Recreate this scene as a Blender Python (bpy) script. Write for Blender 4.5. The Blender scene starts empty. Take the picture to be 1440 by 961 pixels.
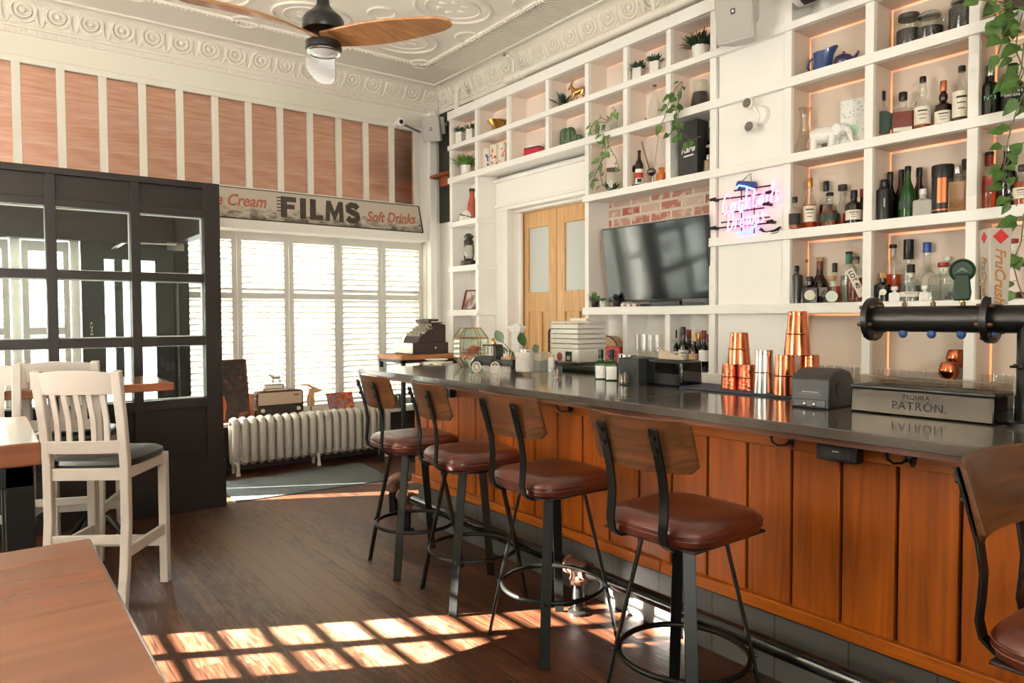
import bpy, bmesh, math, random
from mathutils import Vector, Matrix, Euler
PI = math.pi
sc = bpy.context.scene
COL = sc.collection
random.seed(7)

# ------------------------------------------------------------------ camera
FPX, YAW, PITCH, ROLL, EYE = 1001.488, 0.647821262, -0.03438347, -0.00424421, 1.45
_f = Vector((math.sin(YAW)*math.cos(PITCH), math.cos(YAW)*math.cos(PITCH), math.sin(PITCH)))
_r = Vector((math.cos(YAW), -math.sin(YAW), 0)); _u = _r.cross(_f)
_r2 = _r*math.cos(ROLL) + _u*math.sin(ROLL); _u2 = -_r*math.sin(ROLL) + _u*math.cos(ROLL)
cam_data = bpy.data.cameras.new('camera'); cam = bpy.data.objects.new('camera', cam_data); COL.objects.link(cam)
cam_data.sensor_width = 36; cam_data.sensor_fit = 'HORIZONTAL'; cam_data.lens = FPX/1440*36; cam_data.clip_start = .05
cam.matrix_world = Matrix(((_r2.x, _u2.x, -_f.x, 0), (_r2.y, _u2.y, -_f.y, 0), (_r2.z, _u2.z, -_f.z, EYE), (0, 0, 0, 1)))
sc.camera = cam

def ray(px, py):
    return _r2*((px-720)/FPX) - _u2*((py-480.5)/FPX) + _f
def at(ax, v, px, py):
    """point of the place on plane ax = v that the photograph shows at a pixel (survey of the photograph)"""
    d = ray(px, py); i = 'xyz'.index(ax); o = (0, 0, EYE)
    t = (v-o[i])/d[i]
    return Vector((d.x*t, d.y*t, EYE+d.z*t))

# ------------------------------------------------------------------ world, sun, daylight, exposure
sc.view_settings.view_transform = 'Standard'; sc.view_settings.look = 'None'
sc.view_settings.gamma = 1; sc.view_settings.use_curve_mapping = False
sc.view_settings.exposure = 0.55
sc.cycles.max_bounces = 9; sc.cycles.diffuse_bounces = 4; sc.cycles.glossy_bounces = 4
sc.cycles.transmission_bounces = 6; sc.cycles.transparent_max_bounces = 64
sc.cycles.caustics_reflective = False; sc.cycles.caustics_refractive = False
sc.cycles.sample_clamp_indirect = 6
sc.cycles.use_denoising = True
w = bpy.data.worlds.new('sky'); sc.world = w; w.use_nodes = True
bg = w.node_tree.nodes['Background']; bg.inputs[0].default_value = (.93, .96, 1, 1); bg.inputs[1].default_value = 4.5

SUN_E = math.atan(.445)
sd = Vector((.88*math.cos(SUN_E), -.475*math.cos(SUN_E), -math.sin(SUN_E)))
sun_data = bpy.data.lights.new('sun', 'SUN'); sun_data.energy = 170; sun_data.angle = math.radians(.3); sun_data.color = (1, .93, .84)
sun = bpy.data.objects.new('sun', sun_data); COL.objects.link(sun); sun.rotation_euler = sd.to_track_quat('-Z', 'Y').to_euler()

def area(name, loc, direction, sx, sy, energy, color=(1, 1, 1)):
    d = bpy.data.lights.new(name, 'AREA'); d.shape = 'RECTANGLE'; d.size = sx; d.size_y = sy; d.energy = energy; d.color = color
    o = bpy.data.objects.new(name, d); COL.objects.link(o); o.location = loc
    o.rotation_euler = Vector(direction).to_track_quat('-Z', 'Z').to_euler()
    return o
area('daylight_front', (2.2, 8.7, 3.9), (0, -1, -.62), 5.0, 2.2, 1350, (1, .97, .92))
area('daylight_porch', (-.6, 8.3, 3.4), (.35, -1, -.75), 2.4, 1.6, 1050, (1, .96, .9))
area('daylight_side', (-3.15, 4.0, 1.2), (1, .05, .5), 2.2, 1.8, 185, (1, .95, .87))
area('fill_rear', (-1.3, -3.5, 1.5), (.1, .5, .85), 1.6, 1.0, 230, (1, .94, .86))  # unseen fill lamp added to brighten the ceiling from behind the camera

# ------------------------------------------------------------------ materials
MATS = {}
def _new(name):
    m = bpy.data.materials.new(name); m.use_nodes = True
    return m, m.node_tree, m.node_tree.nodes['Principled BSDF']
def s2l(c):
    return tuple((x/12.92 if x <= .04045 else ((x+.055)/1.055)**2.4) for x in [v/255 for v in c])
def mat(name, rgb, rough=.5, metal=0, bump=0, bscale=60, var=0, vscale=8, spec=.5, coat=0, stretch=(1, 1, 1), emit=None, estr=0, sheen=0):
    if name in MATS: return MATS[name]
    m, nt, b = _new(name); c = s2l(rgb) + (1,)
    b.inputs['Base Color'].default_value = c; b.inputs['Roughness'].default_value = rough; b.inputs['Metallic'].default_value = metal
    b.inputs['Specular IOR Level'].default_value = spec; b.inputs['Coat Weight'].default_value = coat
    if coat: b.inputs['Coat Roughness'].default_value = .12
    N = nt.nodes.new; L = nt.links.new
    if emit:
        b.inputs['Emission Color'].default_value = s2l(emit) + (1,); b.inputs['Emission Strength'].default_value = estr
    if bump or var:
        tc = N('ShaderNodeTexCoord'); mp = N('ShaderNodeMapping'); mp.inputs['Scale'].default_value = stretch
        L(tc.outputs['Object'], mp.inputs[0])
    if var:
        n = N('ShaderNodeTexNoise'); n.inputs['Scale'].default_value = vscale; n.inputs['Detail'].default_value = 6; L(mp.outputs[0], n.inputs[0])
        r = N('ShaderNodeValToRGB'); r.color_ramp.elements[0].position = .3; r.color_ramp.elements[1].position = .7
        r.color_ramp.elements[0].color = tuple(v*(1-var) for v in c[:3]) + (1,); r.color_ramp.elements[1].color = tuple(min(1, v*(1+var)) for v in c[:3]) + (1,)
        L(n.outputs[0], r.inputs[0]); L(r.outputs[0], b.inputs['Base Color'])
    if bump:
        n2 = N('ShaderNodeTexNoise'); n2.inputs['Scale'].default_value = bscale; n2.inputs['Detail'].default_value = 5; L(mp.outputs[0], n2.inputs[0])
        bp = N('ShaderNodeBump'); bp.inputs['Strength'].default_value = bump; bp.inputs['Distance'].default_value = .01
        L(n2.outputs[0], bp.inputs['Height']); L(bp.outputs[0], b.inputs['Normal'])
    MATS[name] = m
    return m
def wood(name, dark, light, axis='z', scale=1.0, rough=.4, coat=0, plank=None, bump=.15):
    """grained timber; plank=(axis index, width) adds board-to-board tone change"""
    if name in MATS: return MATS[name]
    m, nt, b = _new(name); N = nt.nodes.new; L = nt.links.new
    b.inputs['Roughness'].default_value = rough; b.inputs['Coat Weight'].default_value = coat; b.inputs['Coat Roughness'].default_value = .15; b.inputs['Specular IOR Level'].default_value = .5 if coat else .25
    tc = N('ShaderNodeTexCoord'); mp = N('ShaderNodeMapping')
    st = {'x': (.6, 9, 9), 'y': (9, .6, 9), 'z': (9, 9, .6)}[axis]
    mp.inputs['Scale'].default_value = tuple(v*scale for v in st); L(tc.outputs['Object'], mp.inputs[0])
    vec = mp.outputs[0]
    if plank:
        i, wd, off = plank
        sx = N('ShaderNodeSeparateXYZ'); L(tc.outputs['Object'], sx.inputs[0])
        a = N('ShaderNodeMath'); a.operation = 'ADD'; a.inputs[1].default_value = off; L(sx.outputs[i], a.inputs[0])
        dv = N('ShaderNodeMath'); dv.operation = 'DIVIDE'; dv.inputs[1].default_value = wd; L(a.outputs[0], dv.inputs[0])
        fl = N('ShaderNodeMath'); fl.operation = 'FLOOR'; L(dv.outputs[0], fl.inputs[0])
        wn = N('ShaderNodeTexWhiteNoise'); wn.noise_dimensions = '1D'; L(fl.outputs[0], wn.inputs['W'])
        va = N('ShaderNodeVectorMath'); va.operation = 'MULTIPLY_ADD'; va.inputs[1].default_value = (13, 13, 13)
        L(wn.outputs['Color'], va.inputs[0]); L(vec, va.inputs[2]); vec = va.outputs[0]
    n = N('ShaderNodeTexNoise'); n.inputs['Scale'].default_value = 2.2; n.inputs['Detail'].default_value = 8; n.inputs['Distortion'].default_value = 1.4; L(vec, n.inputs[0])
    r = N('ShaderNodeValToRGB'); e = r.color_ramp.elements
    e[0].position = .3; e[1].position = .72; e[0].color = s2l(dark) + (1,); e[1].color = s2l(light) + (1,)
    L(n.outputs[0], r.inputs[0]); out = r.outputs[0]
    if plank:
        mx = N('ShaderNodeMix'); mx.data_type = 'RGBA'; mx.blend_type = 'MULTIPLY'; mx.inputs[0].default_value = .22
        L(out, mx.inputs[6]); L(wn.outputs['Value'], mx.inputs[7]); out = mx.outputs[2]
    L(out, b.inputs['Base Color'])
    bp = N('ShaderNodeBump'); bp.inputs['Strength'].default_value = bump; bp.inputs['Distance'].default_value = .004
    L(n.outputs[0], bp.inputs['Height']); L(bp.outputs[0], b.inputs['Normal'])
    MATS[name] = m
    return m
def glass(name, rgb, tint=.9, rough=.02, gloss=.12, diffuse=0):
    """thin clear glass: tinted see-through with a Fresnel sheen"""
    if name in MATS: return MATS[name]
    m, nt, b = _new(name); N = nt.nodes.new; L = nt.links.new
    out = nt.nodes['Material Output']; c = s2l(rgb) + (1,)
    tr = N('ShaderNodeBsdfTransparent'); tr.inputs[0].default_value = c
    gl = N('ShaderNodeBsdfGlossy'); gl.inputs['Roughness'].default_value = rough
    fr = N('ShaderNodeLayerWeight'); fr.inputs[0].default_value = .5
    pw = N('ShaderNodeMath'); pw.operation = 'POWER'; pw.inputs[1].default_value = 3.5; L(fr.outputs['Facing'], pw.inputs[0])
    ml = N('ShaderNodeMath'); ml.operation = 'MULTIPLY_ADD'; ml.inputs[1].default_value = .55; ml.inputs[2].default_value = .03+gloss*.14; L(pw.outputs[0], ml.inputs[0])
    mx = N('ShaderNodeMixShader'); L(ml.outputs[0], mx.inputs[0]); L(tr.outputs[0], mx.inputs[1]); L(gl.outputs[0], mx.inputs[2])
    res = mx.outputs[0]
    if diffuse:
        df = N('ShaderNodeBsdfTranslucent'); df.inputs[0].default_value = c
        d2 = N('ShaderNodeBsdfDiffuse'); d2.inputs[0].default_value = c
        a = N('ShaderNodeAddShader'); L(df.outputs[0], a.inputs[0]); L(d2.outputs[0], a.inputs[1])
        m2 = N('ShaderNodeMixShader'); m2.inputs[0].default_value = diffuse; L(res, m2.inputs[1]); L(a.outputs[0], m2.inputs[2]); res = m2.outputs[0]
    L(res, out.inputs[0]); nt.nodes.remove(b)
    MATS[name] = m
    return m

CREAM = mat('cream_paint', (236, 231, 216), .45)
WHITE = mat('white_paint', (249, 246, 238), .4)
CEILW = mat('ceiling_paint', (245, 238, 225), .5, bump=.12, bscale=35)
BLACK = mat('black_plastic', (14, 14, 14), .35)
BLKMET = mat('black_iron', (33, 33, 31), .38, .6, bump=.06, bscale=40)
DARK = mat('dark_brown_paint', (27, 20, 16), .45, bump=.03)
COPPER = mat('polished_copper', (206, 122, 86), .16, 1)
STEEL = mat('brushed_steel', (196, 194, 190), .2, 1)
BRASS = mat('brass', (205, 160, 90), .2, 1)
GREEN = mat('leaf_green', (78, 112, 50), .5, var=.35, vscale=30)
PALEGREEN = mat('pale_leaf_green', (112, 142, 84), .45, var=.3, vscale=25)
DARKGREEN = mat('dark_leaf_green', (38, 62, 34), .5, var=.3, vscale=30)

# ------------------------------------------------------------------ mesh builder
class MB:
    def __init__(s): s.v = []; s.f = []; s.sm = []; s.M = None
    def add(s, vs, fs, smooth=False):
        o = len(s.v)
        if s.M is not None: vs = [s.M @ Vector(p) for p in vs]
        s.v += [tuple(p) for p in vs]; s.f += [tuple(i+o for i in f) for f in fs]; s.sm += [smooth]*len(fs); return s
    def box(s, x0, x1, y0, y1, z0, z1):
        v = [(x0, y0, z0), (x1, y0, z0), (x1, y1, z0), (x0, y1, z0), (x0, y0, z1), (x1, y0, z1), (x1, y1, z1), (x0, y1, z1)]
        return s.add(v, [(0, 3, 2, 1), (4, 5, 6, 7), (0, 1, 5, 4), (1, 2, 6, 5), (2, 3, 7, 6), (3, 0, 4, 7)])
    def bar(s, p, q, wd, th, up=(0, 0, 1)):
        """box beam from p to q: wd across (perpendicular to up), th along up"""
        p = Vector(p); q = Vector(q); d = (q-p).normalized(); a = d.cross(Vector(up))
        if a.length < 1e-4: a = d.cross(Vector((1, 0, 0)))
        a.normalize(); b = a.cross(d); a = a*wd/2; b = b*th/2
        v = [p-a-b, p+a-b, p+a+b, p-a+b, q-a-b, q+a-b, q+a+b, q-a+b]
        return s.add(v, [(0, 1, 2, 3), (7, 6, 5, 4), (0, 4, 5, 1), (1, 5, 6, 2), (2, 6, 7, 3), (3, 7, 4, 0)])
    def lathe(s, prof, n=20, c=(0, 0, 0), cap=True, axis='z', a0=0, a1=2*PI):
        full = abs(a1-a0-2*PI) < 1e-6; k = n if full else n+1
        vs = []
        for r, z in prof:
            for i in range(k):
                a = a0+(a1-a0)*i/n; x, y = r*math.cos(a), r*math.sin(a)
                p = (x, y, z) if axis == 'z' else ((z, x, y) if axis == 'x' else (y, z, x))
                vs.append((p[0]+c[0], p[1]+c[1], p[2]+c[2]))
        fs = []
        for j in range(len(prof)-1):
            for i in range(n):
                i2 = (i+1) % k
                fs.append((j*k+i, j*k+i2, (j+1)*k+i2, (j+1)*k+i))
        s.add(vs, fs, True)
        if cap and full:
            o = len(s.v)-len(vs)
            if prof[0][0] > 1e-5: s.f.append(tuple(o+i for i in reversed(range(k)))); s.sm.append(False)
            if prof[-1][0] > 1e-5: s.f.append(tuple(o+(len(prof)-1)*k+i for i in range(k))); s.sm.append(False)
        return s
    def cyl(s, p, q, r0, r1=None, n=14):
        r1 = r0 if r1 is None else r1
        return s.tube([p, q], [r0, r1], n)
    def tube(s, pts, r, n=10, closed=False):
        pts = [Vector(p) for p in pts]; m = len(pts); R = r if isinstance(r, (list, tuple)) else [r]*m
        vs = []; prev = None
        for i in range(m):
            if closed: d = pts[(i+1) % m]-pts[i-1]
            else: d = pts[min(i+1, m-1)]-pts[max(i-1, 0)]
            d.normalize()
            if prev is None:
                a = d.cross(Vector((0, 0, 1)))
                if a.length < 1e-3: a = d.cross(Vector((1, 0, 0)))
            else:
                a = prev-d*prev.dot(d)
                if a.length < 1e-5: a = d.cross(Vector((0, 0, 1)))
            a.normalize(); prev = a; b = d.cross(a)
            for k in range(n):
                t = 2*PI*k/n; vs.append(pts[i]+(a*math.cos(t)+b*math.sin(t))*R[i])
        fs = []
        for i in range(m if closed else m-1):
            j = (i+1) % m
            for k in range(n):
                k2 = (k+1) % n; fs.append((i*n+k, i*n+k2, j*n+k2, j*n+k))
        s.add(vs, fs, True)
        if not closed:
            o = len(s.v)-len(vs)
            s.f.append(tuple(o+k for k in reversed(range(n)))); s.f.append(tuple(o+(m-1)*n+k for k in range(n))); s.sm += [False, False]
        return s
    def strip(s, pts, wd, th, side):
        """flat bar bent along pts; side(i) gives the width direction"""
        pts = [Vector(p) for p in pts]; m = len(pts); vs = []
        for i in range(m):
            d = (pts[min(i+1, m-1)]-pts[max(i-1, 0)]).normalized(); a = Vector(side); a = (a-d*a.dot(d)).normalized(); b = d.cross(a)
            for sa, sb in ((-1, -1), (1, -1), (1, 1), (-1, 1)): vs.append(pts[i]+a*sa*wd/2+b*sb*th/2)
        fs = [(0, 3, 2, 1)]
        for i in range(m-1):
            for k in range(4):
                k2 = (k+1) % 4; fs.append((i*4+k, i*4+k2, i*4+4+k2, i*4+4+k))
        fs.append(tuple((m-1)*4+k for k in range(4)))
        return s.add(vs, fs)
    def prism(s, poly, d0, d1, axis='z', smooth=False):
        """polygon extruded along axis between d0 and d1; poly in the two other axes (x,y)/(y,z)/(x,z)"""
        def P(a, b, d): return {'z': (a, b, d), 'x': (d, a, b), 'y': (a, d, b)}[axis]
        n = len(poly); vs = [P(a, b, d0) for a, b in poly]+[P(a, b, d1) for a, b in poly]
        s.add(vs, [(i, (i+1) % n, n+(i+1) % n, n+i) for i in range(n)], smooth)
        o = len(s.v)-2*n
        s.f += [tuple(o+i for i in reversed(range(n))), tuple(o+n+i for i in range(n))]; s.sm += [False, False]
        return s
    def ball(s, c, rx, ry=None, rz=None, n=14, m=8):
        ry = rx if ry is None else ry; rz = rx if rz is None else rz
        vs = [(c[0], c[1], c[2]-rz)]
        for j in range(1, m):
            t = PI*j/m-PI/2
            for i in range(n): a = 2*PI*i/n; vs.append((c[0]+rx*math.cos(t)*math.cos(a), c[1]+ry*math.cos(t)*math.sin(a), c[2]+rz*math.sin(t)))
        vs.append((c[0], c[1], c[2]+rz)); fs = []
        for i in range(n):
            fs.append((0, 1+(i+1) % n, 1+i)); fs.append((len(vs)-1, 1+(m-2)*n+i, 1+(m-2)*n+(i+1) % n))
        for j in range(m-2):
            for i in range(n): fs.append((1+j*n+i, 1+j*n+(i+1) % n, 1+(j+1)*n+(i+1) % n, 1+(j+1)*n+i))
        return s.add(vs, fs, True)
    def leaf(s, base, d, up, ln, wd, droop=.25, seg=4, heart=False):
        base = Vector(base); d = Vector(d).normalized(); up = Vector(up); a = d.cross(up)
        if a.length < 1e-3: a = d.cross(Vector((1, 0, 0)))
        a.normalize(); up = a.cross(d); vs = []
        for i in range(seg+1):
            t = i/seg; wv = math.sin(PI*min(1, t*.92+.04))**.8 if not heart else (math.sin(PI*(t**.62))**.9)
            c = base+d*ln*t-Vector((0, 0, 1))*droop*ln*t*t
            vs += [c-a*wd/2*wv+up*wd*.12*wv, c-up*.0, c+a*wd/2*wv+up*wd*.12*wv]
        fs = []
        for i in range(seg):
            o = i*3; fs += [(o, o+1, o+4, o+3), (o+1, o+2, o+5, o+4)]
        return s.add(vs, fs, True)
    def build(s, name, m, parent=None, bevel=0, seg=2, smooth=None, flip=False):
        me = bpy.data.meshes.new(name); me.from_pydata(s.v, [], s.f)
        fl = s.sm if smooth is None else [smooth]*len(s.f)
        if bevel: fl = [True]*len(s.f)
        me.polygons.foreach_set('use_smooth', fl)
        bm = bmesh.new(); bm.from_mesh(me); bmesh.ops.recalc_face_normals(bm, faces=bm.faces); bm.to_mesh(me); bm.free()
        if any(fl): me.set_sharp_from_angle(angle=math.radians(38))
        me.update(); me.materials.append(m)
        o = bpy.data.objects.new(name, me); COL.objects.link(o)
        if parent: o.parent = parent
        if bevel:
            md = o.modifiers.new('edge', 'BEVEL'); md.width = bevel; md.segments = seg; md.limit_method = 'ANGLE'; md.angle_limit = math.radians(40)
        return o
def tag(o, label=None, cat=None, group=None, kind=None):
    if label: o['label'] = label
    if cat: o['category'] = cat
    if group: o['group'] = group
    if kind: o['kind'] = kind
    return o
def T(name, label, cat, loc=(0, 0, 0), rz=0, group=None):
    o = bpy.data.objects.new(name, None); o.empty_display_size = .05; COL.objects.link(o)
    o.location = loc; o.rotation_euler = (0, 0, rz); return tag(o, label, cat, group)
def dup(root, label=None, group=None, loc=None, rz=None):
    r = root.copy(); COL.objects.link(r)
    if label: r['label'] = label
    if group: r['group'] = group
    if loc is not None: r.location = loc
    if rz is not None: r.rotation_euler = (0, 0, rz)
    for ch in list(root.children):
        c = ch.copy(); COL.objects.link(c); c.parent = r
        for g in list(ch.children):
            d = g.copy(); COL.objects.link(d); d.parent = c
    return r
def S(name, mb, m, parent=None, bevel=0):
    o = mb.build(name, m, parent, bevel)
    if parent is None: o['kind'] = 'structure'
    return o
def words(name, body, size, m, parent, origin, right, up, extrude=.001, align='CENTER', offset=0, shear=0, sx=1, spacing=1):
    """lettering as solid mesh: right/up give the plane it stands in"""
    cu = bpy.data.curves.new('t', 'FONT'); cu.body = body; cu.size = size; cu.extrude = extrude; cu.align_x = align; cu.align_y = 'CENTER'
    cu.offset = offset; cu.shear = shear; cu.resolution_u = 3; cu.space_character = spacing
    ob = bpy.data.objects.new('t', cu); COL.objects.link(ob); dg = bpy.context.evaluated_depsgraph_get()
    me = bpy.data.meshes.new_from_object(ob.evaluated_get(dg)); bpy.data.objects.remove(ob); bpy.data.curves.remove(cu)
    r = Vector(right).normalized(); u = Vector(up).normalized(); n = r.cross(u)
    M = Matrix(((r.x*sx, u.x, n.x, origin[0]), (r.y*sx, u.y, n.y, origin[1]), (r.z*sx, u.z, n.z, origin[2]), (0, 0, 0, 1)))
    me.transform(M); me.materials.clear(); me.materials.append(m); me.name = name
    o = bpy.data.objects.new(name, me); COL.objects.link(o); o.parent = parent
    return o
ORD = ['leftmost', 'second', 'third', 'fourth', 'fifth', 'sixth', 'seventh', 'eighth', 'ninth', 'tenth', 'eleventh', 'twelfth', 'thirteenth', 'fourteenth', 'fifteenth', 'sixteenth', 'seventeenth', 'eighteenth', 'nineteenth', 'twentieth']
# ------------------------------------------------------------------ room shell
XL, XB, YR, YW, ZC = -2.5, 4.28, -3.0, 7.0, 4.0
def floor_mat():
    m, nt, b = _new('worn_plank_floor'); N = nt.nodes.new; L = nt.links.new
    tc = N('ShaderNodeTexCoord'); sx = N('ShaderNodeSeparateXYZ'); L(tc.outputs['Object'], sx.inputs[0])
    def M(op, a, b_=None, c=None):
        n = N('ShaderNodeMath'); n.operation = op
        for i, v in enumerate((a, b_, c)):
            if v is None: continue
            if isinstance(v, (int, float)): n.inputs[i].default_value = v
            else: L(v, n.inputs[i])
        return n.outputs[0]
    u = M('DIVIDE', sx.outputs[0], .088); fl = M('FLOOR', u); fr = M('FRACT', u)
    wn = N('ShaderNodeTexWhiteNoise'); wn.noise_dimensions = '1D'; L(fl, wn.inputs['W'])
    v = M('FRACT', M('ADD', M('DIVIDE', sx.outputs[1], 2.3), wn.outputs['Value']))
    edge = M('MAXIMUM', M('LESS_THAN', fr, .035), M('LESS_THAN', v, .0018))
    wn2 = N('ShaderNodeTexWhiteNoise'); wn2.noise_dimensions = '2D'; cb = N('ShaderNodeCombineXYZ')
    L(fl, cb.inputs[0]); L(M('FLOOR', M('ADD', M('DIVIDE', sx.outputs[1], 2.3), wn.outputs['Value'])), cb.inputs[1]); L(cb.outputs[0], wn2.inputs['Vector'])
    mp = N('ShaderNodeMapping'); mp.inputs['Scale'].default_value = (22, 1.3, 1); L(tc.outputs['Object'], mp.inputs[0])
    va = N('ShaderNodeVectorMath'); va.operation = 'MULTIPLY_ADD'; va.inputs[1].default_value = (9, 9, 9); L(wn2.outputs['Color'], va.inputs[0]); L(mp.outputs[0], va.inputs[2])
    g = N('ShaderNodeTexNoise'); g.inputs['Scale'].default_value = 2; g.inputs['Detail'].default_value = 9; g.inputs['Distortion'].default_value = 1.2; L(va.outputs[0], g.inputs[0])
    r = N('ShaderNodeValToRGB'); e = r.color_ramp.elements
    e[0].position = .32; e[1].position = .7; e[0].color = s2l((40, 21, 12)) + (1,); e[1].color = s2l((94, 56, 35)) + (1,); L(g.outputs[0], r.inputs[0])
    mx = N('ShaderNodeMix'); mx.data_type = 'RGBA'; mx.blend_type = 'MULTIPLY'; mx.inputs[0].default_value = .55; L(r.outputs[0], mx.inputs[6])
    tn = N('ShaderNodeValToRGB'); tn.color_ramp.elements[0].color = (.45, .42, .4, 1); tn.color_ramp.elements[1].color = (1, .98, .95, 1); L(wn2.outputs['Value'], tn.inputs[0]); L(tn.outputs[0], mx.inputs[7])
    # the walked-off strip in the middle of the aisle: bare grey wood with flakes of old varnish
    dx = M('DIVIDE', M('SUBTRACT', sx.outputs[0], 1.42), .52); dy = M('DIVIDE', M('SUBTRACT', sx.outputs[1], 4.2), 1.35)
    rad = M('SQRT', M('ADD', M('MULTIPLY', dx, dx), M('MULTIPLY', dy, dy)))
    mp2 = N('ShaderNodeMapping'); mp2.inputs['Scale'].default_value = (13, 2.0, 1); L(tc.outputs['Object'], mp2.inputs[0])
    wr = N('ShaderNodeTexNoise'); wr.inputs['Scale'].default_value = 2.6; wr.inputs['Detail'].default_value = 10; wr.inputs['Roughness'].default_value = .72; L(mp2.outputs[0], wr.inputs[0])
    k = M('ADD', M('SUBTRACT', M('ADD', M('MULTIPLY', wr.outputs[0], 1.5), .14), M('MULTIPLY', rad, .42)), M('MULTIPLY', wn2.outputs['Value'], .22))
    rm = N('ShaderNodeValToRGB'); rm.color_ramp.elements[0].position = .42; rm.color_ramp.elements[1].position = .78; L(k, rm.inputs[0])
    m2 = N('ShaderNodeMix'); m2.data_type = 'RGBA'; L(M('MULTIPLY', rm.outputs[0], .42), m2.inputs[0]); L(mx.outputs[2], m2.inputs[6]); m2.inputs[7].default_value = s2l((140, 116, 92)) + (1,)
    m3 = N('ShaderNodeMix'); m3.data_type = 'RGBA'; L(M('MULTIPLY', edge, .85), m3.inputs[0]); L(m2.outputs[2], m3.inputs[6]); m3.inputs[7].default_value = (.006, .004, .003, 1)
    L(m3.outputs[2], b.inputs['Base Color'])
    b.inputs['Specular IOR Level'].default_value = .35; L(M('ADD', M('MULTIPLY', g.outputs[0], .25), .28), b.inputs['Roughness'])
    bp = N('ShaderNodeBump'); bp.inputs['Strength'].default_value = .5; bp.inputs['Distance'].default_value = .003
    L(M('SUBTRACT', M('ADD', g.outputs[0], M('MULTIPLY', rm.outputs[0], -.3)), M('MULTIPLY', edge, 2)), bp.inputs['Height']); L(bp.outputs[0], b.inputs['Normal'])
    return m
S('floor', MB().box(XL-.1, XB+.2, YR-.1, 7.3, -.1, 0), floor_mat())
S('ground_outside', MB().box(-14, 14, 7.3, 13.9, -.35, -.15), mat('pale_pavement', (205, 203, 198), .8, bump=.2))

def tin_mat():
    m, nt, b = _new('pressed_tin'); N = nt.nodes.new; L = nt.links.new
    b.inputs['Base Color'].default_value = s2l((243, 236, 222)) + (1,); b.inputs['Roughness'].default_value = .45
    tc = N('ShaderNodeTexCoord'); v = N('ShaderNodeTexVoronoi'); v.inputs['Scale'].default_value = 9; v.feature = 'SMOOTH_F1'; L(tc.outputs['Object'], v.inputs[0])
    n = N('ShaderNodeTexNoise'); n.inputs['Scale'].default_value = 22; L(tc.outputs['Object'], n.inputs[0])
    a = N('ShaderNodeMath'); a.operation = 'ADD'; L(v.outputs[0], a.inputs[0]); L(n.outputs[0], a.inputs[1])
    bp = N('ShaderNodeBump'); bp.inputs['Strength'].default_value = .35; bp.inputs['Distance'].default_value = .02; L(a.outputs[0], bp.inputs['Height']); L(bp.outputs[0], b.inputs['Normal'])
    return m
TIN = tin_mat()
ceil = S('ceiling', MB().box(XL-.1, XB+.1, YR-.1, YW+.3, ZC, ZC+.1), CEILW)
def ring(mb, c, rx, ry, t, e1=(1, 0, 0), e2=(0, 1, 0), flat=.6, n=40):
    e1 = Vector(e1); e2 = Vector(e2); c = Vector(c); pts = [c+e1*rx*math.cos(2*PI*i/n)+e2*ry*math.sin(2*PI*i/n) for i in range(n)]
    mb.tube(pts, t, 6, closed=True)
orn = MB()
for i in range(7):
    for j in range(9):
        x = 3.22-.86*i; y = 5.9-.86*j
        if x < -2: continue
        ring(orn, (x, y, ZC-.002), .33, .27, .016); ring(orn, (x, y, ZC-.002), .24, .18, .009)
        ring(orn, (x+.43, y+.43, ZC-.002), .11, .11, .014)
        for k in range(6):
            a = k*PI/3+.3; orn.ball((x+.11*math.cos(a), y+.09*math.sin(a), ZC), .05, .03, .012, 8, 5)
orn.build('embossed_ovals', TIN, ceil)
# beaded border of the field and the flat band outside it
bd = MB(); bd.box(XL, 3.72, 6.31, 6.35, ZC-.02, ZC+.01); bd.box(3.68, 3.72, YR, 6.35, ZC-.02, ZC+.01)
for i in range(150): bd.ball((3.66-.04*i, 6.33, ZC-.022), .013, .013, .01, 6, 4)
for i in range(150): bd.ball((3.70, 6.3-.04*i, ZC-.022), .013, .013, .01, 6, 4)
S('trim_1', bd, CEILW)
rib = MB()
for i in range(330): rib.box(3.74, 4.08, 6.28-.028*i, 6.292-.028*i, ZC-.006, ZC+.001)
rib.build('ribbed_band', CEILW, bpy.data.objects['trim_1'])
# coves: a quarter-round of pressed scrolls with a bead course at its foot
def cove(prof, axis, a0, a1, name):
    mb = MB(); n = len(prof)
    P = (lambda d, z, a: (a, d, z)) if axis == 'x' else (lambda d, z, a: (d, a, z))
    vs = [P(d, z, a0) for d, z in prof]+[P(d, z, a1) for d, z in prof]
    mb.add(vs, [(i, i+1, n+i+1, n+i) for i in range(n-1)], True)
    return S(name, mb, TIN)
cw = [(YW-.2*(1-math.cos(t*PI/2))-.0, 3.79+.21*math.sin(t*PI/2)) for t in [i/8 for i in range(9)]]
cv1 = cove(cw, 'x', XL, XB, 'trim_2')
cb_ = [(XB-.17*(1-math.cos(t*PI/2)), 3.79+.21*math.sin(t*PI/2)) for t in [i/8 for i in range(9)]]
cv2 = cove(cb_, 'y', YR, YW, 'trim_3')
sc1 = MB(); sc2 = MB()
for i in range(27):
    x = XB-.14-.235*i; c = (x, YW-.052, 3.915); e2 = Vector((0, -.45, .9)).normalized()
    for rr, t in ((.085, .014), (.05, .012)): ring(sc1, c, rr, rr*.95, t, (1, 0, 0), e2, n=22)
    ring(sc1, (x+.117, YW-.052, 3.915), .03, .1, .01, (1, 0, 0), e2, n=16)
    sc1.ball(c, .022, .015, .022, 8, 5)
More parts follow.
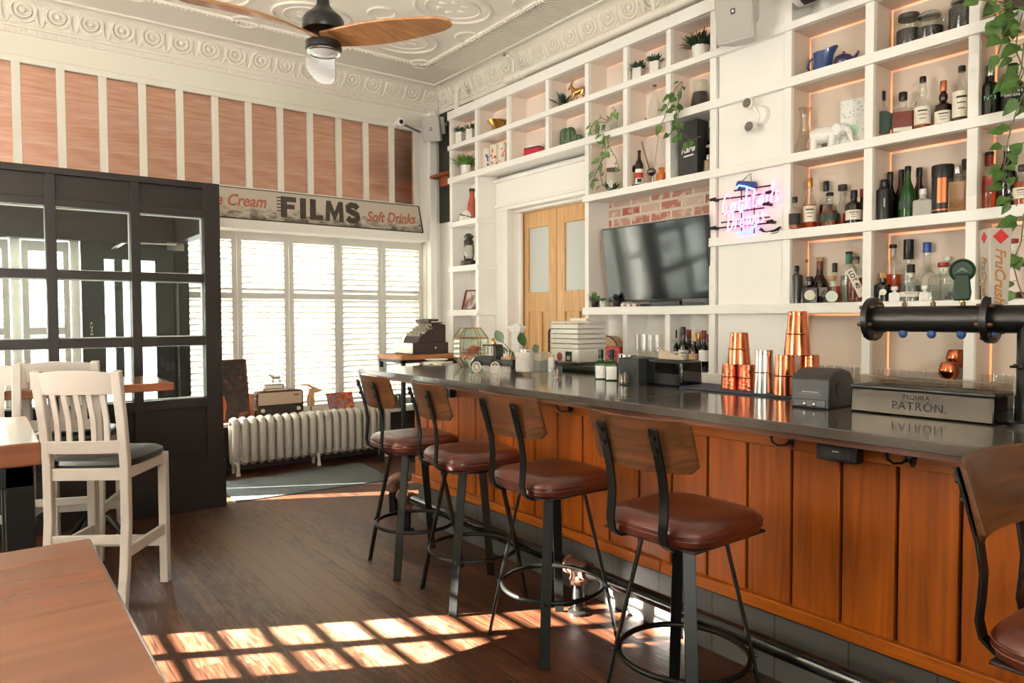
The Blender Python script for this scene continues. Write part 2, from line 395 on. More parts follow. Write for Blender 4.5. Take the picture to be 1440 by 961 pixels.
for i in range(38):
    y = YW-.15-.235*i; c = (XB-.045, y, 3.915); e2 = Vector((-.4, 0, .9)).normalized()
    for rr, t in ((.085, .014), (.05, .012)): ring(sc2, c, rr, rr*.95, t, (0, 1, 0), e2, n=22)
    ring(sc2, (XB-.045, y+.117, 3.915), .03, .1, .01, (0, 1, 0), e2, n=16)
    sc2.ball(c, .015, .022, .022, 8, 5)
sc1.build('scroll_relief', TIN, cv1); sc2.build('scroll_relief', TIN, cv2)
bead = MB(); bead.box(XL, XB, YW-.03, YW, 3.735, 3.79); bead.box(XL, XB, YW-.045, YW, 3.78, 3.795)
for i in range(190): bead.box(XB-.02-.035*i, XB-.035*i, YW-.042, YW-.03, 3.742, 3.772)
bead.box(XB-.03, XB, YR, YW, 3.735, 3.79); bead.box(XB-.045, XB, YR, YW, 3.78, 3.795)
S('trim_4', bead, CEILW)
fill = MB(); fill.box(XL, XB, 6.79, 6.83, 3.985, 4.0); fill.box(4.09, 4.12, YR, 6.8, 3.985, 4.0); S('trim_5', fill, CEILW)

# rear and side walls (behind the camera) with windows; the rear one is added for fill
wr = MB(); wr.box(XL-.1, -2.1, YR-.15, YR, 0, ZC); wr.box(-.5, XB+.1, YR-.15, YR, 0, ZC); wr.box(-2.1, -.5, YR-.15, YR, 0, 1.0); wr.box(-2.1, -.5, YR-.15, YR, 3.4, ZC)
S('wall_rear', wr, CREAM)
wf = MB()
for x in (-2.1, -1.33, -.56): wf.box(x, x+.06, YR-.1, YR-.04, 1.0, 3.4)
for z in (1.0, 2.2, 3.34): wf.box(-2.1, -.5, YR-.1, YR-.04, z, z+.06)
S('added_rear_window', wf, WHITE)  # made-up opening that goes with the rear fill lamp
wl = MB(); wl.box(XL-.15, XL, YR, 2.7, 0, ZC); wl.box(XL-.15, XL, 2.7, 5.38, 0, .7); wl.box(XL-.15, XL, 2.7, 5.38, 3.5, ZC); wl.box(XL-.15, XL, 5.38, YW+.3, 0, ZC); wl.box(XL-.15, XL, 4.45, 4.64, .7, 3.5)
wl.box(XL-.15, XL, 4.64, 5.38, .7, 1.5); wl.box(XL-.15, XL, 4.64, 5.38, 2.72, 3.5)
S('wall_left', wl, CREAM)
# small-paned sash that throws the lattice of sun on the floor
w4 = MB()
for y0, y1 in ((4.64, 4.735), (4.96, 5.03), (5.265, 5.38)): w4.box(XL-.04, XL-.025, y0, y1, 1.5, 2.72)
for i in range(13): w4.box(XL-.039, XL-.026, 4.64, 5.38, 1.5+.0985*i, 1.528+.0985*i)
S('window_4', w4, WHITE)
w5 = MB()
for y in (2.7, 3.55, 4.39): w5.box(XL-.1, XL-.04, y, y+.06, .7, 3.5)
for z in (.7, 2.1, 3.44): w5.box(XL-.1, XL-.04, 2.7, 4.45, z, z+.06)
for k in range(38):
    z = .72+.073*k; w5.bar((XL-.02, 2.7, z), (XL-.02, 4.45, z), .085, .006, (-.5, 0, .86))
S('window_5', w5, WHITE)

# ---- window wall
ww = MB(); ww.box(XL, XB+.1, YW+.02, YW+.3, 2.3, ZC); ww.box(XL, .2, YW-.05, YW+.3, 0, .44); ww.box(1.6, XB+.1, YW-.02, YW+.3, 0, .44); ww.box(XL, -1.1, YW-.02, YW+.03, .44, 2.3)
ww.box(XL, XB, YW-.004, YW+.03, 3.525, 3.79); ww.box(4.1, XB+.1, YW+.02, YW+.3, .44, 2.3)
S('wall_window', ww, CREAM)
bt = MB(); bt.box(XL, 3.99, YW-.03, YW+.02, 3.505, 3.56); bt.box(XL, 4.0, YW-.03, YW+.02, 2.62, 2.70)
for k in range(-9, 13):
    x = .352+.3035*k; bt.box(x-.0615, x, YW-.028, YW+.02, 2.69, 3.52)
S('trim_6', bt, CREAM, bevel=.004)
COPSH = None
def copper_sheet():
    m, nt, b = _new('aged_copper_sheet'); N = nt.nodes.new; L = nt.links.new
    b.inputs['Metallic'].default_value = 1; b.inputs['Roughness'].default_value = .24
    tc = N('ShaderNodeTexCoord'); mp = N('ShaderNodeMapping'); mp.inputs['Scale'].default_value = (1.5, 1, 22); L(tc.outputs['Object'], mp.inputs[0])
    n = N('ShaderNodeTexNoise'); n.inputs['Scale'].default_value = 2; n.inputs['Detail'].default_value = 8; L(mp.outputs[0], n.inputs[0])
    r = N('ShaderNodeValToRGB'); r.color_ramp.elements[0].position = .3; r.color_ramp.elements[1].position = .75
    r.color_ramp.elements[0].color = s2l((196, 146, 126)) + (1,); r.color_ramp.elements[1].color = s2l((226, 190, 174)) + (1,); L(n.outputs[0], r.inputs[0]); L(r.outputs[0], b.inputs['Base Color'])
    bp = N('ShaderNodeBump'); bp.inputs['Strength'].default_value = .12; bp.inputs['Distance'].default_value = .004; L(n.outputs[0], bp.inputs['Height']); L(bp.outputs[0], b.inputs['Normal'])
    return m
COPSH = copper_sheet()
for i, k in enumerate(range(-1, 12)):
    x = .352+.3035*k; mb = MB().box(0, .242, 0, .006, 0, .82)
    if k in (7, 9): mb.box(0, .242, -.003, 0, .52, .528)
    o = mb.build('copper_sheet', COPSH); o.location = (x, YW+.002, 2.69)
    n = ORD[i]+' copper sheet of the row' if i < 7 else ('rightmost copper sheet of the row' if i == 12 else ORD[12-i].replace('leftmost', 'rightmost')+' copper sheet from the right end')
    nb = {0: ', cut off by the photo edge', 8: ', crossed by a seam', 10: ', crossed by a seam', 12: ', darkest, next to the corner pilaster'}.get(i, ' above the shutters and screen')
    tag(o, n+nb, 'copper sheet', 'copper transom sheets')
pl = MB(); pl.box(4.11, 4.20, 6.93, 7.05, .44, 3.74); pl.box(4.20, XB, 6.992, 7.05, 0, 3.74); pl.box(4.0, 4.11, 6.985, 7.03, 2.3, 3.56)
S('trim_7', pl, WHITE, bevel=.006)
val = MB(); val.box(-.9, 4.06, 6.93, 7.12, 2.295, 2.385); S('trim_8', val, WHITE, bevel=.004)
S('radiator_shade_board', MB().box(1.6, XB, YW-.045, YW-.02, 0, .425), mat('radiator_shade_brown', (58, 44, 36), .6))  # dark board whose colour stands in for shadow behind the radiator
sill = MB(); sill.box(1.6, 4.12, 6.87, 7.2, .43, .465); S('trim_9', sill, WHITE, bevel=.005)
win1 = MB()
for x in (1.56, 2.05, 3.07, 4.09): win1.box(x-.03, x+.03, 7.22, 7.28, .44, 2.3)
for z in (.46, 1.66, 2.25): win1.box(1.56, 4.1, 7.22, 7.28, z, z+.05)
win1 = S('window_1', win1, WHITE)
PANE = glass('window_glass', (246, 250, 250), gloss=.08)
MB().box(1.56, 4.1, 7.245, 7.25, .46, 2.3).build('pane', PANE, win1)
win2 = MB()
for x in (-1.12, .25, .66): win2.box(x, x+.07, 7.02, 7.06, .44, 2.3)
win2.box(-.36, -.26, 7.0, 7.06, .44, 2.3)
win2.box(-1.1, .73, 7.02, 7.06, .44, .52); win2.box(-1.1, .73, 7.02, 7.06, 2.1, 2.3)
win2 = S('window_2', win2, WHITE)
MB().box(-1.1, .73, 7.04, 7.045, .5, 2.2).build('pane', PANE, win2)
# white clapboard house front across the lane, seen through the glass of the porch
cl = MB()
for k in range(34): cl.prism([(10.0, .12*k-.2), (9.965, .12*k-.2), (9.985, .12*k-.08), (10.0, .12*k-.08)], -4.8, 9, 'x')
cl.box(-4.8, 9, 10.0, 10.2, -.3, 6)
S('wall_across_lane', cl, mat('white_clapboard', (238, 238, 236), .7))

# ---- bar-side wall, pair of doors
y0 = at('x', 4.2, 697, 300).y; y1 = at('x', 4.2, 713, 300).y
wb = MB(); wb.box(XB, XB+.15, YR, 4.2, 0, ZC); wb.box(XB, XB+.15, y1+.02, YW+.3, 0, ZC); wb.box(XB, XB+.15, 4.2, y1+.02, 2.5, ZC)
S('wall_bar', wb, WHITE)
nic = MB().box(XB-.02, XB+.01, 6.3, 6.985, 2.52, 3.735); S('trim_10', nic, mat('dark_olive_paint', (58, 57, 50), .6))
cas = MB()
cas.box(4.2, XB, y1, y0, 0, 2.5); cas.box(4.2, XB, 4.2, y0, 2.50, 2.80); cas.box(4.17, XB, 4.2, y0+.03, 2.78, 2.815); cas.box(4.185, XB, 4.2, y0+.02, 2.535, 2.56)
cas.box(4.2805, 4.42, y1, y1+.0195, 0, 2.4995); cas.box(4.2805, 4.42, 4.2, y1, 2.475, 2.4995); cas.box(4.33, 4.36, y1-.05, y1-.001, 0, 2.474)
S('trim_11', cas, WHITE, bevel=.004)
OAK = wood('oak_door', (196, 152, 102), (222, 182, 132), 'z', 1.2, .4)
FROST = mat('frosted_glass', (205, 210, 205), .35, spec=.5, bump=.05, bscale=8)
xd = 4.38; yl = at('x', xd, 733, 400).y; ym = at('x', xd, 782.5, 400).y; yr = ym-(yl-ym)
def door_leaf(ya, yb, name, ypull):
    """stiles, rails, frosted light above, two sunk panels below"""
    lo, hi = min(ya, yb), max(ya, yb); wd = hi-lo; st = .105*wd/.5
    f = MB(); f.box(xd, xd+.045, lo, lo+st, .01, 2.474); f.box(xd, xd+.045, hi-st, hi, .01, 2.474)
    f.box(xd, xd+.045, lo+st, hi-st, 2.32, 2.474); f.box(xd, xd+.045, lo+st, hi-st, 1.50, 1.69); f.box(xd, xd+.045, lo+st, hi-st, .01, .26)
    f.box(xd, xd+.045, (lo+hi)/2-.05, (lo+hi)/2+.05, .26, 1.5)
    d = S(name, f, OAK, bevel=.003)
    MB().box(xd+.02, xd+.03, lo+st-.005, hi-st+.005, 1.685, 2.325).build('pane', FROST, d)
    p = MB(); p.box(xd+.018, xd+.035, lo+st-.005, (lo+hi)/2-.045, .25, 1.51); p.box(xd+.018, xd+.035, (lo+hi)/2+.045, hi-st+.005, .25, 1.51); p.build('sunk_panel', OAK, d)
    h = MB(); h.tube([(xd, ypull, 1.33), (xd-.05, ypull, 1.33), (xd-.06, ypull, 1.31), (xd-.06, ypull, .75), (xd-.05, ypull, .73), (xd, ypull, .73)], .011, 10)
    h.lathe([(.022, 0), (.022, .008)], 14, (xd-.008, ypull, 1.33), axis='x')
    tag(h.build('pull_handle', BLACK, d), 'black pull handle')
door_leaf(ym+.003, yl, 'door_1', ym+.04); door_leaf(yr, ym-.003, 'door_2', ym-.045)
sp = MB().box(4.6, 4.62, 4.0, 5.8, 0, 2.6); S('wall_passage', sp, CREAM)

# ---- porch screen: dark glazed partition and its doors
YP = 5.69
ps = MB(); bays = [(.973, 1.402), (.464, .914), (-.045, .408), (-.554, -.101), (-1.063, -.61)]
ps.box(1.402, 1.52, YP, YP+.09, 0, 2.47); ps.box(-1.25, 1.402, YP, YP+.09, 2.423, 2.47)
for a, b in bays:
    ps.box(a-.062, a, YP, YP+.09, .33, 2.4229)
for z0, z1 in ((2.209, 2.262), (1.723, 1.781), (1.25, 1.314), (.781, .85), (.358, .411)): ps.box(-1.25, 1.41, YP+.001, YP+.089, z0, z1)
ps.box(-1.25, 1.53, YP-.012, YP+.1, 0, .36)
scr = S('wall_porch_screen', ps, DARK, bevel=.003)
pn = MB(); pg = MB(); bdg = MB()
for a, b in bays:
    pn.box(a-.005, b+.005, YP+.03, YP+.06, 2.255, 2.43); pn.box(a-.005, b+.005, YP+.03, YP+.06, .4, .79)
    for z0, z1 in ((.85, 1.25), (1.314, 1.723), (1.781, 2.209)):
        pg.box(a-.003, b+.003, YP+.055, YP+.059, z0-.003, z1+.003)
        bdg.box(a, b, YP+.062, YP+.085, z0, z0+.008); bdg.box(a, b, YP+.062, YP+.085, z1-.008, z1); bdg.box(b-.008, b, YP+.062, YP+.085, z0, z1)
pn.build('sunk_panel', DARK, scr); pg.build('pane', PANE, scr); tag(bdg.build('glazing_bead', WHITE, scr), 'pale inner glazing beads')
sw = MB(); sw.box(1.45, 1.54, 6.78, 7.02, 0, 2.3); sw.box(1.45, 1.54, YP+.09, 7.02, 2.12, 2.47); sw.box(1.45, 1.53, YP+.09, YP+.16, 0, 2.12)
sw.box(-1.25, 1.54, 6.88, 7.0, 2.1, 2.44)
S('wall_porch_side', sw, DARK, bevel=.003)
dl = MB(); dl.box(.735, .905, 6.95, 7.0, 0, 2.1); dl.box(1.30, 1.46, 6.95, 7.0, 0, 2.1); dl.box(.9, 1.31, 6.95, 7.0, 1.96, 2.1); dl.box(.9, 1.31, 6.95, 7.0, 0, .34); dl.box(.985, 1.05, 6.99, 7.06, .34, 1.96)
d3 = S('door_3', dl, mat('charcoal_door_paint', (50, 52, 50), .5), bevel=.003)
MB().box(.9, 1.31, 6.97, 6.975, .33, 1.97).build('pane', PANE, d3)
pp = at('y', 6.94, 129, 463); ps_ = MB().box(pp.x-.02, pp.x+.02, 6.944, 6.949, pp.z-.065, pp.z+.065).build('push_plate', BLACK, d3)
words('push_lettering', 'P\nU\nS\nH', .03, WHITE, ps_, (pp.x, 6.942, pp.z), (1, 0, 0), (0, 0, 1), offset=.001)
cl_ = MB().box(1.33, 1.47, 6.62, 6.68, 2.03, 2.1).bar((1.4, 6.62, 2.08), (.98, 6.45, 2.06), .025, .012).bar((.98, 6.45, 2.06), (.93, 6.62, 2.02), .025, .012)
tag(cl_.build('door_closer', STEEL, d3), 'silver door closer arm')
# ------------------------------------------------------------------ built-in back-bar shelving
XS, XBK = 4.0, 4.22
LV = [(1.0, 1.06), (1.468, 1.523), (1.922, 1.972), (2.382, 2.428), (2.84, 2.89), (3.18, 3.22), (3.49, 3.57)]   # underside, top of each shelf
DV = [6.31, 5.84, 5.32, 4.755, 4.26, 3.835, 3.415, 3.03, 2.48, 1.985, 1.467, .95, .43]
def sect(y, wd=.045): return (y-wd/2, y+wd/2)
shelf = T('shelving_unit', 'white built-in shelving of square cells lining the wall behind the bar', 'shelving', (XS, 3, 0))
def SP(name, mb, m=WHITE, bevel=.003):
    for i, v in enumerate(mb.v): mb.v[i] = (v[0]-XS, v[1]-3, v[2])
    return mb.build(name, m, shelf, bevel)
def board(L, y0, y1): 
    z0, z1 = LV[L]; mb = MB(); mb.box(XS+.005, XBK, y0, y1, z0+.005, z1-.002); mb.box(XS-.03, XS+.012, y0-.005, y1+.01, z0-.004, z1+.003); SP('shelf_board', mb)
for L, y0, y1 in ((6, 2.98, 6.335), (5, -.1, 6.335), (4, -.1, 6.335), (3, 5.815, 6.335), (2, 5.815, 6.335), (1, 5.815, 6.335), (0, 5.815, 6.335),
                  (3, -.1, 4.285), (2, -.1, 3.055), (1, -.1, 4.285), (0, -.1, 4.285)): board(L, y0, y1)
def upright(y, z0, z1, wd=.045):
    a, b = sect(y, wd); SP('upright', MB().box(XS-.012, XBK, a, b, z0, z1))
for y in DV[:2]: upright(y, 0, 3.5, .05)
for y in DV[2:4]: upright(y, 2.85, 3.5)
for y in DV[4:5]: upright(y, 0, 3.5)
for y in DV[5:7]: upright(y, 2.39, 3.5); upright(y, 1.0, 1.47)
upright(DV[7], 0, 3.5, .05)
for y in DV[8:]: upright(y, 0, 3.9, .05)
SP('flat_panel', MB().box(XS+.008, XBK, 2.505, 2.995, .9, 3.95))
mb = MB()
mb.box(XBK-.005, XBK+.01, 5.81, 6.335, 0, 3.5); mb.box(XBK-.005, XBK+.01, 3.0, 5.84, 2.86, 3.5); mb.box(XBK-.005, XBK+.01, 3.0, 4.28, 2.4, 2.9)
mb.box(XBK-.005, XBK+.01, 3.0, 4.28, .9, 1.5); mb.box(XBK-.005, XBK+.01, -.1, 2.5, .9, 3.95); mb.box(XS+.01, XBK, -.1, 4.28, 0, 1.0)
mb.box(XBK+.01, XB, -.1, 2.98, 3.5, 3.7); SP('back_panel', mb)
# lips that wrap round the side of the tower
for L in (1, 2, 3): SP('side_lip', MB().box(XS, XBK-.01, 5.803, 5.82, LV[L][0], LV[L][1]))
LED = mat('warm_led_strip', (255, 170, 100), .5, emit=(255, 160, 100), estr=4)
LED2 = mat('soft_led_strip', (255, 180, 120), .5, emit=(255, 172, 120), estr=2.2)
LEDTINT = mat('led_shade_tint', (224, 206, 188), .5); LEDTINT2 = mat('pale_led_tint', (241, 226, 212), .5)  # LED warmth and cell shade put into the colour of white cells
def lit_cell(z0, z1, ya, yb, led_, gap):
    LEDTINT_ = LEDTINT if led_ is LED else LEDTINT2
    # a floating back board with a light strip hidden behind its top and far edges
    SP('shade_tint_lining', MB().box(XS+.015, XBK-.036, yb-.0265, yb-.0235, z0+.002, z1-.001).box(XS+.015, XBK-.036, ya+.0235, ya+.0265, z0+.002, z1-.001).box(XS+.015, XBK-.036, ya+.026, yb-.026, z1-.004, z1-.0005), LEDTINT_, 0)  # thin boards added to carry the painted LED tint and shade
    SP('back_board', MB().box(XBK-.034, XBK-.026, ya+.016, yb-gap, z0+.002, z1-.018), LEDTINT_, 0)
    SP('led_strip', MB().box(XBK-.022, XBK-.012, ya+.04, yb-.08, z1-.052, z1-.044).box(XBK-.022, XBK-.012, yb-.08, yb-.072, z0+.02, z1-.044), led_, 0)
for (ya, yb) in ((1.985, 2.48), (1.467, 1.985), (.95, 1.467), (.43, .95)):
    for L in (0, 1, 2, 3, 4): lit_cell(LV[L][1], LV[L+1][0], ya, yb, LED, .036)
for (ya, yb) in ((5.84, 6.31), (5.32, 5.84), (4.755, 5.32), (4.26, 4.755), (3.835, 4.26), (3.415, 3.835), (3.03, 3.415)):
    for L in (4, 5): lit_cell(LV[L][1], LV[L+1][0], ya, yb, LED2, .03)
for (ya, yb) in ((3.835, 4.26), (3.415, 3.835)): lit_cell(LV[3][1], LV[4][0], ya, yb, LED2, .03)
def brick_mat():
    m, nt, b = _new('whitewashed_brick'); N = nt.nodes.new; L = nt.links.new
    tc = N('ShaderNodeTexCoord'); sx = N('ShaderNodeSeparateXYZ'); L(tc.outputs['Object'], sx.inputs[0]); cb = N('ShaderNodeCombineXYZ'); L(sx.outputs[1], cb.inputs[0]); L(sx.outputs[2], cb.inputs[1])
    nz = N('ShaderNodeTexNoise'); nz.inputs['Scale'].default_value = 14; nz.inputs['Detail'].default_value = 6; L(tc.outputs['Object'], nz.inputs[0])
    va = N('ShaderNodeVectorMath'); va.operation = 'MULTIPLY_ADD'; va.inputs[1].default_value = (.012, .012, 0); L(nz.outputs[1], va.inputs[0]); L(cb.outputs[0], va.inputs[2])
    bk = N('ShaderNodeTexBrick'); bk.inputs['Scale'].default_value = 1; bk.inputs['Brick Width'].default_value = .205; bk.inputs['Row Height'].default_value = .078; bk.inputs['Mortar Size'].default_value = .011; bk.inputs['Bias'].default_value = -.1
    bk.inputs['Color1'].default_value = s2l((168, 92, 76)) + (1,); bk.inputs['Color2'].default_value = s2l((205, 180, 160)) + (1,); bk.inputs['Mortar'].default_value = s2l((214, 204, 190)) + (1,); L(va.outputs[0], bk.inputs[0])
    mx = N('ShaderNodeMix'); mx.data_type = 'RGBA'; r = N('ShaderNodeValToRGB'); r.color_ramp.elements[0].position = .52; r.color_ramp.elements[1].position = .64; L(nz.outputs[0], r.inputs[0])
    L(r.outputs[0], mx.inputs[0]); L(bk.outputs[0], mx.inputs[6]); mx.inputs[7].default_value = s2l((212, 196, 180)) + (1,); L(mx.outputs[2], b.inputs['Base Color']); b.inputs['Roughness'].default_value = .85
    bp = N('ShaderNodeBump'); bp.inputs['Strength'].default_value = .6; bp.inputs['Distance'].default_value = .01; bp.invert = True; L(bk.outputs['Fac'], bp.inputs['Height']); L(bp.outputs[0], b.inputs['Normal'])
    return m
S('wall_brick', MB().box(XBK, XB, 3.02, 4.27, 1.45, 2.42), brick_mat())

# ------------------------------------------------------------------ television on its tilting arm
tv = T('television', 'black flat television tilted forward in the brick-backed bay', 'television', (3.98, 3.5435, 1.848))
Mt = Matrix.Translation((0, 0, 0)) @ Matrix.Rotation(math.radians(-7.78), 4, 'Y')
b_ = MB(); b_.M = Mt; b_.box(0, .035, -.5, .5, -.287, .287); b_.box(.03, .075, -.3, .3, -.22, .12); b_.box(-.012, .03, -.06, .06, -.297, -.285); b_.build('casing', BLACK, tv, .004)
b_ = MB(); b_.M = Mt; b_.box(-.003, .001, -.49, .49, -.272, .277); b_.build('screen', mat('tv_screen', (6, 9, 9), .09, spec=.75), tv)
MB().bar((.07, 0, 0), (.238, 0, .02), .12, .18).build('wall_arm', BLKMET, tv)

# ------------------------------------------------------------------ the bar
PINE = wood('orange_pine', (124, 58, 6), (164, 84, 14), 'z', .9, .42, 0, plank=(1, .196, -.145))
PINEY = wood('orange_pine_rail', (124, 60, 6), (164, 86, 15), 'y', .9, .42, 0)
bar = T('plank_bar', 'long orange pine plank bar front with dark tiled kick wall', 'bar', (2.49, 2.5, 0))
def BP(name, mb, m, bevel=0):
    for i, v in enumerate(mb.v): mb.v[i] = (v[0]-2.49, v[1]-2.5, v[2])
    return mb.build(name, m, bar, bevel)
mb = MB(); ys = [.145+.196*k for k in range(-4, 23)]
for k, y in enumerate(ys[:-1]): mb.box(2.49, 2.515, max(y+.006, -.5), min(y+.190, 4.44), .3, .945)
BP('plank', mb, PINE, .003)
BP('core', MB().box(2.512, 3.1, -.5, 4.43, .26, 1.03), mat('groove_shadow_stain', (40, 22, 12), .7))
mb = MB(); 
for a, b in ((-.5, .905), (.909, 2.05), (2.054, 3.3), (3.304, 4.445)): mb.box(2.475, 2.52, a, b, .94, 1.005)
BP('top_rail', mb, PINEY, .003)
mb = MB(); mb.box(2.465, 2.52, -.5, 2.15, .285, .335); mb.box(2.465, 2.52, 2.153, 4.45, .285, .335); BP('bottom_trim', mb, PINEY, .004)
BP('end_panel', MB().box(2.5, 3.1, 4.43, 4.455, .28, 1.0), mat('pale_end_panel', (226, 210, 186), .5))
def tile_mat():
    m, nt, b = _new('dark_kick_tile'); N = nt.nodes.new; L = nt.links.new
    tc = N('ShaderNodeTexCoord'); sx = N('ShaderNodeSeparateXYZ'); L(tc.outputs['Object'], sx.inputs[0]); cb = N('ShaderNodeCombineXYZ'); L(sx.outputs[1], cb.inputs[0]); L(sx.outputs[2], cb.inputs[1])
    bk = N('ShaderNodeTexBrick'); bk.offset = 0; bk.inputs['Scale'].default_value = 1; bk.inputs['Brick Width'].default_value = .3; bk.inputs['Row Height'].default_value = .6; bk.inputs['Mortar Size'].default_value = .003
    bk.inputs['Color1'].default_value = s2l((74, 74, 72)) + (1,); bk.inputs['Color2'].default_value = s2l((84, 84, 80)) + (1,); bk.inputs['Mortar'].default_value = s2l((40, 40, 40)) + (1,); L(cb.outputs[0], bk.inputs[0]); L(bk.outputs[0], b.inputs['Base Color']); b.inputs['Roughness'].default_value = .5
    return m
BP('kick_wall', MB().box(2.515, 3.1, -.5, 4.44, 0, .29), tile_mat())
ct = T('bar_counter', 'long polished grey stone bar counter top', 'counter', (2.75, 2.2, 1.035))
STONE = mat('grey_quartz', (88, 82, 74), .12, spec=.6, var=.08, vscale=60, coat=.3)
mb = MB(); mb.box(2.285-2.75, 3.2-2.75, -.6-2.2, 2.278-2.2, 0, .037); mb.box(2.285-2.75, 3.2-2.75, 2.2795-2.2, 4.92-2.2, 0, .037); mb.build('slab', STONE, ct, .003)
mb = MB(); mb.box(2.35-2.75, 3.15-2.75, -.6-2.2, 4.75-2.2, -.03, 0); mb.build('sub_top', mat('reddish_ply', (128, 82, 62), .5), ct)
# foot rail: black iron pipe with rust-brown fittings
RUST = mat('rusty_fitting', (112, 78, 62), .5, .5, var=.3, vscale=30, bump=.2)
PIPE = mat('black_pipe', (30, 29, 28), .25, .5, coat=.3)
rail = T('foot_rail', 'black iron pipe foot rail with brown threaded fittings along the bar', 'foot rail', (2.33, 2.5, 0))
mb = MB(); mb.tube([(0, 1.78, .225), (0, -3.1, .225)], .031, 16); mb.build('pipe', PIPE, rail)
for y in (1.78, .05, -1.5):
    p = MB(); p.tube([(0, y, 0), (0, y, .20)], .03, 14); p.lathe([(.052, 0), (.052, .012), (.036, .02)], 16, (0, y, 0)); leg = p.build('leg', PIPE, rail)
    f = MB(); f.tube([(0, y-.06, .225), (0, y+.06, .225)], .039, 16); f.tube([(0, y, .225), (0, y, .155)], .038, 16)
    for d in (-.06, .06): f.lathe([(.0, -.012), (.045, -.012), (.045, .012), (.0, .012)], 16, (0, y+d, .225), axis='y')
    f.lathe([(.044, .15), (.044, .172)], 16, (0, y, 0)); tag(f.build('tee_fitting', RUST, leg), 'rust-brown tee fitting')
p = MB(); p.tube([(.12, 2.2, 0), (.12, 2.2, .19)], .034, 14); st = p.build('leg', PIPE, rail)
f = MB(); f.tube([(.12, 2.2, .18), (.12, 2.2, .215), (.122, 2.19, .245), (.14, 2.17, .265), (.165, 2.15, .27)], .045, 16); f.lathe([(.05, .172), (.05, .19)], 16, (.12, 2.2, 0)); f.tube([(.16, 2.15, .27), (.21, 2.12, .27)], .03, 14)
tag(f.build('elbow_fitting', RUST, st), 'rust-brown elbow fitting at the far end')
for i, (px, py, lb) in enumerate(((617, 547, 'black coat hook pair under the counter, farthest from the camera'), (803, 573, 'black coat hook pair under the counter, peeking over the third stool back'), (884, 585, 'black coat hook pair under the counter above the fourth stool back'), (1112, 622, 'black coat hook pair below the receipt printer'), (1278, 646, 'black coat hook pair beside the near stool back, under the tray'))):
    q = at('x', 2.47, px, py); t = T('coat_hook', lb, 'hook', (2.474, q.y, .972), 0, 'coat hooks under the bar counter')
    MB().box(-.006, 0, -.012, .012, -.012, .03).build('backplate', BLKMET, t, .002)
    for s in (-1, 1):
        MB().tube([(-.004, s*.004, .0), (-.02, s*.015, -.014), (-.045, s*.032, -.014), (-.06, s*.043, .0), (-.062, s*.045, .016)], .0045, 8).ball((-.062, s*.045, .017), .007).build('hook', BLKMET, t)
for px, py, lb in ((632, 552, 'small black outlet box under the counter beside the far coat hook'), (1185, 633, 'large black outlet box under the counter below the printer')):
    q = at('x', 2.47, px, py); t = T('outlet_box', lb, 'socket', (2.475, q.y, .965), 0)
    MB().box(-.05, 0, -.075, .075, -.032, .036).build('box', BLACK, t, .005); MB().box(-.054, -.049, -.055, .055, -.02, .02).build('socket_plate', mat('grey_plastic', (50, 50, 50), .3), t, .002)
    MB().box(-.0555, -.0535, -.012, .012, .002, .006).build('indicator', WHITE, t)

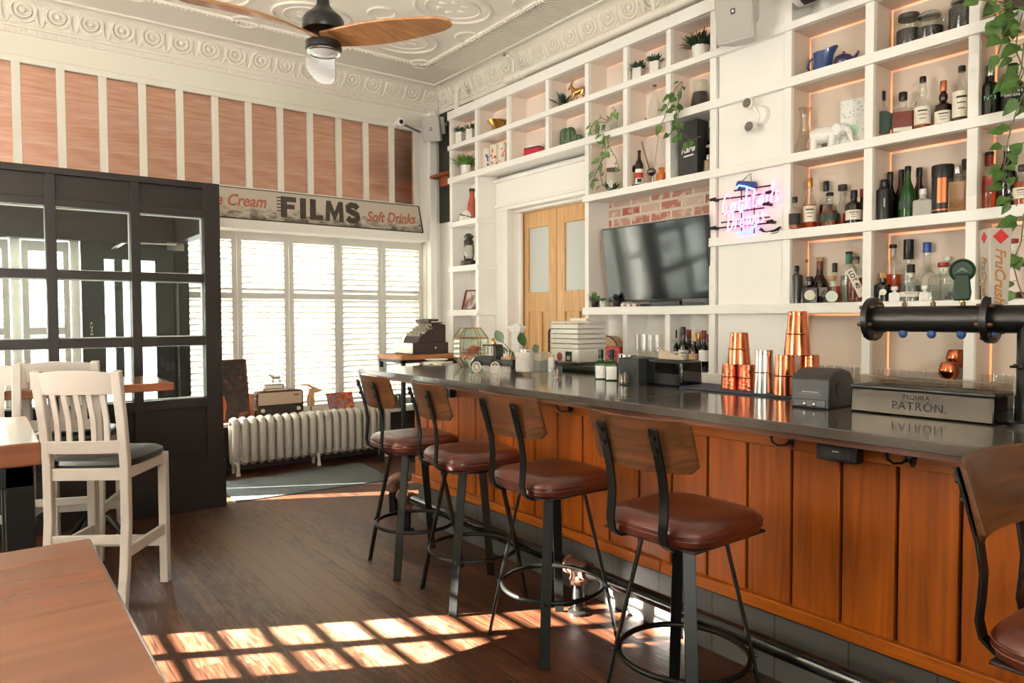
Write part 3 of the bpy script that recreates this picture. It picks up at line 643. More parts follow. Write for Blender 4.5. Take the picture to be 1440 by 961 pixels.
# ------------------------------------------------------------------ bar stools
LEATHER = mat('oxblood_leather', (80, 32, 18), .28, bump=.12, bscale=18, var=.25, vscale=9, coat=.25)
PLY = wood('stool_ply', (60, 36, 18), (100, 61, 32), 'y', 1.1, .42, 0)
STEELB = mat('blackened_steel', (30, 32, 30), .36, .75, bump=.05, bscale=25)
def make_stool():
    t = T('bar_stool', '', 'bar stool', (0, 0, 0), 0, 'leather bar stools along the bar')
    for sx in (1, -1):
        for sy in (1, -1):
            MB().strip([(sx*.205, sy*.205, 0), (sx*.17, sy*.17, .25), (sx*.098, sy*.098, .69)], .042, .011, (sx, -sy, 0)).build('leg', STEELB, t, .0015)
    MB().tube([(.226*math.cos(2*PI*i/48), .226*math.sin(2*PI*i/48), .25) for i in range(48)], .0105, 10, closed=True).build('foot_ring', STEELB, t)
    for sx in (1, -1):
        for sy in (1, -1): MB().cyl((sx*.158, sy*.158, .25), (sx*.182, sy*.182, .25), .008, n=8).build('ring_bolt', STEELB, t)
    MB().box(-.15, .15, -.15, .15, .68, .7).lathe([(.1, .655), (.1, .68)], 20).build('seat_plate', STEELB, t, .003)
    def loop(rx, ry, z, ex=4.2):
        out = []
        for i in range(40):
            a = 2*PI*i/40; c, s = math.cos(a), math.sin(a)
            out.append((math.copysign(abs(c)**(2/ex), c)*rx, math.copysign(abs(s)**(2/ex), s)*ry, z))
        return out
    lv = [(.205, .205, .698), (.217, .22, .706), (.221, .224, .722), (.222, .225, .738), (.217, .22, .754), (.2, .203, .768), (.16, .163, .775), (.09, .09, .773), (.03, .03, .771)]
    m = MB(); vs = []
    for a, b_, z in lv: vs += loop(a, b_, z)
    fs = [tuple(reversed(range(40)))]
    for j in range(len(lv)-1):
        for i in range(40): fs.append((j*40+i, j*40+(i+1) % 40, (j+1)*40+(i+1) % 40, (j+1)*40+i))
    fs.append(tuple((len(lv)-1)*40+i for i in range(40))); m.add(vs, fs, True); seat = m.build('seat', LEATHER, t)
    for z in (.726, .742): MB().tube(loop(.2225, .2255, z), .0035, 6, closed=True).build('piping', LEATHER, seat)
    MB().box(-.2, .2, -.2, .2, .69, .7).build('seat_board', mat('dark_seat_board', (40, 24, 18), .6), t, .004)
    for sy in (-.115, .115):
        br = MB().strip([(-.06, sy, .684), (-.17, sy, .684), (-.215, sy, .69), (-.243, sy, .712), (-.252, sy, .75), (-.247, sy, .80), (-.244, sy, .86), (-.254, sy, .93), (-.276, sy, 1.01), (-.302, sy, 1.095)], .036, .008, (0, 1, 0)).build('back_bracket', STEELB, t, .0015)
        MB().cyl((-.284, sy, 1.02), (-.292, sy, 1.018), .008, n=10).build('bolt', BLACK, br); MB().cyl((-.298, sy, 1.065), (-.306, sy, 1.063), .008, n=10).build('bolt', BLACK, br)
    # bent-ply backrest
    m = MB(); nu, nv = 20, 6; vs = []
    for side in (0, 1):
        for j in range(nv+1):
            for i in range(nu+1):
                u = -1+2*i/nu; v = j/nv; z = .955+.17*v; rr = .022
                e = max(0, abs(u)-.9)/.1
                z += (1-v)*.02*e*e-(v)*.012*e*e
                x = -.262-.042*v+.05*u*u+(.0 if side == 0 else .013)
                vs.append((x, u*.222, z-.012*(1-u*u)*(1-v)))
    K = (nu+1)*(nv+1); fs = []
    for s in (0, 1):
        for j in range(nv):
            for i in range(nu): a = s*K+j*(nu+1)+i; fs.append((a, a+1, a+nu+2, a+nu+1))
    bl = [i for i in range(nu+1)]+[j*(nu+1)+nu for j in range(1, nv+1)]+[nv*(nu+1)+i for i in reversed(range(nu))]+[j*(nu+1) for j in reversed(range(1, nv))]
    for i in range(len(bl)): a, b = bl[i], bl[(i+1) % len(bl)]; fs.append((a, b, b+K, a+K))
    m.add(vs, fs, True); m.build('backrest', PLY, t, .003)
    return t
s0 = make_stool()
STOOLS = [(2.05, 3.66, -5, 'farthest leather bar stool, next to the far end of the bar'), (2.055, 3.06, -9, 'second bar stool from the far end of the bar, brown wooden back'),
          (2.055, 2.42, -2, 'third bar stool from the far end, standing in the middle of the row'), (2.0, 1.635, 1, 'large near bar stool with its back to the camera, in front of the copper shakers'),
          (1.935, .385, -92, 'dark bar stool cut off by the right photo edge, turned sideways')]
for i, (x, y, a, lb) in enumerate(STOOLS):
    o = s0 if i == 0 else dup(s0)
    o.location = (x, y, 0); o.rotation_euler = (0, 0, math.radians(a)); o['label'] = lb

# ------------------------------------------------------------------ white high chairs and tall tables
CHW = mat('worn_white_paint', (204, 198, 189), .42, bump=.05, var=.03, vscale=14)
PADB = mat('black_vinyl', (38, 38, 40), .33, bump=.05, bscale=30)
def make_chair():
    t = T('bar_chair', '', 'bar chair', (0, 0, 0), 0, 'white slat-back bar chairs')
    for s in (-1, 1):
        MB().strip([(s*.185, -.265, 0), (s*.185, -.225, .22), (s*.185, -.2, .45), (s*.185, -.2, .74), (s*.185, -.225, .95), (s*.188, -.275, 1.2)], .044, .036, (1, 0, 0)).build('back_post', CHW, t, .005)
        MB().strip([(s*.19, .2, 0), (s*.19, .2, .72)], .044, .044, (1, 0, 0)).build('leg', CHW, t, .004)
        MB().box(s*.19-.011, s*.19+.011, -.2, .2, .66, .715).build('side_apron', CHW, t, .003)
        MB().box(s*.19-.011, s*.19+.011, -.21, .2, .27, .325).build('side_stretcher', CHW, t, .003)
    MB().box(-.18, .18, .19, .212, .66, .715).build('front_apron', CHW, t, .003); MB().box(-.18, .18, -.21, -.19, .655, .715).build('rear_apron', CHW, t, .003)
    MB().box(-.18, .18, .19, .212, .2, .26).build('front_stretcher', CHW, t, .003); MB().box(-.18, .18, -.222, -.2, .34, .385).build('rear_stretcher', CHW, t, .003)
    def curved(z0, z1, y0, dy, bow, name):
        m = MB(); n = 12; vs = []
        for i in range(n+1):
            u = -1+2*i/n; bx = -bow*(1-u*u); tp = .014*(1-u*u) if z1 > 1.1 else 0
            vs += [(u*.175, y0+bx, z0), (u*.175, y0+bx+.02, z0), (u*.175, y0+dy+bx+.02, z1+tp), (u*.175, y0+dy+bx, z1+tp)]
        fs = [(0, 1, 2, 3), tuple(n*4+k for k in (3, 2, 1, 0))]
        for i in range(n):
            for k in range(4): fs.append((i*4+k, i*4+4+k, i*4+4+(k+1) % 4, i*4+(k+1) % 4))
        m.add(vs, fs, True); m.build(name, CHW, t, .003)
    curved(1.085, 1.19, -.265, -.025, .028, 'top_rail'); curved(.79, .855, -.222, -.012, .012, 'lower_rail')
    for i in range(5):
        u = -.68+.34*i; b = .02*(1-u*u); MB().strip([(u*.172, -.225-.012*(1-u*u), .85), (u*.172, -.222-b, .95), (u*.174, -.255-.028*(1-u*u), 1.092)], .026, .012, (1, 0, 0)).build('back_slat', CHW, t, .002)
    lv = [(.205, .215, .715), (.215, .225, .73), (.212, .222, .75), (.19, .2, .765), (.1, .1, .77)]; vs = []
    for a, b, z in lv:
        for i in range(36):
            q = 2*PI*i/36; c, s = math.cos(q), math.sin(q); vs.append((math.copysign(abs(c)**.45, c)*a, .02+math.copysign(abs(s)**.45, s)*b, z))
    fs = [tuple(reversed(range(36)))]
    for j in range(4):
        for i in range(36): fs.append((j*36+i, j*36+(i+1) % 36, (j+1)*36+(i+1) % 36, (j+1)*36+i))
    fs.append(tuple(4*36+i for i in range(36))); m = MB(); m.add(vs, fs, True); m.build('seat_pad', PADB, t)
    return t
c0 = make_chair(); c0.location = (.545, 4.2, 0); c0.rotation_euler = (0, 0, math.radians(-34.8)); c0['label'] = 'nearest white slat-back bar chair with black seat pad, back to the camera'
q = Vector((0, 0, EYE))+ray(136, 504)*4.2; a2 = math.radians(-22); f2 = Vector((-math.sin(a2), math.cos(a2))); r2 = Vector((f2.y, -f2.x))
dup(c0, 'white bar chair just behind the nearest one, drawn up to the far table', None, (q.x-.2*r2.x+.28*f2.x, q.y-.2*r2.y+.28*f2.y, 0), a2)
dup(c0, 'white bar chair cut off by the left photo edge, behind the middle table', None, (-.02, 4.52, 0), math.radians(176))
TABW = wood('table_top_oak', (132, 78, 50), (152, 94, 62), 'x', .8, .22, .5)
def table(name, lb, x0, x1, y0, y1, th, z=1.05, leg=True):
    t = T(name, lb, 'table', ((x0+x1)/2, (y0+y1)/2, 0), 0, 'tall wooden tables'); hx, hy = (x1-x0)/2, (y1-y0)/2
    MB().box(-hx, hx, -hy, hy, z-th, z).build('tabletop', TABW, t, .006)
    if leg:
        MB().box(-hx+.02, hx-.02, -hy+.02, hy-.02, z-th-.07, z-th).build('apron', BLACK, t, .003)
        for sx in (-1, 1):
            for yy in (-hy+.06, hy-.36):
                MB().box(sx*(hx-.06)-.04, sx*(hx-.06)+.04, yy-.04, yy+.04, 0, z-th).build('leg', BLACK, t, .004)
    return t
table('tall_table', 'reddish wooden tall table nearest the camera at the lower left corner', -.75, .163, .35, 1.495, .05)
table('tall_table', 'middle wooden tall table on black legs beside the white chairs', -.75, .168, 2.76, 3.55, .075)
t3 = table('tall_table', 'far wooden tall table in front of the dark porch screen', -.55, 1.0, 4.84, 5.5, .052, leg=False)
IRON = mat('cast_iron', (24, 23, 22), .5, .4)
m = MB()
for dx in (.38, -.38):
    m.lathe([(.03, .05), (.035, .1), (.022, .16), (.022, .3), (.034, .34), (.02, .38), (.018, .55), (.032, .6), (.02, .66), (.02, .9), (.04, .96), (.09, .998)], 16, (dx, 0, 0))
    for a in range(4):
        c, s = math.cos(a*PI/2+.78), math.sin(a*PI/2+.78)
        m.tube([(dx, 0, .16), (dx+.08*c, .08*s, .19), (dx+.16*c, .16*s, .1), (dx+.23*c, .23*s, .03), (dx+.26*c, .26*s, .02)], [.02, .022, .02, .018, .022], 8)
        m.tube([(dx+.05*c, .05*s, .9), (dx+.09*c, .09*s, .86), (dx+.06*c, .06*s, .82), (dx+.03*c, .03*s, .86)], .008, 6)
m.build('pedestal', IRON, t3)

# ------------------------------------------------------------------ radiator, shutters, sign, mat
RAD = mat('chipped_radiator_paint', (206, 200, 186), .5, .1, bump=.25, bscale=70, var=.06, vscale=60)
rad = T('radiator', 'low white cast-iron column radiator under the shuttered window', 'radiator', (1.86, 6.78, 0))
for i in range(20):
    x = .04+.081*i; m = MB()
    for y in (-.065, .055):
        m.tube([(x, y, .13), (x, y, .15), (x, y, .46), (x, y, .475)], [.022, .033, .033, .024], 10)
    m.tube([(x, -.065, .46), (x, -.05, .492), (x, -.005, .503), (x, .04, .492), (x, .055, .46)], [.033, .034, .034, .034, .033], 10)
    m.tube([(x, -.065, .14), (x, -.04, .115), (x, .03, .115), (x, .055, .14)], [.033, .034, .034, .033], 10)
    m.box(x-.011, x+.011, -.02, .02, .495, .522)
    m.build('radiator_section', RAD, rad, smooth=None)
MB().tube([(.02, -.005, .44), (1.62, -.005, .44)], .026, 12).tube([(.02, -.005, .15), (1.62, -.005, .15)], .026, 12).build('connecting_pipe', RAD, rad)
for x in (.05, .82, 1.55):
    MB().tube([(x, -.07, .12), (x, -.085, .06), (x, -.09, 0)], [.024, .015, .022], 8).build('foot', RAD, rad); MB().tube([(x, .05, .12), (x, .06, 0)], [.024, .018], 8).build('foot', RAD, rad)
LOUV = mat('louvre_white', (228, 224, 214), .5)
def shutter(x0, x1, lb, tilt, z0=.475, z1=2.292, y=7.12, rail=1.67):
    t = T('window_shutter', lb, 'shutter', (x0, y, z0), 0, 'plantation shutters'); wdt = x1-x0; h = z1-z0; st = .046
    fr = MB(); fr.box(0, st, -.014, .014, 0, h); fr.box(wdt-st, wdt, -.014, .014, 0, h); fr.box(st, wdt-st, -.013, .013, h-.085, h); fr.box(st, wdt-st, -.013, .013, 0, .075); fr.box(st, wdt-st, -.013, .013, rail-z0-.03, rail-z0+.03)
    fr.build('frame', LOUV, t, .002)
    sl = MB(); n0 = Vector((0, math.sin(tilt), math.cos(tilt)))
    for a, b in ((.075, rail-z0-.03), (rail-z0+.03, h-.085)):
        k = max(1, round((b-a)/.056)); p = (b-a)/k
        for i in range(k):
            z = a+p*(i+.5); sl.bar((st, 0, z), (wdt-st, 0, z), .062, .007, n0)
    sl.build('louvres', LOUV, t)
    m = MB(); m.tube([(wdt-.014, -.018, h*.5), (wdt-.014, -.018, h*.5+.05)], .006, 8); m.tube([(wdt-.014, -.018, h*.14), (wdt-.014, -.018, h*.14+.05)], .006, 8); m.build('hinge', LOUV, t)
for x0, x1, lb, tl in ((1.565, 2.045, 'shutter panel at the dark porch screen, half hidden behind it', .46), (2.05, 2.555, 'shutter panel behind the old radio and the books', .48), (2.56, 3.085, 'shutter panel behind the carved deer head', .5),
                       (3.09, 3.59, 'shutter panel over the small picture card, left of the register table', .64), (3.595, 4.10, 'shutter panel behind the cash register, next to the corner pilaster', .66)): shutter(x0, x1, lb, tl)
for x0, x1, lb in ((-.255, .24, 'porch window shutter left of the dark post, seen through the screen glass'), (.325, .655, 'narrow porch window shutter beside the porch door')): shutter(x0, x1, lb, .08, .53, 2.09, 7.0, 1.35)
def sign_mat():
    m, nt, b = _new('weathered_sign_board'); N = nt.nodes.new; L = nt.links.new
    tc = N('ShaderNodeTexCoord'); sx = N('ShaderNodeSeparateXYZ'); L(tc.outputs['Object'], sx.inputs[0])
    n = N('ShaderNodeTexNoise'); n.inputs['Scale'].default_value = 16; n.inputs['Detail'].default_value = 9; n.inputs['Roughness'].default_value = .7; mp = N('ShaderNodeMapping'); mp.inputs['Scale'].default_value = (.6, 1, 1.2); L(tc.outputs['Object'], mp.inputs[0]); L(mp.outputs[0], n.inputs[0])
    a = N('ShaderNodeMath'); a.operation = 'MULTIPLY_ADD'; a.inputs[1].default_value = -1.5; a.inputs[2].default_value = .29; L(sx.outputs[2], a.inputs[0])
    s = N('ShaderNodeMath'); s.operation = 'ADD'; L(a.outputs[0], s.inputs[0]); L(n.outputs[0], s.inputs[1])
    r = N('ShaderNodeValToRGB'); e = r.color_ramp.elements; e[0].position = .62; e[0].color = s2l((203, 193, 176)) + (1,); e[1].position = .84; e[1].color = s2l((92, 86, 74)) + (1,)
    L(s.outputs[0], r.inputs[0]); L(r.outputs[0], b.inputs['Base Color']); b.inputs['Roughness'].default_value = .75
    bp = N('ShaderNodeBump'); bp.inputs['Strength'].default_value = .3; L(n.outputs[0], bp.inputs['Height']); L(bp.outputs[0], b.inputs['Normal'])
    return m
sg = T('vintage_sign', 'weathered hand-painted sign board above the shutters reading FILMS', 'sign', (1.3, 6.95, 2.392))
MB().prism([(0, 0), (2.72, 0), (2.665, .285), (0, .285)], 0, .03, 'y').build('board', sign_mat(), sg)
MB().bar((0, -.004, 0), (2.72, -.004, 0), .012, .012).bar((2.722, -.002, 0), (2.667, -.002, .287), .012, .012, (0, 1, 0)).bar((0, -.002, .287), (2.667, -.002, .287), .006, .008).build('edging', mat('dark_old_iron', (62, 56, 48), .7, bump=.3), sg)
REDP = mat('faded_red_lettering', (184, 104, 84), .7, var=.3, vscale=60); BKP = mat('faded_black_lettering', (74, 66, 54), .7, var=.3, vscale=50)
def sgx(px): return at('y', 6.95, px, 290).x-1.3
xa, xz = sgx(395), sgx(506); u = (xz-xa)/5.05; z0_, z1_ = .045, .25; tk = .36*u
m = MB(); m.box(xa, xa+tk, -.005, 0, z0_, z1_).box(xa+tk, xa+.92*u, -.005, 0, z1_-.05, z1_).box(xa+tk, xa+.82*u, -.005, 0, z0_+.085, z0_+.13); m.build('letter_f', BKP, sg)
m = MB(); m.box(xa+1.16*u, xa+1.16*u+tk, -.005, 0, z0_, z1_); m.build('letter_i', BKP, sg)
m = MB(); m.box(xa+1.78*u, xa+1.78*u+tk, -.005, 0, z0_, z1_).box(xa+1.78*u+tk, xa+2.6*u, -.005, 0, z0_, z0_+.05); m.build('letter_l', BKP, sg)
x_ = xa+2.75*u; w_ = 1.2*u; m = MB(); m.prism([(x_, z0_), (x_+.28*u, z0_), (x_+.30*u, z0_+.11), (x_+w_/2, z0_+.0), (x_+w_-.30*u, z0_+.11), (x_+w_-.28*u, z0_), (x_+w_, z0_), (x_+w_-.06*u, z1_), (x_+w_-.34*u, z1_), (x_+w_/2, z0_+.1), (x_+.34*u, z1_), (x_+.06*u, z1_)], -.005, 0, 'y'); m.build('letter_m', BKP, sg)
m = MB(); cx_ = xa+4.55*u; pts = [(.34, .80), (.18, .97), (-.12, 1.0), (-.32, .86), (-.30, .66), (0, .53), (.30, .40), (.36, .18), (.16, .02), (-.14, 0), (-.36, .17)]
m.strip([(cx_+a_*u, -.0025, z0_+.022+b_*(z1_-z0_-.044)) for a_, b_ in pts], .005, .062, (0, 1, 0)); m.build('letter_s', BKP, sg)
e = MB()
for k in range(5): e.box(sgx(392)-.02, sgx(392)+.05, -.004, -.002, .10+.032*k, .112+.032*k)
e.build('shading_stroke', BKP, sg)
words('lettering', 'Ice Cream', .155, REDP, sg, (sgx(371)-.26, -.003, .165), (1, 0, .02), (0, 0, 1), .002, offset=.003, shear=.25, sx=.86)
words('lettering', 'Soft Drinks', .15, REDP, sg, ((sgx(516)+sgx(583))/2, -.003, .13), (1, 0, .03), (0, 0, 1), .002, offset=.003, shear=.2, sx=.84)
mt = MB(); mt.prism([(1.62, 5.74), (2.95, 5.68), (3.05, 6.55), (1.66, 6.5)], 0, .008, 'z')
tag(mt.build('floor_mat', mat('charcoal_rubber_mat', (70, 74, 72), .75, bump=.4, bscale=90, var=.12, vscale=5)), 'dark grey rubber mat on the floor in front of the radiator', 'mat')

# ------------------------------------------------------------------ ceiling fan
fc = Vector((0, 0, EYE))+ray(455, 52)*3.7
fan = T('ceiling_fan', 'three-blade wooden ceiling fan with black motor and lamp', 'ceiling fan', (fc.x, fc.y, fc.z))
MB().lathe([(.0, ZC-fc.z), (.06, ZC-fc.z), (.06, ZC-fc.z-.05), (.02, ZC-fc.z-.08)], 20).build('ceiling_canopy', BLACK, fan)
MB().cyl((0, 0, .1), (0, 0, ZC-fc.z-.05), .014).build('downrod', BLACK, fan)
MB().lathe([(.03, .2), (.035, .16), (.06, .13), (.09, .105), (.105, .085), (.108, .04), (.104, .028), (.09, .02)], 32).build('motor_housing', BLACK, fan)
MB().lathe([(.088, -.03), (.092, -.036), (.093, -.068), (.088, -.074), (.0, -.074)], 32).build('light_kit', BLACK, fan)
lk = MB().lathe([(.086, -.074), (.088, -.082), (.082, -.086), (.074, -.084)], 32, cap=False).build('lamp_rim', STEEL, fan)
MB().lathe([(.078, -.082), (.05, -.094), (0, -.1)], 28).build('lamp_lens', mat('lamp_lens', (225, 226, 222), .25), lk)
BLADE = wood('walnut_blade', (150, 100, 60), (196, 142, 92), 'x', 1.0, .2, .8)
def blade(deg):
    m = MB(); n = 26; vs = []; a = math.radians(deg)
    for i in range(n+1):
        t = i/n; r = .0+.71*t
        wd = .052+.035*math.sin(PI*min(1, t*1.0))**1.2 if t < .55 else .052+.035*math.sin(PI*t)**1.2
        if t > .9: wd *= (1-((t-.9)/.1)**2*.55)
        pit = -math.radians(24*(1-t)+9) ; zc = -.012+.012*math.sin(PI*t); sw_ = .03*math.sin(PI*t)
        for sy in (-1, 1):
            for sz in (-1, 1):
                y = sy*wd; vs.append((r, y*math.cos(pit)+sw_, zc+y*math.sin(pit)*.75+sz*.006))
    fs = [(0, 1, 3, 2), tuple(n*4+k for k in (2, 3, 1, 0))]
    for i in range(n):
        o = i*4
        for p, q in ((0, 1), (1, 3), (3, 2), (2, 0)): fs.append((o+p, o+q, o+4+q, o+4+p))
    m.M = Matrix.Rotation(a, 4, 'Z'); m.add(vs, fs, True); m.build('blade', BLADE, fan, .002)
base = -math.degrees(YAW)-2
for k in (0, 120, 240): blade(base-15+k)
# ------------------------------------------------------------------ bottles and the things on the shelves
CLEAR = glass('clear_bottle_glass', (246, 249, 246), gloss=.4); GGREEN = glass('green_bottle_glass', (52, 120, 48), gloss=.3, diffuse=.25)
GBLACK = mat('black_bottle_glass', (11, 9, 8), .08, spec=.6, coat=.1); GBROWN = mat('brown_bottle_glass', (46, 19, 8), .1, spec=.6, coat=.1)
GDGREEN = mat('dark_green_bottle_glass', (18, 30, 17), .12, spec=.6, coat=.1)
def liq(n, rgb): return glass(n, rgb, gloss=.05, diffuse=.28)
AMBER = liq('amber_spirit', (222, 112, 30)); REDAMB = liq('red_amber_spirit', (178, 54, 20)); PALEAMB = liq('pale_gold_spirit', (226, 176, 100)); DKRED = liq('dark_red_spirit', (96, 24, 20)); CLEARL = glass('clear_spirit', (232, 236, 234), gloss=.04)
PAPER = mat('cream_label', (232, 224, 204), .7, var=.05, vscale=90); INK = mat('label_ink', (40, 36, 34), .7); LDARK = mat('black_label', (38, 34, 34), .6); LGREY = mat('grey_label', (172, 168, 160), .6)
LRED = mat('red_label', (138, 40, 36), .6); LGREEN = mat('green_label', (40, 66, 56), .6); WHITECER = mat('white_ceramic', (238, 235, 228), .22, coat=.3); GOLD = mat('gold_capsule', (190, 140, 70), .3, .8)
CAPBLK = mat('black_cap', (14, 13, 13), .4); CAPRED = mat('red_cap', (140, 36, 32), .4); CAPSIL = STEEL; CORK = mat('cork', (188, 146, 98), .8, bump=.2); CAPBLUE = mat('blue_capsule', (40, 74, 150), .35); CAPGRN = mat('green_neck_band', (70, 128, 106), .4); CAPWOOD = mat('light_wood_stopper', (196, 150, 96), .5); CAPCOP = mat('copper_capsule', (186, 112, 74), .35, .8); CAPWHT = WHITECER
PROF = {
 'bord': [(.9, 0), (1, .02), (1, .60), (.93, .67), (.62, .74), (.4, .80), (.36, .86), (.35, .97), (.4, .975), (.4, 1)],
 'tall': [(.9, 0), (1, .02), (1, .52), (.9, .6), (.62, .70), (.42, .80), (.36, .88), (.36, 1)],
 'burg': [(.9, 0), (1, .02), (1, .42), (.86, .54), (.58, .68), (.38, .78), (.34, .86), (.33, 1)],
 'bulb': [(.86, 0), (.98, .02), (1, .5), (.92, .58), (.5, .64), (.38, .68), (.52, .76), (.5, .84), (.34, .90), (.34, 1)],
 'round': [(.6, 0), (.8, .02), (1, .2), (1, .36), (.86, .5), (.5, .62), (.36, .68), (.34, 1)],
 'pear': [(.92, 0), (1, .03), (1, .28), (.8, .5), (.5, .68), (.34, .78), (.34, 1)],
 'squat': [(.9, 0), (1, .02), (1, .6), (.92, .68), (.5, .74), (.34, .78), (.34, 1)],
 'shldr': [(.92, 0), (1, .02), (1, .62), (.95, .69), (.7, .76), (.42, .80), (.38, .84), (.38, 1)],
 'flare': [(.92, 0), (1, .03), (.95, .3), (.6, .55), (.45, .7), (.5, .9), (.62, 1)],
 'cyl': [(.96, 0), (1, .01), (1, .8), (.94, .84), (.5, .88), (.42, .9), (.42, 1)]}
def facing(p): return math.atan2(-p[1], -p[0])
def bottle(px, top, L, lb, kind='bord', r=.038, body=CLEAR, liquid=None, fill=.6, cap=CAPBLK, ch=.035, cr=None, lab=None, lz=(.12, .5), shape='wrap', dx=.1, sq=False, name='spirit_bottle', cat='bottle', group='bottles on the back-bar shelves', text=None, tsize=.03, tmat=None, neck=None, loc=None, h=None, tz=None):
    if loc is None:
        q = at('x', XS+dx, px, top); loc = Vector((q.x, q.y, LV[L][1]+.004)); h = q.z-loc.z
    th = facing(loc); t = T(name, lb, cat, loc, 0, group); hb = h-ch*.75
    prof = PROF[kind]
    def shell(pr, scale=1.0):
        m = MB()
        if sq:
            # square-bodied bottle: rounded square section that turns round at the neck
            n = 28; vs = []
            for rr, z in pr:
                k = 1 if rr > .7 else max(0, (rr-.4)/.3); ex = 2+6*k
                for i in range(n):
                    a = 2*PI*i/n; c, s = math.cos(a), math.sin(a); x = math.copysign(abs(c)**(2/ex), c)*rr*r*scale*.8; y = math.copysign(abs(s)**(2/ex), s)*rr*r*scale
                    vs.append((x*math.cos(th)-y*math.sin(th), x*math.sin(th)+y*math.cos(th), z))
            fs = [tuple(reversed(range(n)))]+[(j*n+i, j*n+(i+1) % n, (j+1)*n+(i+1) % n, (j+1)*n+i) for j in range(len(pr)-1) for i in range(n)]+[tuple((len(pr)-1)*n+i for i in range(n))]
            m.add(vs, fs, True)
        else: m.lathe([(a*r*scale, z) for a, z in pr], 24)
        return m
    shell([(a, z*hb) for a, z in prof]).build('bottle_body', body, t)
    if liquid:
        zf = fill*hb; pr = []
        for j, (a, z) in enumerate(prof):
            z *= hb
            if z >= zf:
                a0, z0 = prof[j-1][0], prof[j-1][1]*hb; pr.append((a0+(a-a0)*(zf-z0)/max(1e-6, z-z0), zf)); break
            pr.append((a, max(z, .006)))
        shell(pr, .93).build('liquid', liquid, t)
    nr = prof[-1][0]*r; c_ = cr or nr*1.12
    if cap: MB().lathe([(c_*.96, h-ch), (c_, h-ch+.002), (c_, h-.003), (c_*.9, h)], 18).build('cap', cap, t)
    if neck: MB().lathe([(nr*1.04, h-ch-neck[1]), (nr*1.05, h-ch)], 18).build('neck_band', neck[0], t)
    if lab:
        z0, z1 = lz[0]*hb, lz[1]*hb; d = Vector((math.cos(th), math.sin(th), 0)); s = Vector((-d.y, d.x, 0)); bd_ = r*.8 if sq else r
        if shape == 'wrap' and not sq: m = MB().lathe([(r*1.012, z0), (r*1.012, z1)], 20, cap=False, a0=th-1.25, a1=th+1.25)
        elif shape == 'disc':
            m = MB(); rad_ = (z1-z0)/2; cc = d*(bd_+.003); pts = [cc+s*rad_*1.0*math.cos(2*PI*i/28)+Vector((0, 0, (z0+z1)/2+rad_*math.sin(2*PI*i/28))) for i in range(28)]
            m.add([p for p in pts]+[p-d*.004 for p in pts], [tuple(range(28))]+[(i, (i+1) % 28, 28+(i+1) % 28, 28+i) for i in range(28)])
        else:
            m = MB(); wv = r*.8; cc = d*(bd_+.0015); m.add([cc-s*wv+Vector((0, 0, z0)), cc+s*wv+Vector((0, 0, z0)), cc+s*wv+Vector((0, 0, z1)), cc-s*wv+Vector((0, 0, z1)), cc-s*wv-d*.002+Vector((0, 0, z0)), cc+s*wv-d*.002+Vector((0, 0, z0)), cc+s*wv-d*.002+Vector((0, 0, z1)), cc-s*wv-d*.002+Vector((0, 0, z1))], [(0, 1, 2, 3), (0, 4, 5, 1), (2, 6, 7, 3)])
        m.build('label', lab, t)
        if not text and lab is PAPER and shape == 'wrap':
            e = MB()
            for k, (f0, f1) in enumerate(((.72, .8), (.52, .56), (.3, .34))): e.lathe([(r*1.02, z0+(z1-z0)*f0), (r*1.02, z0+(z1-z0)*f1)], 8, cap=False, a0=th-.55+.1*k, a1=th+.55-.1*k)
            e.build('label_print', INK, t)
    if text:
        d = Vector((math.cos(th), math.sin(th), 0)); s = Vector((-d.y, d.x, 0)); zz = (tz if tz is not None else (lz[0]+lz[1])/2)*hb
        words('lettering', text, tsize, tmat or INK, t, d*(r*1.06+.001)+Vector((0, 0, zz)), s, (0, 0, 1), .0004)
    return t
B = bottle
# third shelf (whiskies), middle cell
B(1241, 129, 3, 'short whisky bottle with dark oval label beside the red-amber decanter', 'shldr', .04, CLEAR, PALEAMB, .62, CAPBLK, .05, lab=LGREEN, lz=(.12, .66), shape='disc')
B(1270, 130, 3, 'square decanter of red-amber whiskey with a thin white label strip', 'squat', .056, CLEAR, REDAMB, .62, CAPBLK, .045, lab=PAPER, lz=(.1, .2), sq=True, shape='flat')
B(1298, 108, 3, 'clear swan-necked whisky bottle with a white label', 'bulb', .042, CLEAR, AMBER, .4, CAPBLK, .03, lab=PAPER, lz=(.14, .48))
B(1327, 114, 3, 'dark brown bulb-necked whisky bottle with copper-coloured capsule', 'bulb', .042, GBROWN, None, .5, CAPCOP, .055, lab=PAPER, lz=(.1, .42))
B(1353, 93, 3, 'tall clear liqueur bottle with cream label and dark red contents', 'tall', .043, CLEAR, DKRED, .58, CAPBLK, .03, lab=PAPER, lz=(.12, .6), dx=.09)
B(1393, 92, 3, 'dark green gin bottle with silver cap and pale green lettering', 'shldr', .05, GDGREEN, None, .5, CAPSIL, .055, text='N\u00b03', tsize=.032, tmat=mat('pale_green_ink', (130, 200, 160), .5), tz=.4, dx=.07)
B(1424, 90, 3, 'black bottle with white block lettering among the ivy leaves', 'shldr', .052, GBLACK, None, .5, CAPBLK, .05, text="DOCTOR'S\nORDERS", tsize=.017, tmat=WHITE, tz=.42, dx=.07)
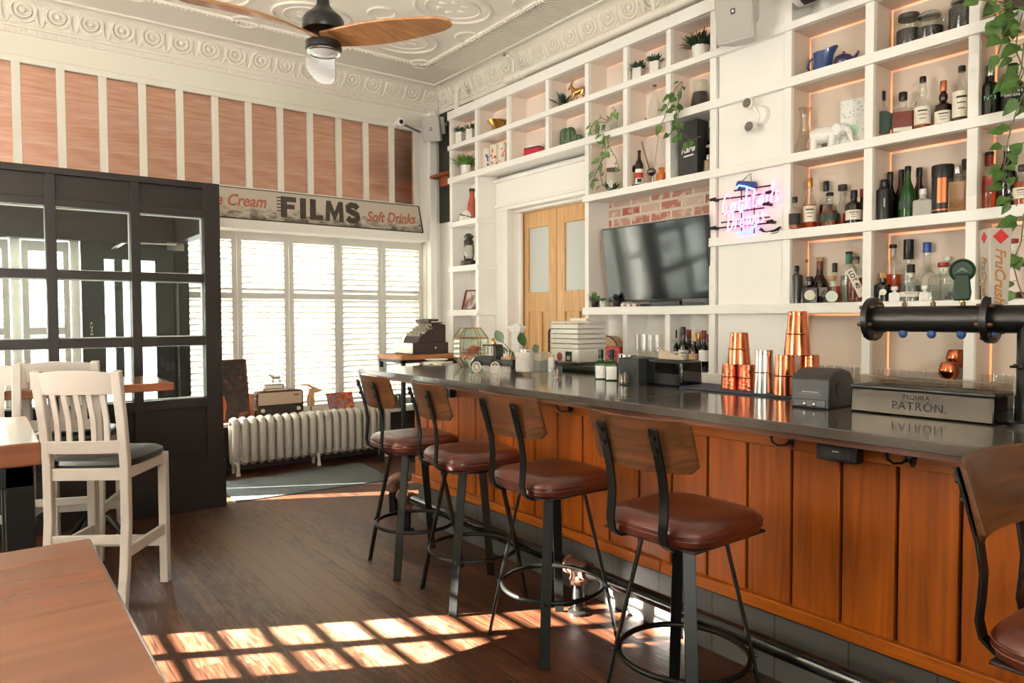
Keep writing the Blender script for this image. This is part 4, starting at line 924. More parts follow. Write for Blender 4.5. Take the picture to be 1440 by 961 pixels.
# second shelf, cell by the neon sign
B(1118, 277, 2, 'small clear rum bottle with dark label nearest the neon sign', 'shldr', .036, CLEAR, AMBER, .35, CAPBLK, .035, lab=LDARK, lz=(.15, .55), dx=.012)
B(1139, 251, 2, 'tall amber rum bottle with gold capsule and white label', 'tall', .04, CLEAR, AMBER, .55, GOLD, .055, lab=PAPER, lz=(.16, .52), dx=.08)
B(1162, 255, 2, 'dark amber bottle with long black cap standing behind the pear-shaped rum', 'shldr', .04, CLEAR, DKRED, .6, CAPBLK, .06, dx=.15)
B(1167, 271, 2, 'pear-shaped amber rum bottle with slanted dark green label', 'pear', .056, CLEAR, REDAMB, .5, CAPBLK, .02, lab=LGREEN, lz=(.18, .4), dx=.07)
B(1185, 260, 2, 'round-shouldered clear bottle with dark mushroom stopper', 'round', .05, CLEAR, AMBER, .34, mat('dark_wood_stopper', (54, 34, 24), .5), .035, .026, dx=.15)
B(1201, 268, 2, 'squat black rum bottle with cream wrap label', 'shldr', .046, GBLACK, None, .5, CAPBLK, .04, lab=PAPER, lz=(.14, .48), dx=.07)
B(1213, 266, 2, 'red-capped bottle tucked against the shelf upright', 'bord', .035, GBROWN, None, .5, CAPRED, .05, dx=.15, lab=LRED, lz=(.2, .5))
# second shelf, middle cell
B(1244, 253, 2, 'matt black bottle with a grey figure one before the dark sake bottles', 'cyl', .042, mat('matt_black_glass', (14, 13, 13), .45), None, .5, CAPBLK, .03, text='1', tsize=.07, tmat=LGREY, tz=.45, dx=.06)
B(1252, 242, 2, 'dark brown wine-like bottle directly behind the matt black bottle', 'burg', .042, GBLACK, None, .5, CAPBLK, .05, dx=.14)
B(1268, 239, 2, 'dark brown bottle left of the bright green bottle', 'burg', .042, GBROWN, None, .5, CAPBLK, .05, dx=.16)
B(1277, 234, 2, 'bright green sake bottle with black cap', 'burg', .043, GGREEN, liq('green_tinted_sake', (70, 140, 60)), .7, CAPBLK, .03, dx=.07, lab=LGREEN, lz=(.2, .36))
B(1293, 236, 2, 'dark brown bottle right of the bright green bottle', 'burg', .042, GBROWN, None, .5, CAPBLK, .05, dx=.15)
B(1298, 266, 2, 'square frosted grey flask with white stopper', 'squat', .048, mat('frosted_grey_glass', (176, 172, 162), .4), None, .5, CAPWHT, .03, sq=True, dx=.07, lab=LGREY, lz=(.15, .4), shape='disc')
q = at('x', XS+.08, 1326, 234); t = T('tube_canister', 'black whisky tube canister with copper-coloured panel', 'canister', (q.x, q.y, LV[2][1]+.004)); hh = q.z-LV[2][1]
MB().lathe([(.05, 0), (.05, hh-.05)], 28).build('tube', CAPBLK, t); MB().lathe([(.052, hh-.055), (.052, hh-.004), (.05, hh)], 28).build('lid', CAPBLK, t)
a_ = facing(q); MB().lathe([(.0508, .06), (.0508, hh-.07)], 12, cap=False, a0=a_-.5, a1=a_+.35).build('panel', CAPCOP, t); MB().lathe([(.0515, .02), (.0515, .028)], 28, cap=False).build('band', CAPCOP, t)
B(1347, 234, 2, 'tall square-sided bottle of gold spirit with silver cap', 'cyl', .044, CLEAR, PALEAMB, .75, CAPSIL, .04, sq=True, dx=.07)
B(1357, 224, 2, 'amber bottle with black cap behind the tall square-sided one', 'tall', .036, CLEAR, AMBER, .6, CAPBLK, .055, dx=.16)
B(1392, 214, 2, 'red-labelled single malt bottle full of amber whisky', 'bord', .042, CLEAR, AMBER, .6, CAPBLK, .018, neck=(CAPRED, .05), lab=LRED, lz=(.3, .52), dx=.08)
B(1417, 205, 2, 'tall black bottle with silver top behind the hanging vine', 'tall', .045, GBLACK, None, .5, CAPSIL, .03, dx=.09)
B(1438, 232, 2, 'amber bottle with cream label at the right photo edge', 'bord', .04, CLEAR, AMBER, .65, CAPBLK, .03, lab=PAPER, lz=(.2, .5), dx=.08)
# first shelf, cell by the flat panel
B(1119, 374, 1, 'ribbed dark grey glass bottle with silver-black cap', 'cyl', .044, mat('smoked_ribbed_glass', (62, 62, 62), .15, coat=.4, bump=.1), None, .5, CAPBLK, .035, dx=.06)
B(1134, 365, 1, 'slim clear bottle with cork standing behind the round-labelled ones', 'burg', .033, CLEAR, AMBER, .3, CORK, .02, dx=.17)
B(1153, 362, 1, 'round-bellied dark red brandy bottle with brown sealed neck', 'round', .054, GBROWN, None, .5, CORK, .025, neck=(mat('brown_wax', (110, 52, 34), .4), .08), dx=.15, lab=LGREY, lz=(.16, .36), shape='flat')
B(1139, 389, 1, 'squat black bottle with round cream label', 'squat', .05, GBLACK, None, .5, CAPBLK, .03, sq=True, lab=PAPER, lz=(.12, .56), shape='disc', dx=.05)
B(1170, 388, 1, 'round flat tequila bottle with pale disc label and wooden ball stopper', 'round', .058, CLEAR, CLEARL, .5, CAPWOOD, .03, .022, lab=mat('pale_green_disc', (224, 234, 222), .4), lz=(.02, .5), shape='disc', dx=.06)
B(1174, 370, 1, 'amber bottle with tall black cap behind the round flat tequila', 'tall', .034, CLEAR, AMBER, .5, CAPBLK, .055, dx=.17)
B(1194, 354, 1, 'tall clear bottle with green neck band', 'shldr', .046, CLEAR, CLEARL, .55, CAPBLK, .016, neck=(CAPGRN, .055), dx=.13)
t = B(1204, 361, 1, 'clear rye bottle of red-amber whisky with a slanted LOT 40 label', 'shldr', .045, CLEAR, REDAMB, .56, CAPBLK, .02, dx=.06, neck=(mat('cork_band', (150, 130, 100), .6), .02))
a_ = facing(t.location); d = Vector((math.cos(a_), math.sin(a_), 0)); s_ = Vector((-d.y, d.x, 0)); up_ = (s_*-.42+Vector((0, 0, .9))).normalized(); ac = (s_*.9+Vector((0, 0, .42))).normalized()
cc = d*.049+Vector((0, 0, .11)); m = MB(); vs = [cc+ac*x+up_*z for x, z in ((-.02, -.085), (.02, -.085), (.02, .085), (-.02, .085))]; m.add(vs+[v-d*.002 for v in vs], [(0, 1, 2, 3), (0, 1, 5, 4), (1, 2, 6, 5), (2, 3, 7, 6), (3, 0, 4, 7)])
sl_ = m.build('slanted_label', PAPER, t); words('lettering', 'LOT 40', .034, INK, t, cc+d*.0015+up_*.02, -up_, ac, .0004, offset=.0008)
# first shelf, middle cell
B(1242, 384, 1, 'small black syrup bottle with white emblem label and cork', 'squat', .046, GBLACK, None, .5, CORK, .03, lab=PAPER, lz=(.25, .5), shape='disc', dx=.05)
B(1256, 344, 1, 'tall bourbon bottle half full, behind the small black syrup bottle', 'shldr', .046, CLEAR, AMBER, .5, CAPBLK, .02, dx=.16)
B(1278, 337, 1, 'bottle wearing a tall black cone cap', 'shldr', .036, CLEAR, CLEARL, .4, CAPBLK, .11, .026, dx=.15)
B(1281, 372, 1, 'round clear gin bottle with two white label stripes', 'squat', .054, CLEAR, CLEARL, .5, CAPBLK, .045, lab=PAPER, lz=(.14, .3), dx=.06)
B(1258, 403, 1, 'little white ceramic flask left of the striped gin bottle', 'squat', .028, WHITECER, None, .5, CAPWHT, .02, .018, sq=True, dx=.03, group='white ceramic flasks')
B(1301, 402, 1, 'little white ceramic flask right of the striped gin bottle', 'squat', .028, WHITECER, None, .5, CAPWHT, .02, .018, sq=True, dx=.03, group='white ceramic flasks')
B(1304, 341, 1, 'round-shouldered clear vodka bottle with blue capsule', 'round', .055, CLEAR, CLEARL, .3, CAPBLUE, .055, dx=.15)
B(1327, 369, 1, 'wide square clear decanter with dark red stopper', 'squat', .07, CLEAR, CLEARL, .45, CAPRED, .025, sq=True, dx=.08)
B(1333, 361, 1, 'clear bottle with white stopper behind the wide square decanter', 'shldr', .04, CLEAR, CLEARL, .5, CAPWHT, .02, dx=.17)
B(1383, 376, 1, 'dark bottle with white shoulder label hidden by the tall tap handle', 'shldr', .04, GBLACK, None, .5, CAPBLK, .03, lab=PAPER, lz=(.5, .64), dx=.08)
B(1425, 336, 1, 'clear gin bottle with pink-white label and red cap under the vine', 'bord', .05, CLEAR, DKRED, .72, CAPRED, .022, lab=mat('pinkish_label', (236, 216, 206), .6), lz=(.12, .56), dx=.08)
# plants and ornaments ------------------------------------------------
def shelf_at(px, L, dx): q = at('x', XS+dx, px, 300); return Vector((q.x, q.y, LV[L][1]+.003))
def tuft(n, r0, ln, wd, m, spread=1.0, z0=0, droop=.25, seed=1, up=.35):
    rnd = random.Random(seed); mb = MB()
    for i in range(n):
        a = rnd.uniform(0, 2*PI); e = rnd.uniform(up, 1.5); rr = r0*rnd.random()**.5
        d = (math.cos(a)*math.cos(e)*spread, math.sin(a)*math.cos(e)*spread, math.sin(e)); mb.leaf((rr*math.cos(a), rr*math.sin(a), z0), d, (0, 0, 1), ln*rnd.uniform(.7, 1.1), wd, droop, 3)
    return mb
SOIL = mat('potting_soil', (50, 36, 28), .9, bump=.5)
def pot_plant(name, lb, loc, potr, poth, m_pot, kind, size, leafm, cat='potted plant', group=None, cube=False, n=60, seed=1):
    t = T(name, lb, cat, loc, .4 if cube else 0, group)
    if cube: MB().box(-potr, potr, -potr, potr, 0, poth).build('pot', m_pot, t, .003)
    else: MB().lathe([(potr*.8, 0), (potr*.85, .004), (potr, poth), (potr*.92, poth), (potr*.9, poth-.012)], 24).build('pot', m_pot, t)
    MB().lathe([(potr*.88, poth-.01), (0, poth-.004)], 16).build('soil', SOIL, t)
    if kind == 'grass': tuft(n, potr*.9, size, .012, leafm, 1.1, poth-.01, .18, seed).build('foliage', leafm, t)
    elif kind == 'spike': tuft(n, potr*.3, size, .022, leafm, 1, poth-.012, .08, seed).build('foliage', leafm, t)
    elif kind == 'bush': tuft(n, potr*.9, size, .02, leafm, 1.0, poth-.01, .3, seed, .0).build('foliage', leafm, t)
    return t
pot_plant('potted_succulent', 'tiny spiky plant in white cube pot, end of the top tower cell', shelf_at(648, 5, .015), .036, .115, WHITECER, 'grass', .085, DARKGREEN, group='small plants in white cube pots', cube=True, n=70, seed=2)
pot_plant('potted_succulent', 'tiny spiky plant in white cube pot, beside the upright of the top tower cell', shelf_at(663, 5, .06), .036, .125, WHITECER, 'grass', .085, DARKGREEN, group='small plants in white cube pots', cube=True, n=70, seed=3)
pot_plant('potted_succulent', 'small spiky plant in white cube pot, left of the pair beside the big top-shelf plant', shelf_at(897, 5, .02), .034, .085, WHITECER, 'grass', .075, DARKGREEN, group='small plants in white cube pots', cube=True, n=80, seed=4)
pot_plant('potted_succulent', 'small spiky plant in white cube pot, right of the pair beside the big top-shelf plant', shelf_at(921, 5, .02), .034, .085, WHITECER, 'grass', .075, DARKGREEN, group='small plants in white cube pots', cube=True, n=80, seed=5)
pot_plant('potted_grass', 'large dark green tufted plant in round white pot on the top shelf by the loudspeaker', shelf_at(984, 5, .1), .062, .11, WHITECER, 'grass', .13, DARKGREEN, n=220, seed=6)
pot_plant('potted_grass', 'bright green bushy plant in round white pot, second row of the tower', shelf_at(655, 4, .06), .055, .11, WHITECER, 'grass', .16, mat('fresh_grass_green', (96, 138, 48), .5, var=.3, vscale=30), n=200, seed=7)
pot_plant('spiky_aloe', 'spiky aloe in dark round pot beside the golden antelope', shelf_at(792, 5, .08), .04, .05, mat('dark_clay_pot', (52, 40, 38), .5), 'spike', .13, DARKGREEN, n=26, seed=8)
pot_plant('spiky_aloe', 'green spiky plant in dark glazed pot left of the television', shelf_at(837, 1, .03), .032, .05, mat('black_glazed_pot', (40, 36, 34), .25), 'spike', .1, PALEGREEN, n=24, seed=9)
pot_plant('potted_succulent', 'small succulent in white pot beside the green spiky plant', shelf_at(848, 1, .0), .028, .06, WHITECER, 'bush', .03, GREEN, n=40, seed=10)
pot_plant('spiky_aloe', 'dark silhouetted spiky plant in round pot in front of the television corner', shelf_at(868, 1, -.005), .036, .045, mat('black_round_pot', (24, 24, 24), .4), 'spike', .085, mat('blackish_leaf', (30, 36, 28), .5), n=26, seed=11)
for k, px in enumerate((876, 884, 892)):
    t = T('tealight', ('white tealight cup under the television, next to the dark spiky plant', 'white tealight cup under the television, middle of three', 'white tealight cup under the television, nearest the soundbar')[k], 'tealight', shelf_at(px, 1, -.005), 0, 'tealights under the television')
    MB().lathe([(.015, 0), (.018, .022), (.016, .022), (.015, .012)], 18).build('cup', WHITECER, t); MB().lathe([(.0148, .012), (0, .013)], 14).build('wax', PAPER, t)
# brass bowl, antelope, cactus, canisters, red box
p = shelf_at(700, 5, .08); t = T('brass_vase', 'polished brass vase with flared lip on the top shelf', 'vase', p)
MB().lathe([(.05, 0), (.055, .006), (.03, .03), (.045, .06), (.07, .085), (.1, .115), (.095, .112), (.04, .07)], 28).build('body', BRASS, t)
for s in (-1, 1): MB().tube([(0, s*.05, .05), (0, s*.085, .06), (0, s*.09, .09), (0, s*.08, .1)], .006, 8).build('handle', BRASS, t)
def quadruped(name, lb, loc, rz, m, H, cat, horns=True):
    """standing antelope figure: body continuous, horns swept back; +x is forward; H = height to the back"""
    t = T(name, lb, cat, loc, rz); k = H; b = MB()
    b.tube([(-.62*k, 0, .80*k), (-.55*k, 0, .82*k), (-.3*k, 0, .80*k), (0, 0, .78*k), (.25*k, 0, .80*k), (.42*k, 0, .9*k), (.56*k, 0, 1.12*k), (.66*k, 0, 1.22*k)], [.06*k, .15*k, .185*k, .19*k, .2*k, .15*k, .1*k, .08*k], 14)
    b.tube([(.6*k, 0, 1.24*k), (.72*k, 0, 1.22*k), (.86*k, 0, 1.1*k), (.92*k, 0, 1.05*k)], [.075*k, .085*k, .055*k, .045*k], 12)
    for x, kx in ((.3, .02), (-.46, -.03)):
        for s in (-1, 1):
            off = .05*s
            if x > 0: pts = [(x*k, s*.09*k, .72*k), ((x+.02+off)*k, s*.1*k, .42*k), ((x+off)*k, s*.1*k, .38*k), ((x+.01+off)*k, s*.1*k, .06*k), ((x+.05+off)*k, s*.1*k, 0)]
            else: pts = [(x*k, s*.09*k, .74*k), ((x+.08+off)*k, s*.1*k, .5*k), ((x-.1+off)*k, s*.1*k, .32*k), ((x-.05+off)*k, s*.1*k, .06*k), ((x+off)*k, s*.1*k, 0)]
            b.tube(pts, [.1*k, .06*k, .045*k, .032*k, .045*k], 8)
    b.tube([(-.64*k, 0, .84*k), (-.72*k, 0, .7*k), (-.72*k, 0, .45*k)], [.025*k, .018*k, .035*k], 6)
    b.build('body', m, t)
    h = MB()
    for s in (-1, 1):
        if horns: h.tube([(.62*k, s*.04*k, 1.28*k), (.52*k, s*.06*k, 1.5*k), (.36*k, s*.08*k, 1.78*k)], [.03*k, .024*k, .008*k], 8)
        h.leaf((.58*k, s*.05*k, 1.27*k), (-.4, s*.9, .3), (0, 0, 1), .18*k, .08*k, 0, 3)
    h.build('horns', m, t)
    return t
quadruped('antelope_figurine', 'golden antelope figurine with long horns on the top shelf', shelf_at(814, 5, .07)+Vector((0, 0, 0)), PI*.52, BRASS, .135, 'figurine')
q = shelf_at(800, 4, .08); t = T('cactus', 'cluster of three ribbed cactus columns with pale flowers', 'cactus', q)
CACT = mat('cactus_green', (84, 104, 78), .6, var=.2, vscale=20)
for dy, hh, rr in ((.045, .17, .042), (-.025, .165, .042), (-.105, .085, .05)):
    m = MB(); n = 32; vs = []; zs = [(1, 0), (1, hh*.6), (.94, hh*.78), (.75, hh*.9), (.4, hh*.98), (.02, hh)]
    for f, z in zs:
        for i in range(n): a = 2*PI*i/n; r_ = rr*f*(1+.1*math.cos(10*a)); vs.append((r_*math.cos(a), dy+r_*math.sin(a), z))
    m.add(vs, [(j*n+i, j*n+(i+1) % n, (j+1)*n+(i+1) % n, (j+1)*n+i) for j in range(len(zs)-1) for i in range(n)]+[tuple((len(zs)-1)*n+i for i in range(n))], True); m.build('column', CACT, t)
tuft(14, .03, .07, .008, PAPER, .8, .01, .1, 3).build('flower', PAPER, t)
for i, (px, top, cl_n) in enumerate(((686, 210, 'blue'), (696, 205, 'red'), (707, 202, 'pink'))):
    q = at('x', XS+.1, px, top); p = Vector((q.x, q.y, LV[4][1]+.003)); hh = q.z-p.z
    t = T('printed_canister', ('pale canister with blue print, outer one of the row of three', 'pale canister with red and black print, middle of three', 'pale canister with pink print, against the upright')[i], 'canister', p, 0, 'printed canisters')
    MB().lathe([(.05, 0), (.05, hh-.01), (.047, hh)], 24).build('tube', PAPER, t); a = facing(p); c_ = ((60, 80, 150), (190, 70, 60), (214, 130, 120))[i]
    pm = mat(cl_n+'_print', c_, .6); b = MB(); rnd = random.Random(i)
    for k in range(7):
        a0 = a+rnd.uniform(-.9, .5); z0 = hh*rnd.uniform(.15, .75); b.lathe([(.0506, z0), (.0506, z0+.012+.02*rnd.random())], 5, cap=False, a0=a0, a1=a0+.2+.3*rnd.random())
    b.build('print', pm, t)
q = at('x', XS+.08, 751, 210); t = T('red_box', 'small red box lying on the second shelf', 'box', (q.x, q.y, LV[4][1]+.003), .25)
MB().box(-.04, .04, -.085, .085, 0, .012).box(-.04, .04, -.085, .085, .075, .085).build('base', BLACK, t); MB().box(-.042, .042, -.087, .087, .012, .075).build('lid', mat('crimson_box', (176, 30, 52), .4), t, .003)
t = T('white_bowl', 'round white bowl standing behind the red box', 'bowl', shelf_at(752, 4, .165), 0); MB().lathe([(.035, 0), (.07, .05), (.085, .12), (.08, .12), (.06, .05)], 24).build('bowl', WHITECER, t)
# tower cells
p = shelf_at(664, 3, .1); t = T('spirit_bottle', 'red skull-like decorated bottle in the third tower cell', 'bottle', p)
t['label'] = 'copper-red decorated bottle in the third tower cell'
MB().lathe([(.05, 0), (.055, .02), (.05, .14), (.04, .2), (.025, .25), (.025, .3)], 20).build('bottle_body', mat('copper_red_glaze', (170, 82, 58), .3, .3, var=.4, vscale=30), t); MB().lathe([(.03, .3), (.03, .33)], 14).build('cap', CAPBLK, t)
p = shelf_at(656, 3, .05); t = T('speckled_dome', 'white dome ornament with black dots in the third tower cell', 'ornament', p)
MB().lathe([(.075, 0), (.075, .03), (.06, .08), (.03, .11), (0, .118)], 24).build('dome', WHITECER, t); b = MB()
for k in range(34):
    a = k*2.4; z = .01+.1*((k*.618) % 1); rr = .0755 if z < .03 else .0755*math.cos(min(1.5, (z-.03)/.09*1.45)); b.ball((rr*math.cos(a), rr*math.sin(a), z), .007, .007, .007, 6, 4)
b.build('dots', INK, t)
p = shelf_at(659, 2, .06); t = T('hurricane_lantern', 'old dark metal hurricane lantern in a tower cell', 'lantern', p); OLD = mat('old_lantern_metal', (72, 66, 58), .5, .6, bump=.2)
MB().lathe([(.075, 0), (.08, .01), (.08, .045), (.05, .06), (.03, .075)], 24).build('fuel_tank', OLD, t); MB().lathe([(.035, .09), (.055, .13), (.05, .18), (.034, .21)], 20).build('globe', glass('lantern_globe', (220, 220, 214), gloss=.3, diffuse=.3), t)
MB().lathe([(.04, .21), (.05, .22), (.05, .25), (.035, .27), (.05, .29), (.055, .3), (.02, .33)], 20).build('chimney', OLD, t)
b = MB()
for s in (-1, 1): b.tube([(0, s*.06, .04), (0, s*.08, .1), (0, s*.08, .2), (0, s*.055, .25)], .007, 8)
b.build('side_tube', OLD, t); MB().tube([(0, .07*math.cos(a), .16+.12*math.sin(a)) for a in [i/16*PI-.3 for i in range(20)]], .003, 6).build('bail_handle', OLD, t)
p = shelf_at(660, 1, .08); t = T('photo_frame', 'red-brown framed photograph leaning in the lowest visible tower cell', 'picture frame', p, .15)
m = MB(); fr = wood('red_frame_wood', (96, 34, 26), (136, 56, 40), 'z', 3, .4)
m.bar((-.0, -.12, 0), (.06, -.12, .2), .014, .014, (0, 1, 0)); m.bar((-.0, .12, 0), (.06, .12, .2), .014, .014, (0, 1, 0)); m.bar((0, -.12, .004), (0, .12, .004), .014, .014); m.bar((.06, -.12, .2), (.06, .12, .2), .014, .014); m.build('frame', fr, t)
def photo_mat(name, cols, sc_=9):
    m, nt, b = _new(name); N = nt.nodes.new; L = nt.links.new; tc = N('ShaderNodeTexCoord'); n = N('ShaderNodeTexNoise'); n.inputs['Scale'].default_value = sc_; n.inputs['Detail'].default_value = 3; L(tc.outputs['Object'], n.inputs[0])
    r = N('ShaderNodeValToRGB'); r.color_ramp.interpolation = 'EASE'; els = r.color_ramp.elements
    while len(els) < len(cols): els.new(.5)
    for i, c in enumerate(cols): els[i].position = .3+.4*i/(len(cols)-1); els[i].color = s2l(c) + (1,)
    L(n.outputs[0], r.inputs[0]); L(r.outputs[0], b.inputs['Base Color']); b.inputs['Roughness'].default_value = .3; return m
m = MB(); m.add([(.006, -.114, .008), (.006, .114, .008), (.062, .114, .196), (.062, -.114, .196)], [(0, 1, 2, 3)]); m.build('photograph', photo_mat('faded_photo', [(226, 226, 220), (206, 210, 208), (150, 110, 96), (90, 60, 60)]), t)
# cells above the television
POT = mat('smoky_pot_glass', (36, 26, 34), .12, coat=.4)
def vine(name, lb, base, m_pot, strands, leafm, seed, lsize=.06, pot=None, spread=.02, heart=True):
    """trailing pothos: stems hang over the shelf edge, heart-shaped leaves along them"""
    rnd = random.Random(seed); t = T(name, lb, 'trailing plant', base)
    if pot: MB().lathe(pot, 24).build('pot', m_pot, t)
    st = MB(); lf = MB()
    for pts in strands:
        P = [Vector(p) for p in pts]; st.tube(P, .0028, 6)
        for i in range(len(P)-1):
            ln = (P[i+1]-P[i]).length; k = max(1, int(ln/.036))
            for j in range(k):
                if rnd.random() < .12: continue
                c = P[i].lerp(P[i+1], (j+rnd.random())/k); a = rnd.uniform(0, 2*PI)
                d = Vector((-.65+.5*math.cos(a), math.sin(a)*.9, rnd.uniform(-.9, .25))).normalized(); pe = c+d*.022
                st.tube([c, pe], .0016, 5); sz = lsize*rnd.uniform(.6, 1.2)
                n_ = Vector((-.8, -.35+rnd.uniform(-.5, .5), rnd.uniform(-.1, .7)))
                lf.leaf(pe, d, n_, sz, sz*.72, .25, 5, heart)
    st.build('stem', mat('vine_stem', (98, 106, 62), .5), t); lf.build('foliage', leafm, t)
    return t
def P3(x, px, py, o): q = at('x', x, px, py); return q-o
o1 = shelf_at(850, 4, .07)
vine('trailing_pothos', 'pale trailing vine spilling from the second shelf down past a glass jar', o1, WHITECER, [
    [P3(4.05, 858, 172, o1), P3(3.99, 845, 165, o1), P3(3.95, 832, 178, o1), P3(3.93, 826, 190, o1)], [P3(4.05, 855, 172, o1), P3(3.97, 842, 172, o1), P3(3.94, 838, 190, o1)], [P3(4.05, 858, 170, o1), P3(4.0, 866, 155, o1), P3(3.99, 862, 150, o1)],
    [P3(4.0, 850, 180, o1), P3(3.95, 848, 195, o1), P3(3.94, 853, 215, o1), P3(3.95, 842, 235, o1), P3(3.96, 848, 262, o1)], [P3(4.0, 852, 185, o1), P3(3.95, 856, 205, o1), P3(3.95, 866, 222, o1), P3(3.95, 870, 236, o1)], [P3(3.95, 853, 215, o1), P3(3.94, 846, 225, o1), P3(3.93, 832, 258, o1)]],
    PALEGREEN, 5, .062, [(.04, 0), (.05, .05), (.05, .09), (.045, .09)])
t = T('glass_jar', 'clear glass jar with rooted cuttings in the cell below the pale trailing vine', 'jar', shelf_at(860, 3, .09)); MB().lathe([(.045, 0), (.052, .01), (.052, .14), (.038, .16), (.04, .18)], 24).build('jar', CLEAR, t)
MB().lathe([(.042, .18), (.042, .2)], 20).build('lid', mat('brown_lid', (110, 84, 64), .5), t); tuft(14, .03, .1, .028, GREEN, .8, .02, .1, 4).build('cuttings', DARKGREEN, t)
t = T('glass_carafe', 'empty tall clear bottle with swing stopper on the shelf above the beer bottles', 'carafe', shelf_at(920, 4, .1)); MB().lathe([(.04, 0), (.043, .01), (.043, .13), (.02, .2), (.015, .27), (.017, .28)], 22).build('bottle_body', CLEAR, t); MB().ball((0, 0, .285), .016).build('stopper', mat('grey_stopper', (120, 112, 100), .4), t)
t = T('brown_trinket', 'tiny brown trinket beside the empty clear bottle', 'ornament', shelf_at(909, 4, .03)); MB().ball((0, 0, .012), .014, .02, .012).tube([(0, -.02, .012), (0, 0, .02), (0, .015, .035)], .004, 6).build('body', mat('brown_resin', (120, 78, 48), .4), t)
t = T('clear_jug', 'clear glass jug behind the pale trailing vine on the second shelf', 'jug', shelf_at(868, 4, .15)); MB().lathe([(.035, 0), (.05, .04), (.045, .12), (.04, .2), (.05, .24)], 22, cap=False).build('jug', CLEAR, t)
o2 = shelf_at(984, 4, .1); t = T('glass_pitcher', 'round glass pitcher of dark purple drink with a pale leaf', 'pitcher', o2); MB().lathe([(.062, 0), (.072, .01), (.062, .09), (.048, .14), (.052, .2), (.05, .2)], 26).build('pitcher', CLEAR, t); MB().lathe([(.058, .005), (.067, .012), (.058, .09), (.05, .12), (0, .122)], 24).build('liquid', mat('dark_purple_drink', (40, 22, 26), .2), t)
vine('trailing_pothos', 'dark green trailing vine hanging from the shelf over the black gift box', o2+Vector((-.02, .06, 0)), None, [
    [P3(4.06, 972, 112, o2), P3(4.0, 965, 118, o2), P3(3.95, 955, 135, o2), P3(3.94, 946, 165, o2), P3(3.94, 940, 175, o2)], [P3(4.06, 972, 114, o2), P3(3.97, 968, 135, o2), P3(3.94, 962, 160, o2), P3(3.93, 958, 182, o2), P3(3.94, 952, 190, o2)],
    [P3(3.96, 966, 125, o2), P3(3.94, 967, 155, o2), P3(3.93, 964, 180, o2), P3(3.93, 970, 192, o2)], [P3(3.94, 962, 160, o2), P3(3.93, 968, 172, o2), P3(3.93, 966, 190, o2)], [P3(3.94, 970, 185, o2), P3(3.93, 985, 196, o2), P3(3.93, 998, 190, o2)]], GREEN, 9, .06)
BEERL = dict(name='beer_bottle', group='brown beer bottles')
B(889, 219, 3, 'brown beer bottle with tan label, left of the pair', 'bord', .03, GBROWN, None, .5, CAPBLK, .012, lab=mat('tan_label', (196, 160, 120), .6), lz=(.1, .5), dx=.06, **BEERL)
t = B(899, 212, 3, 'brown beer bottle with red-and-white mountain label, right of the pair', 'bord', .031, GBROWN, None, .5, CAPBLK, .012, lab=WHITE, lz=(.08, .5), dx=.06, **BEERL)
a_ = facing(t.location); MB().lathe([(.0322, .065), (.0322, .105)], 12, cap=False, a0=a_-1.1, a1=a_+1.1).build('label_band', mat('bright_red_band', (190, 40, 34), .5), t); MB().lathe([(.0322, .03), (.0322, .06)], 12, cap=False, a0=a_-.5, a1=a_+.5).build('label_print', INK, t)
q = shelf_at(918, 3, .1); t = T('bar_strainer', 'steel ladle and strainer leaning in the cell beside the beer bottles', 'utensil', q); M_ = MB(); top_ = P3(4.16, 900, 191, q); bot_ = P3(4.08, 914, 240, q)
M_.tube([top_, bot_], .006, 8).build('handle', STEEL, t); MB().ball(bot_+Vector((0, -.015, -.012)), .034, .036, .03).build('bowl', mat('dark_steel', (120, 112, 104), .25, 1), t); MB().tube([P3(4.1, 918, 246, q), P3(4.1, 918, 258, q)], .006, 8).tube([P3(4.15, 926, 188, q), P3(4.1, 920, 240, q)], .003, 6).build('stand', STEEL, t)
t = T('amber_vase', 'little amber glass vase at the end of the beer cell', 'vase', shelf_at(930, 3, .07)); MB().lathe([(.034, 0), (.038, .01), (.038, .065), (.02, .085), (.018, .1), (.026, .112)], 22).build('vase', glass('amber_vase_glass', (214, 150, 70), gloss=.3, diffuse=.4), t); MB().lathe([(.033, .006), (.034, .05), (0, .052)], 18).build('liquid', PALEAMB, t)
t = T('magazine', 'thin dark magazine lying under the beer bottles', 'magazine', shelf_at(910, 3, .05)); MB().box(-.06, .06, -.09, .09, 0, .006).build('pages', mat('slate_cover', (96, 92, 110), .5), t)
q = at('x', XS+.05, 973, 175); bx = T('gift_box', 'tall black gift box with white script lettering', 'box', (q.x, q.y, LV[3][1]+.003), 0); hh = .385
MB().box(-.03, .09, -.07, .085, 0, hh).build('case', mat('matt_black_card', (34, 33, 34), .5), bx, .003); words('lettering', 'Rare', .062, WHITE, bx, (-.031, .01, .185), (0, -1, .06), (0, 0, 1), .0005, shear=.3, offset=.001); MB().bar((-.031, .045, .14), (-.031, -.04, .145), .002, .01).build('script_underline', WHITE, bx)
t = B(996, 218, 3, 'small patterned steel shaker beside the black gift box', 'cyl', .03, mat('patterned_steel', (150, 130, 112), .35, .7, var=.5, vscale=60), None, .5, CAPSIL, .03, name='small_shaker', cat='shaker', group='small shakers', dx=.04); del t['group']
t = B(1000, 180, 3, 'tall dark bottle in shadow behind the small patterned shaker', 'bord', .036, GBLACK, None, .5, CAPBLK, .03, dx=.14, lab=PAPER, lz=(.62, .68))
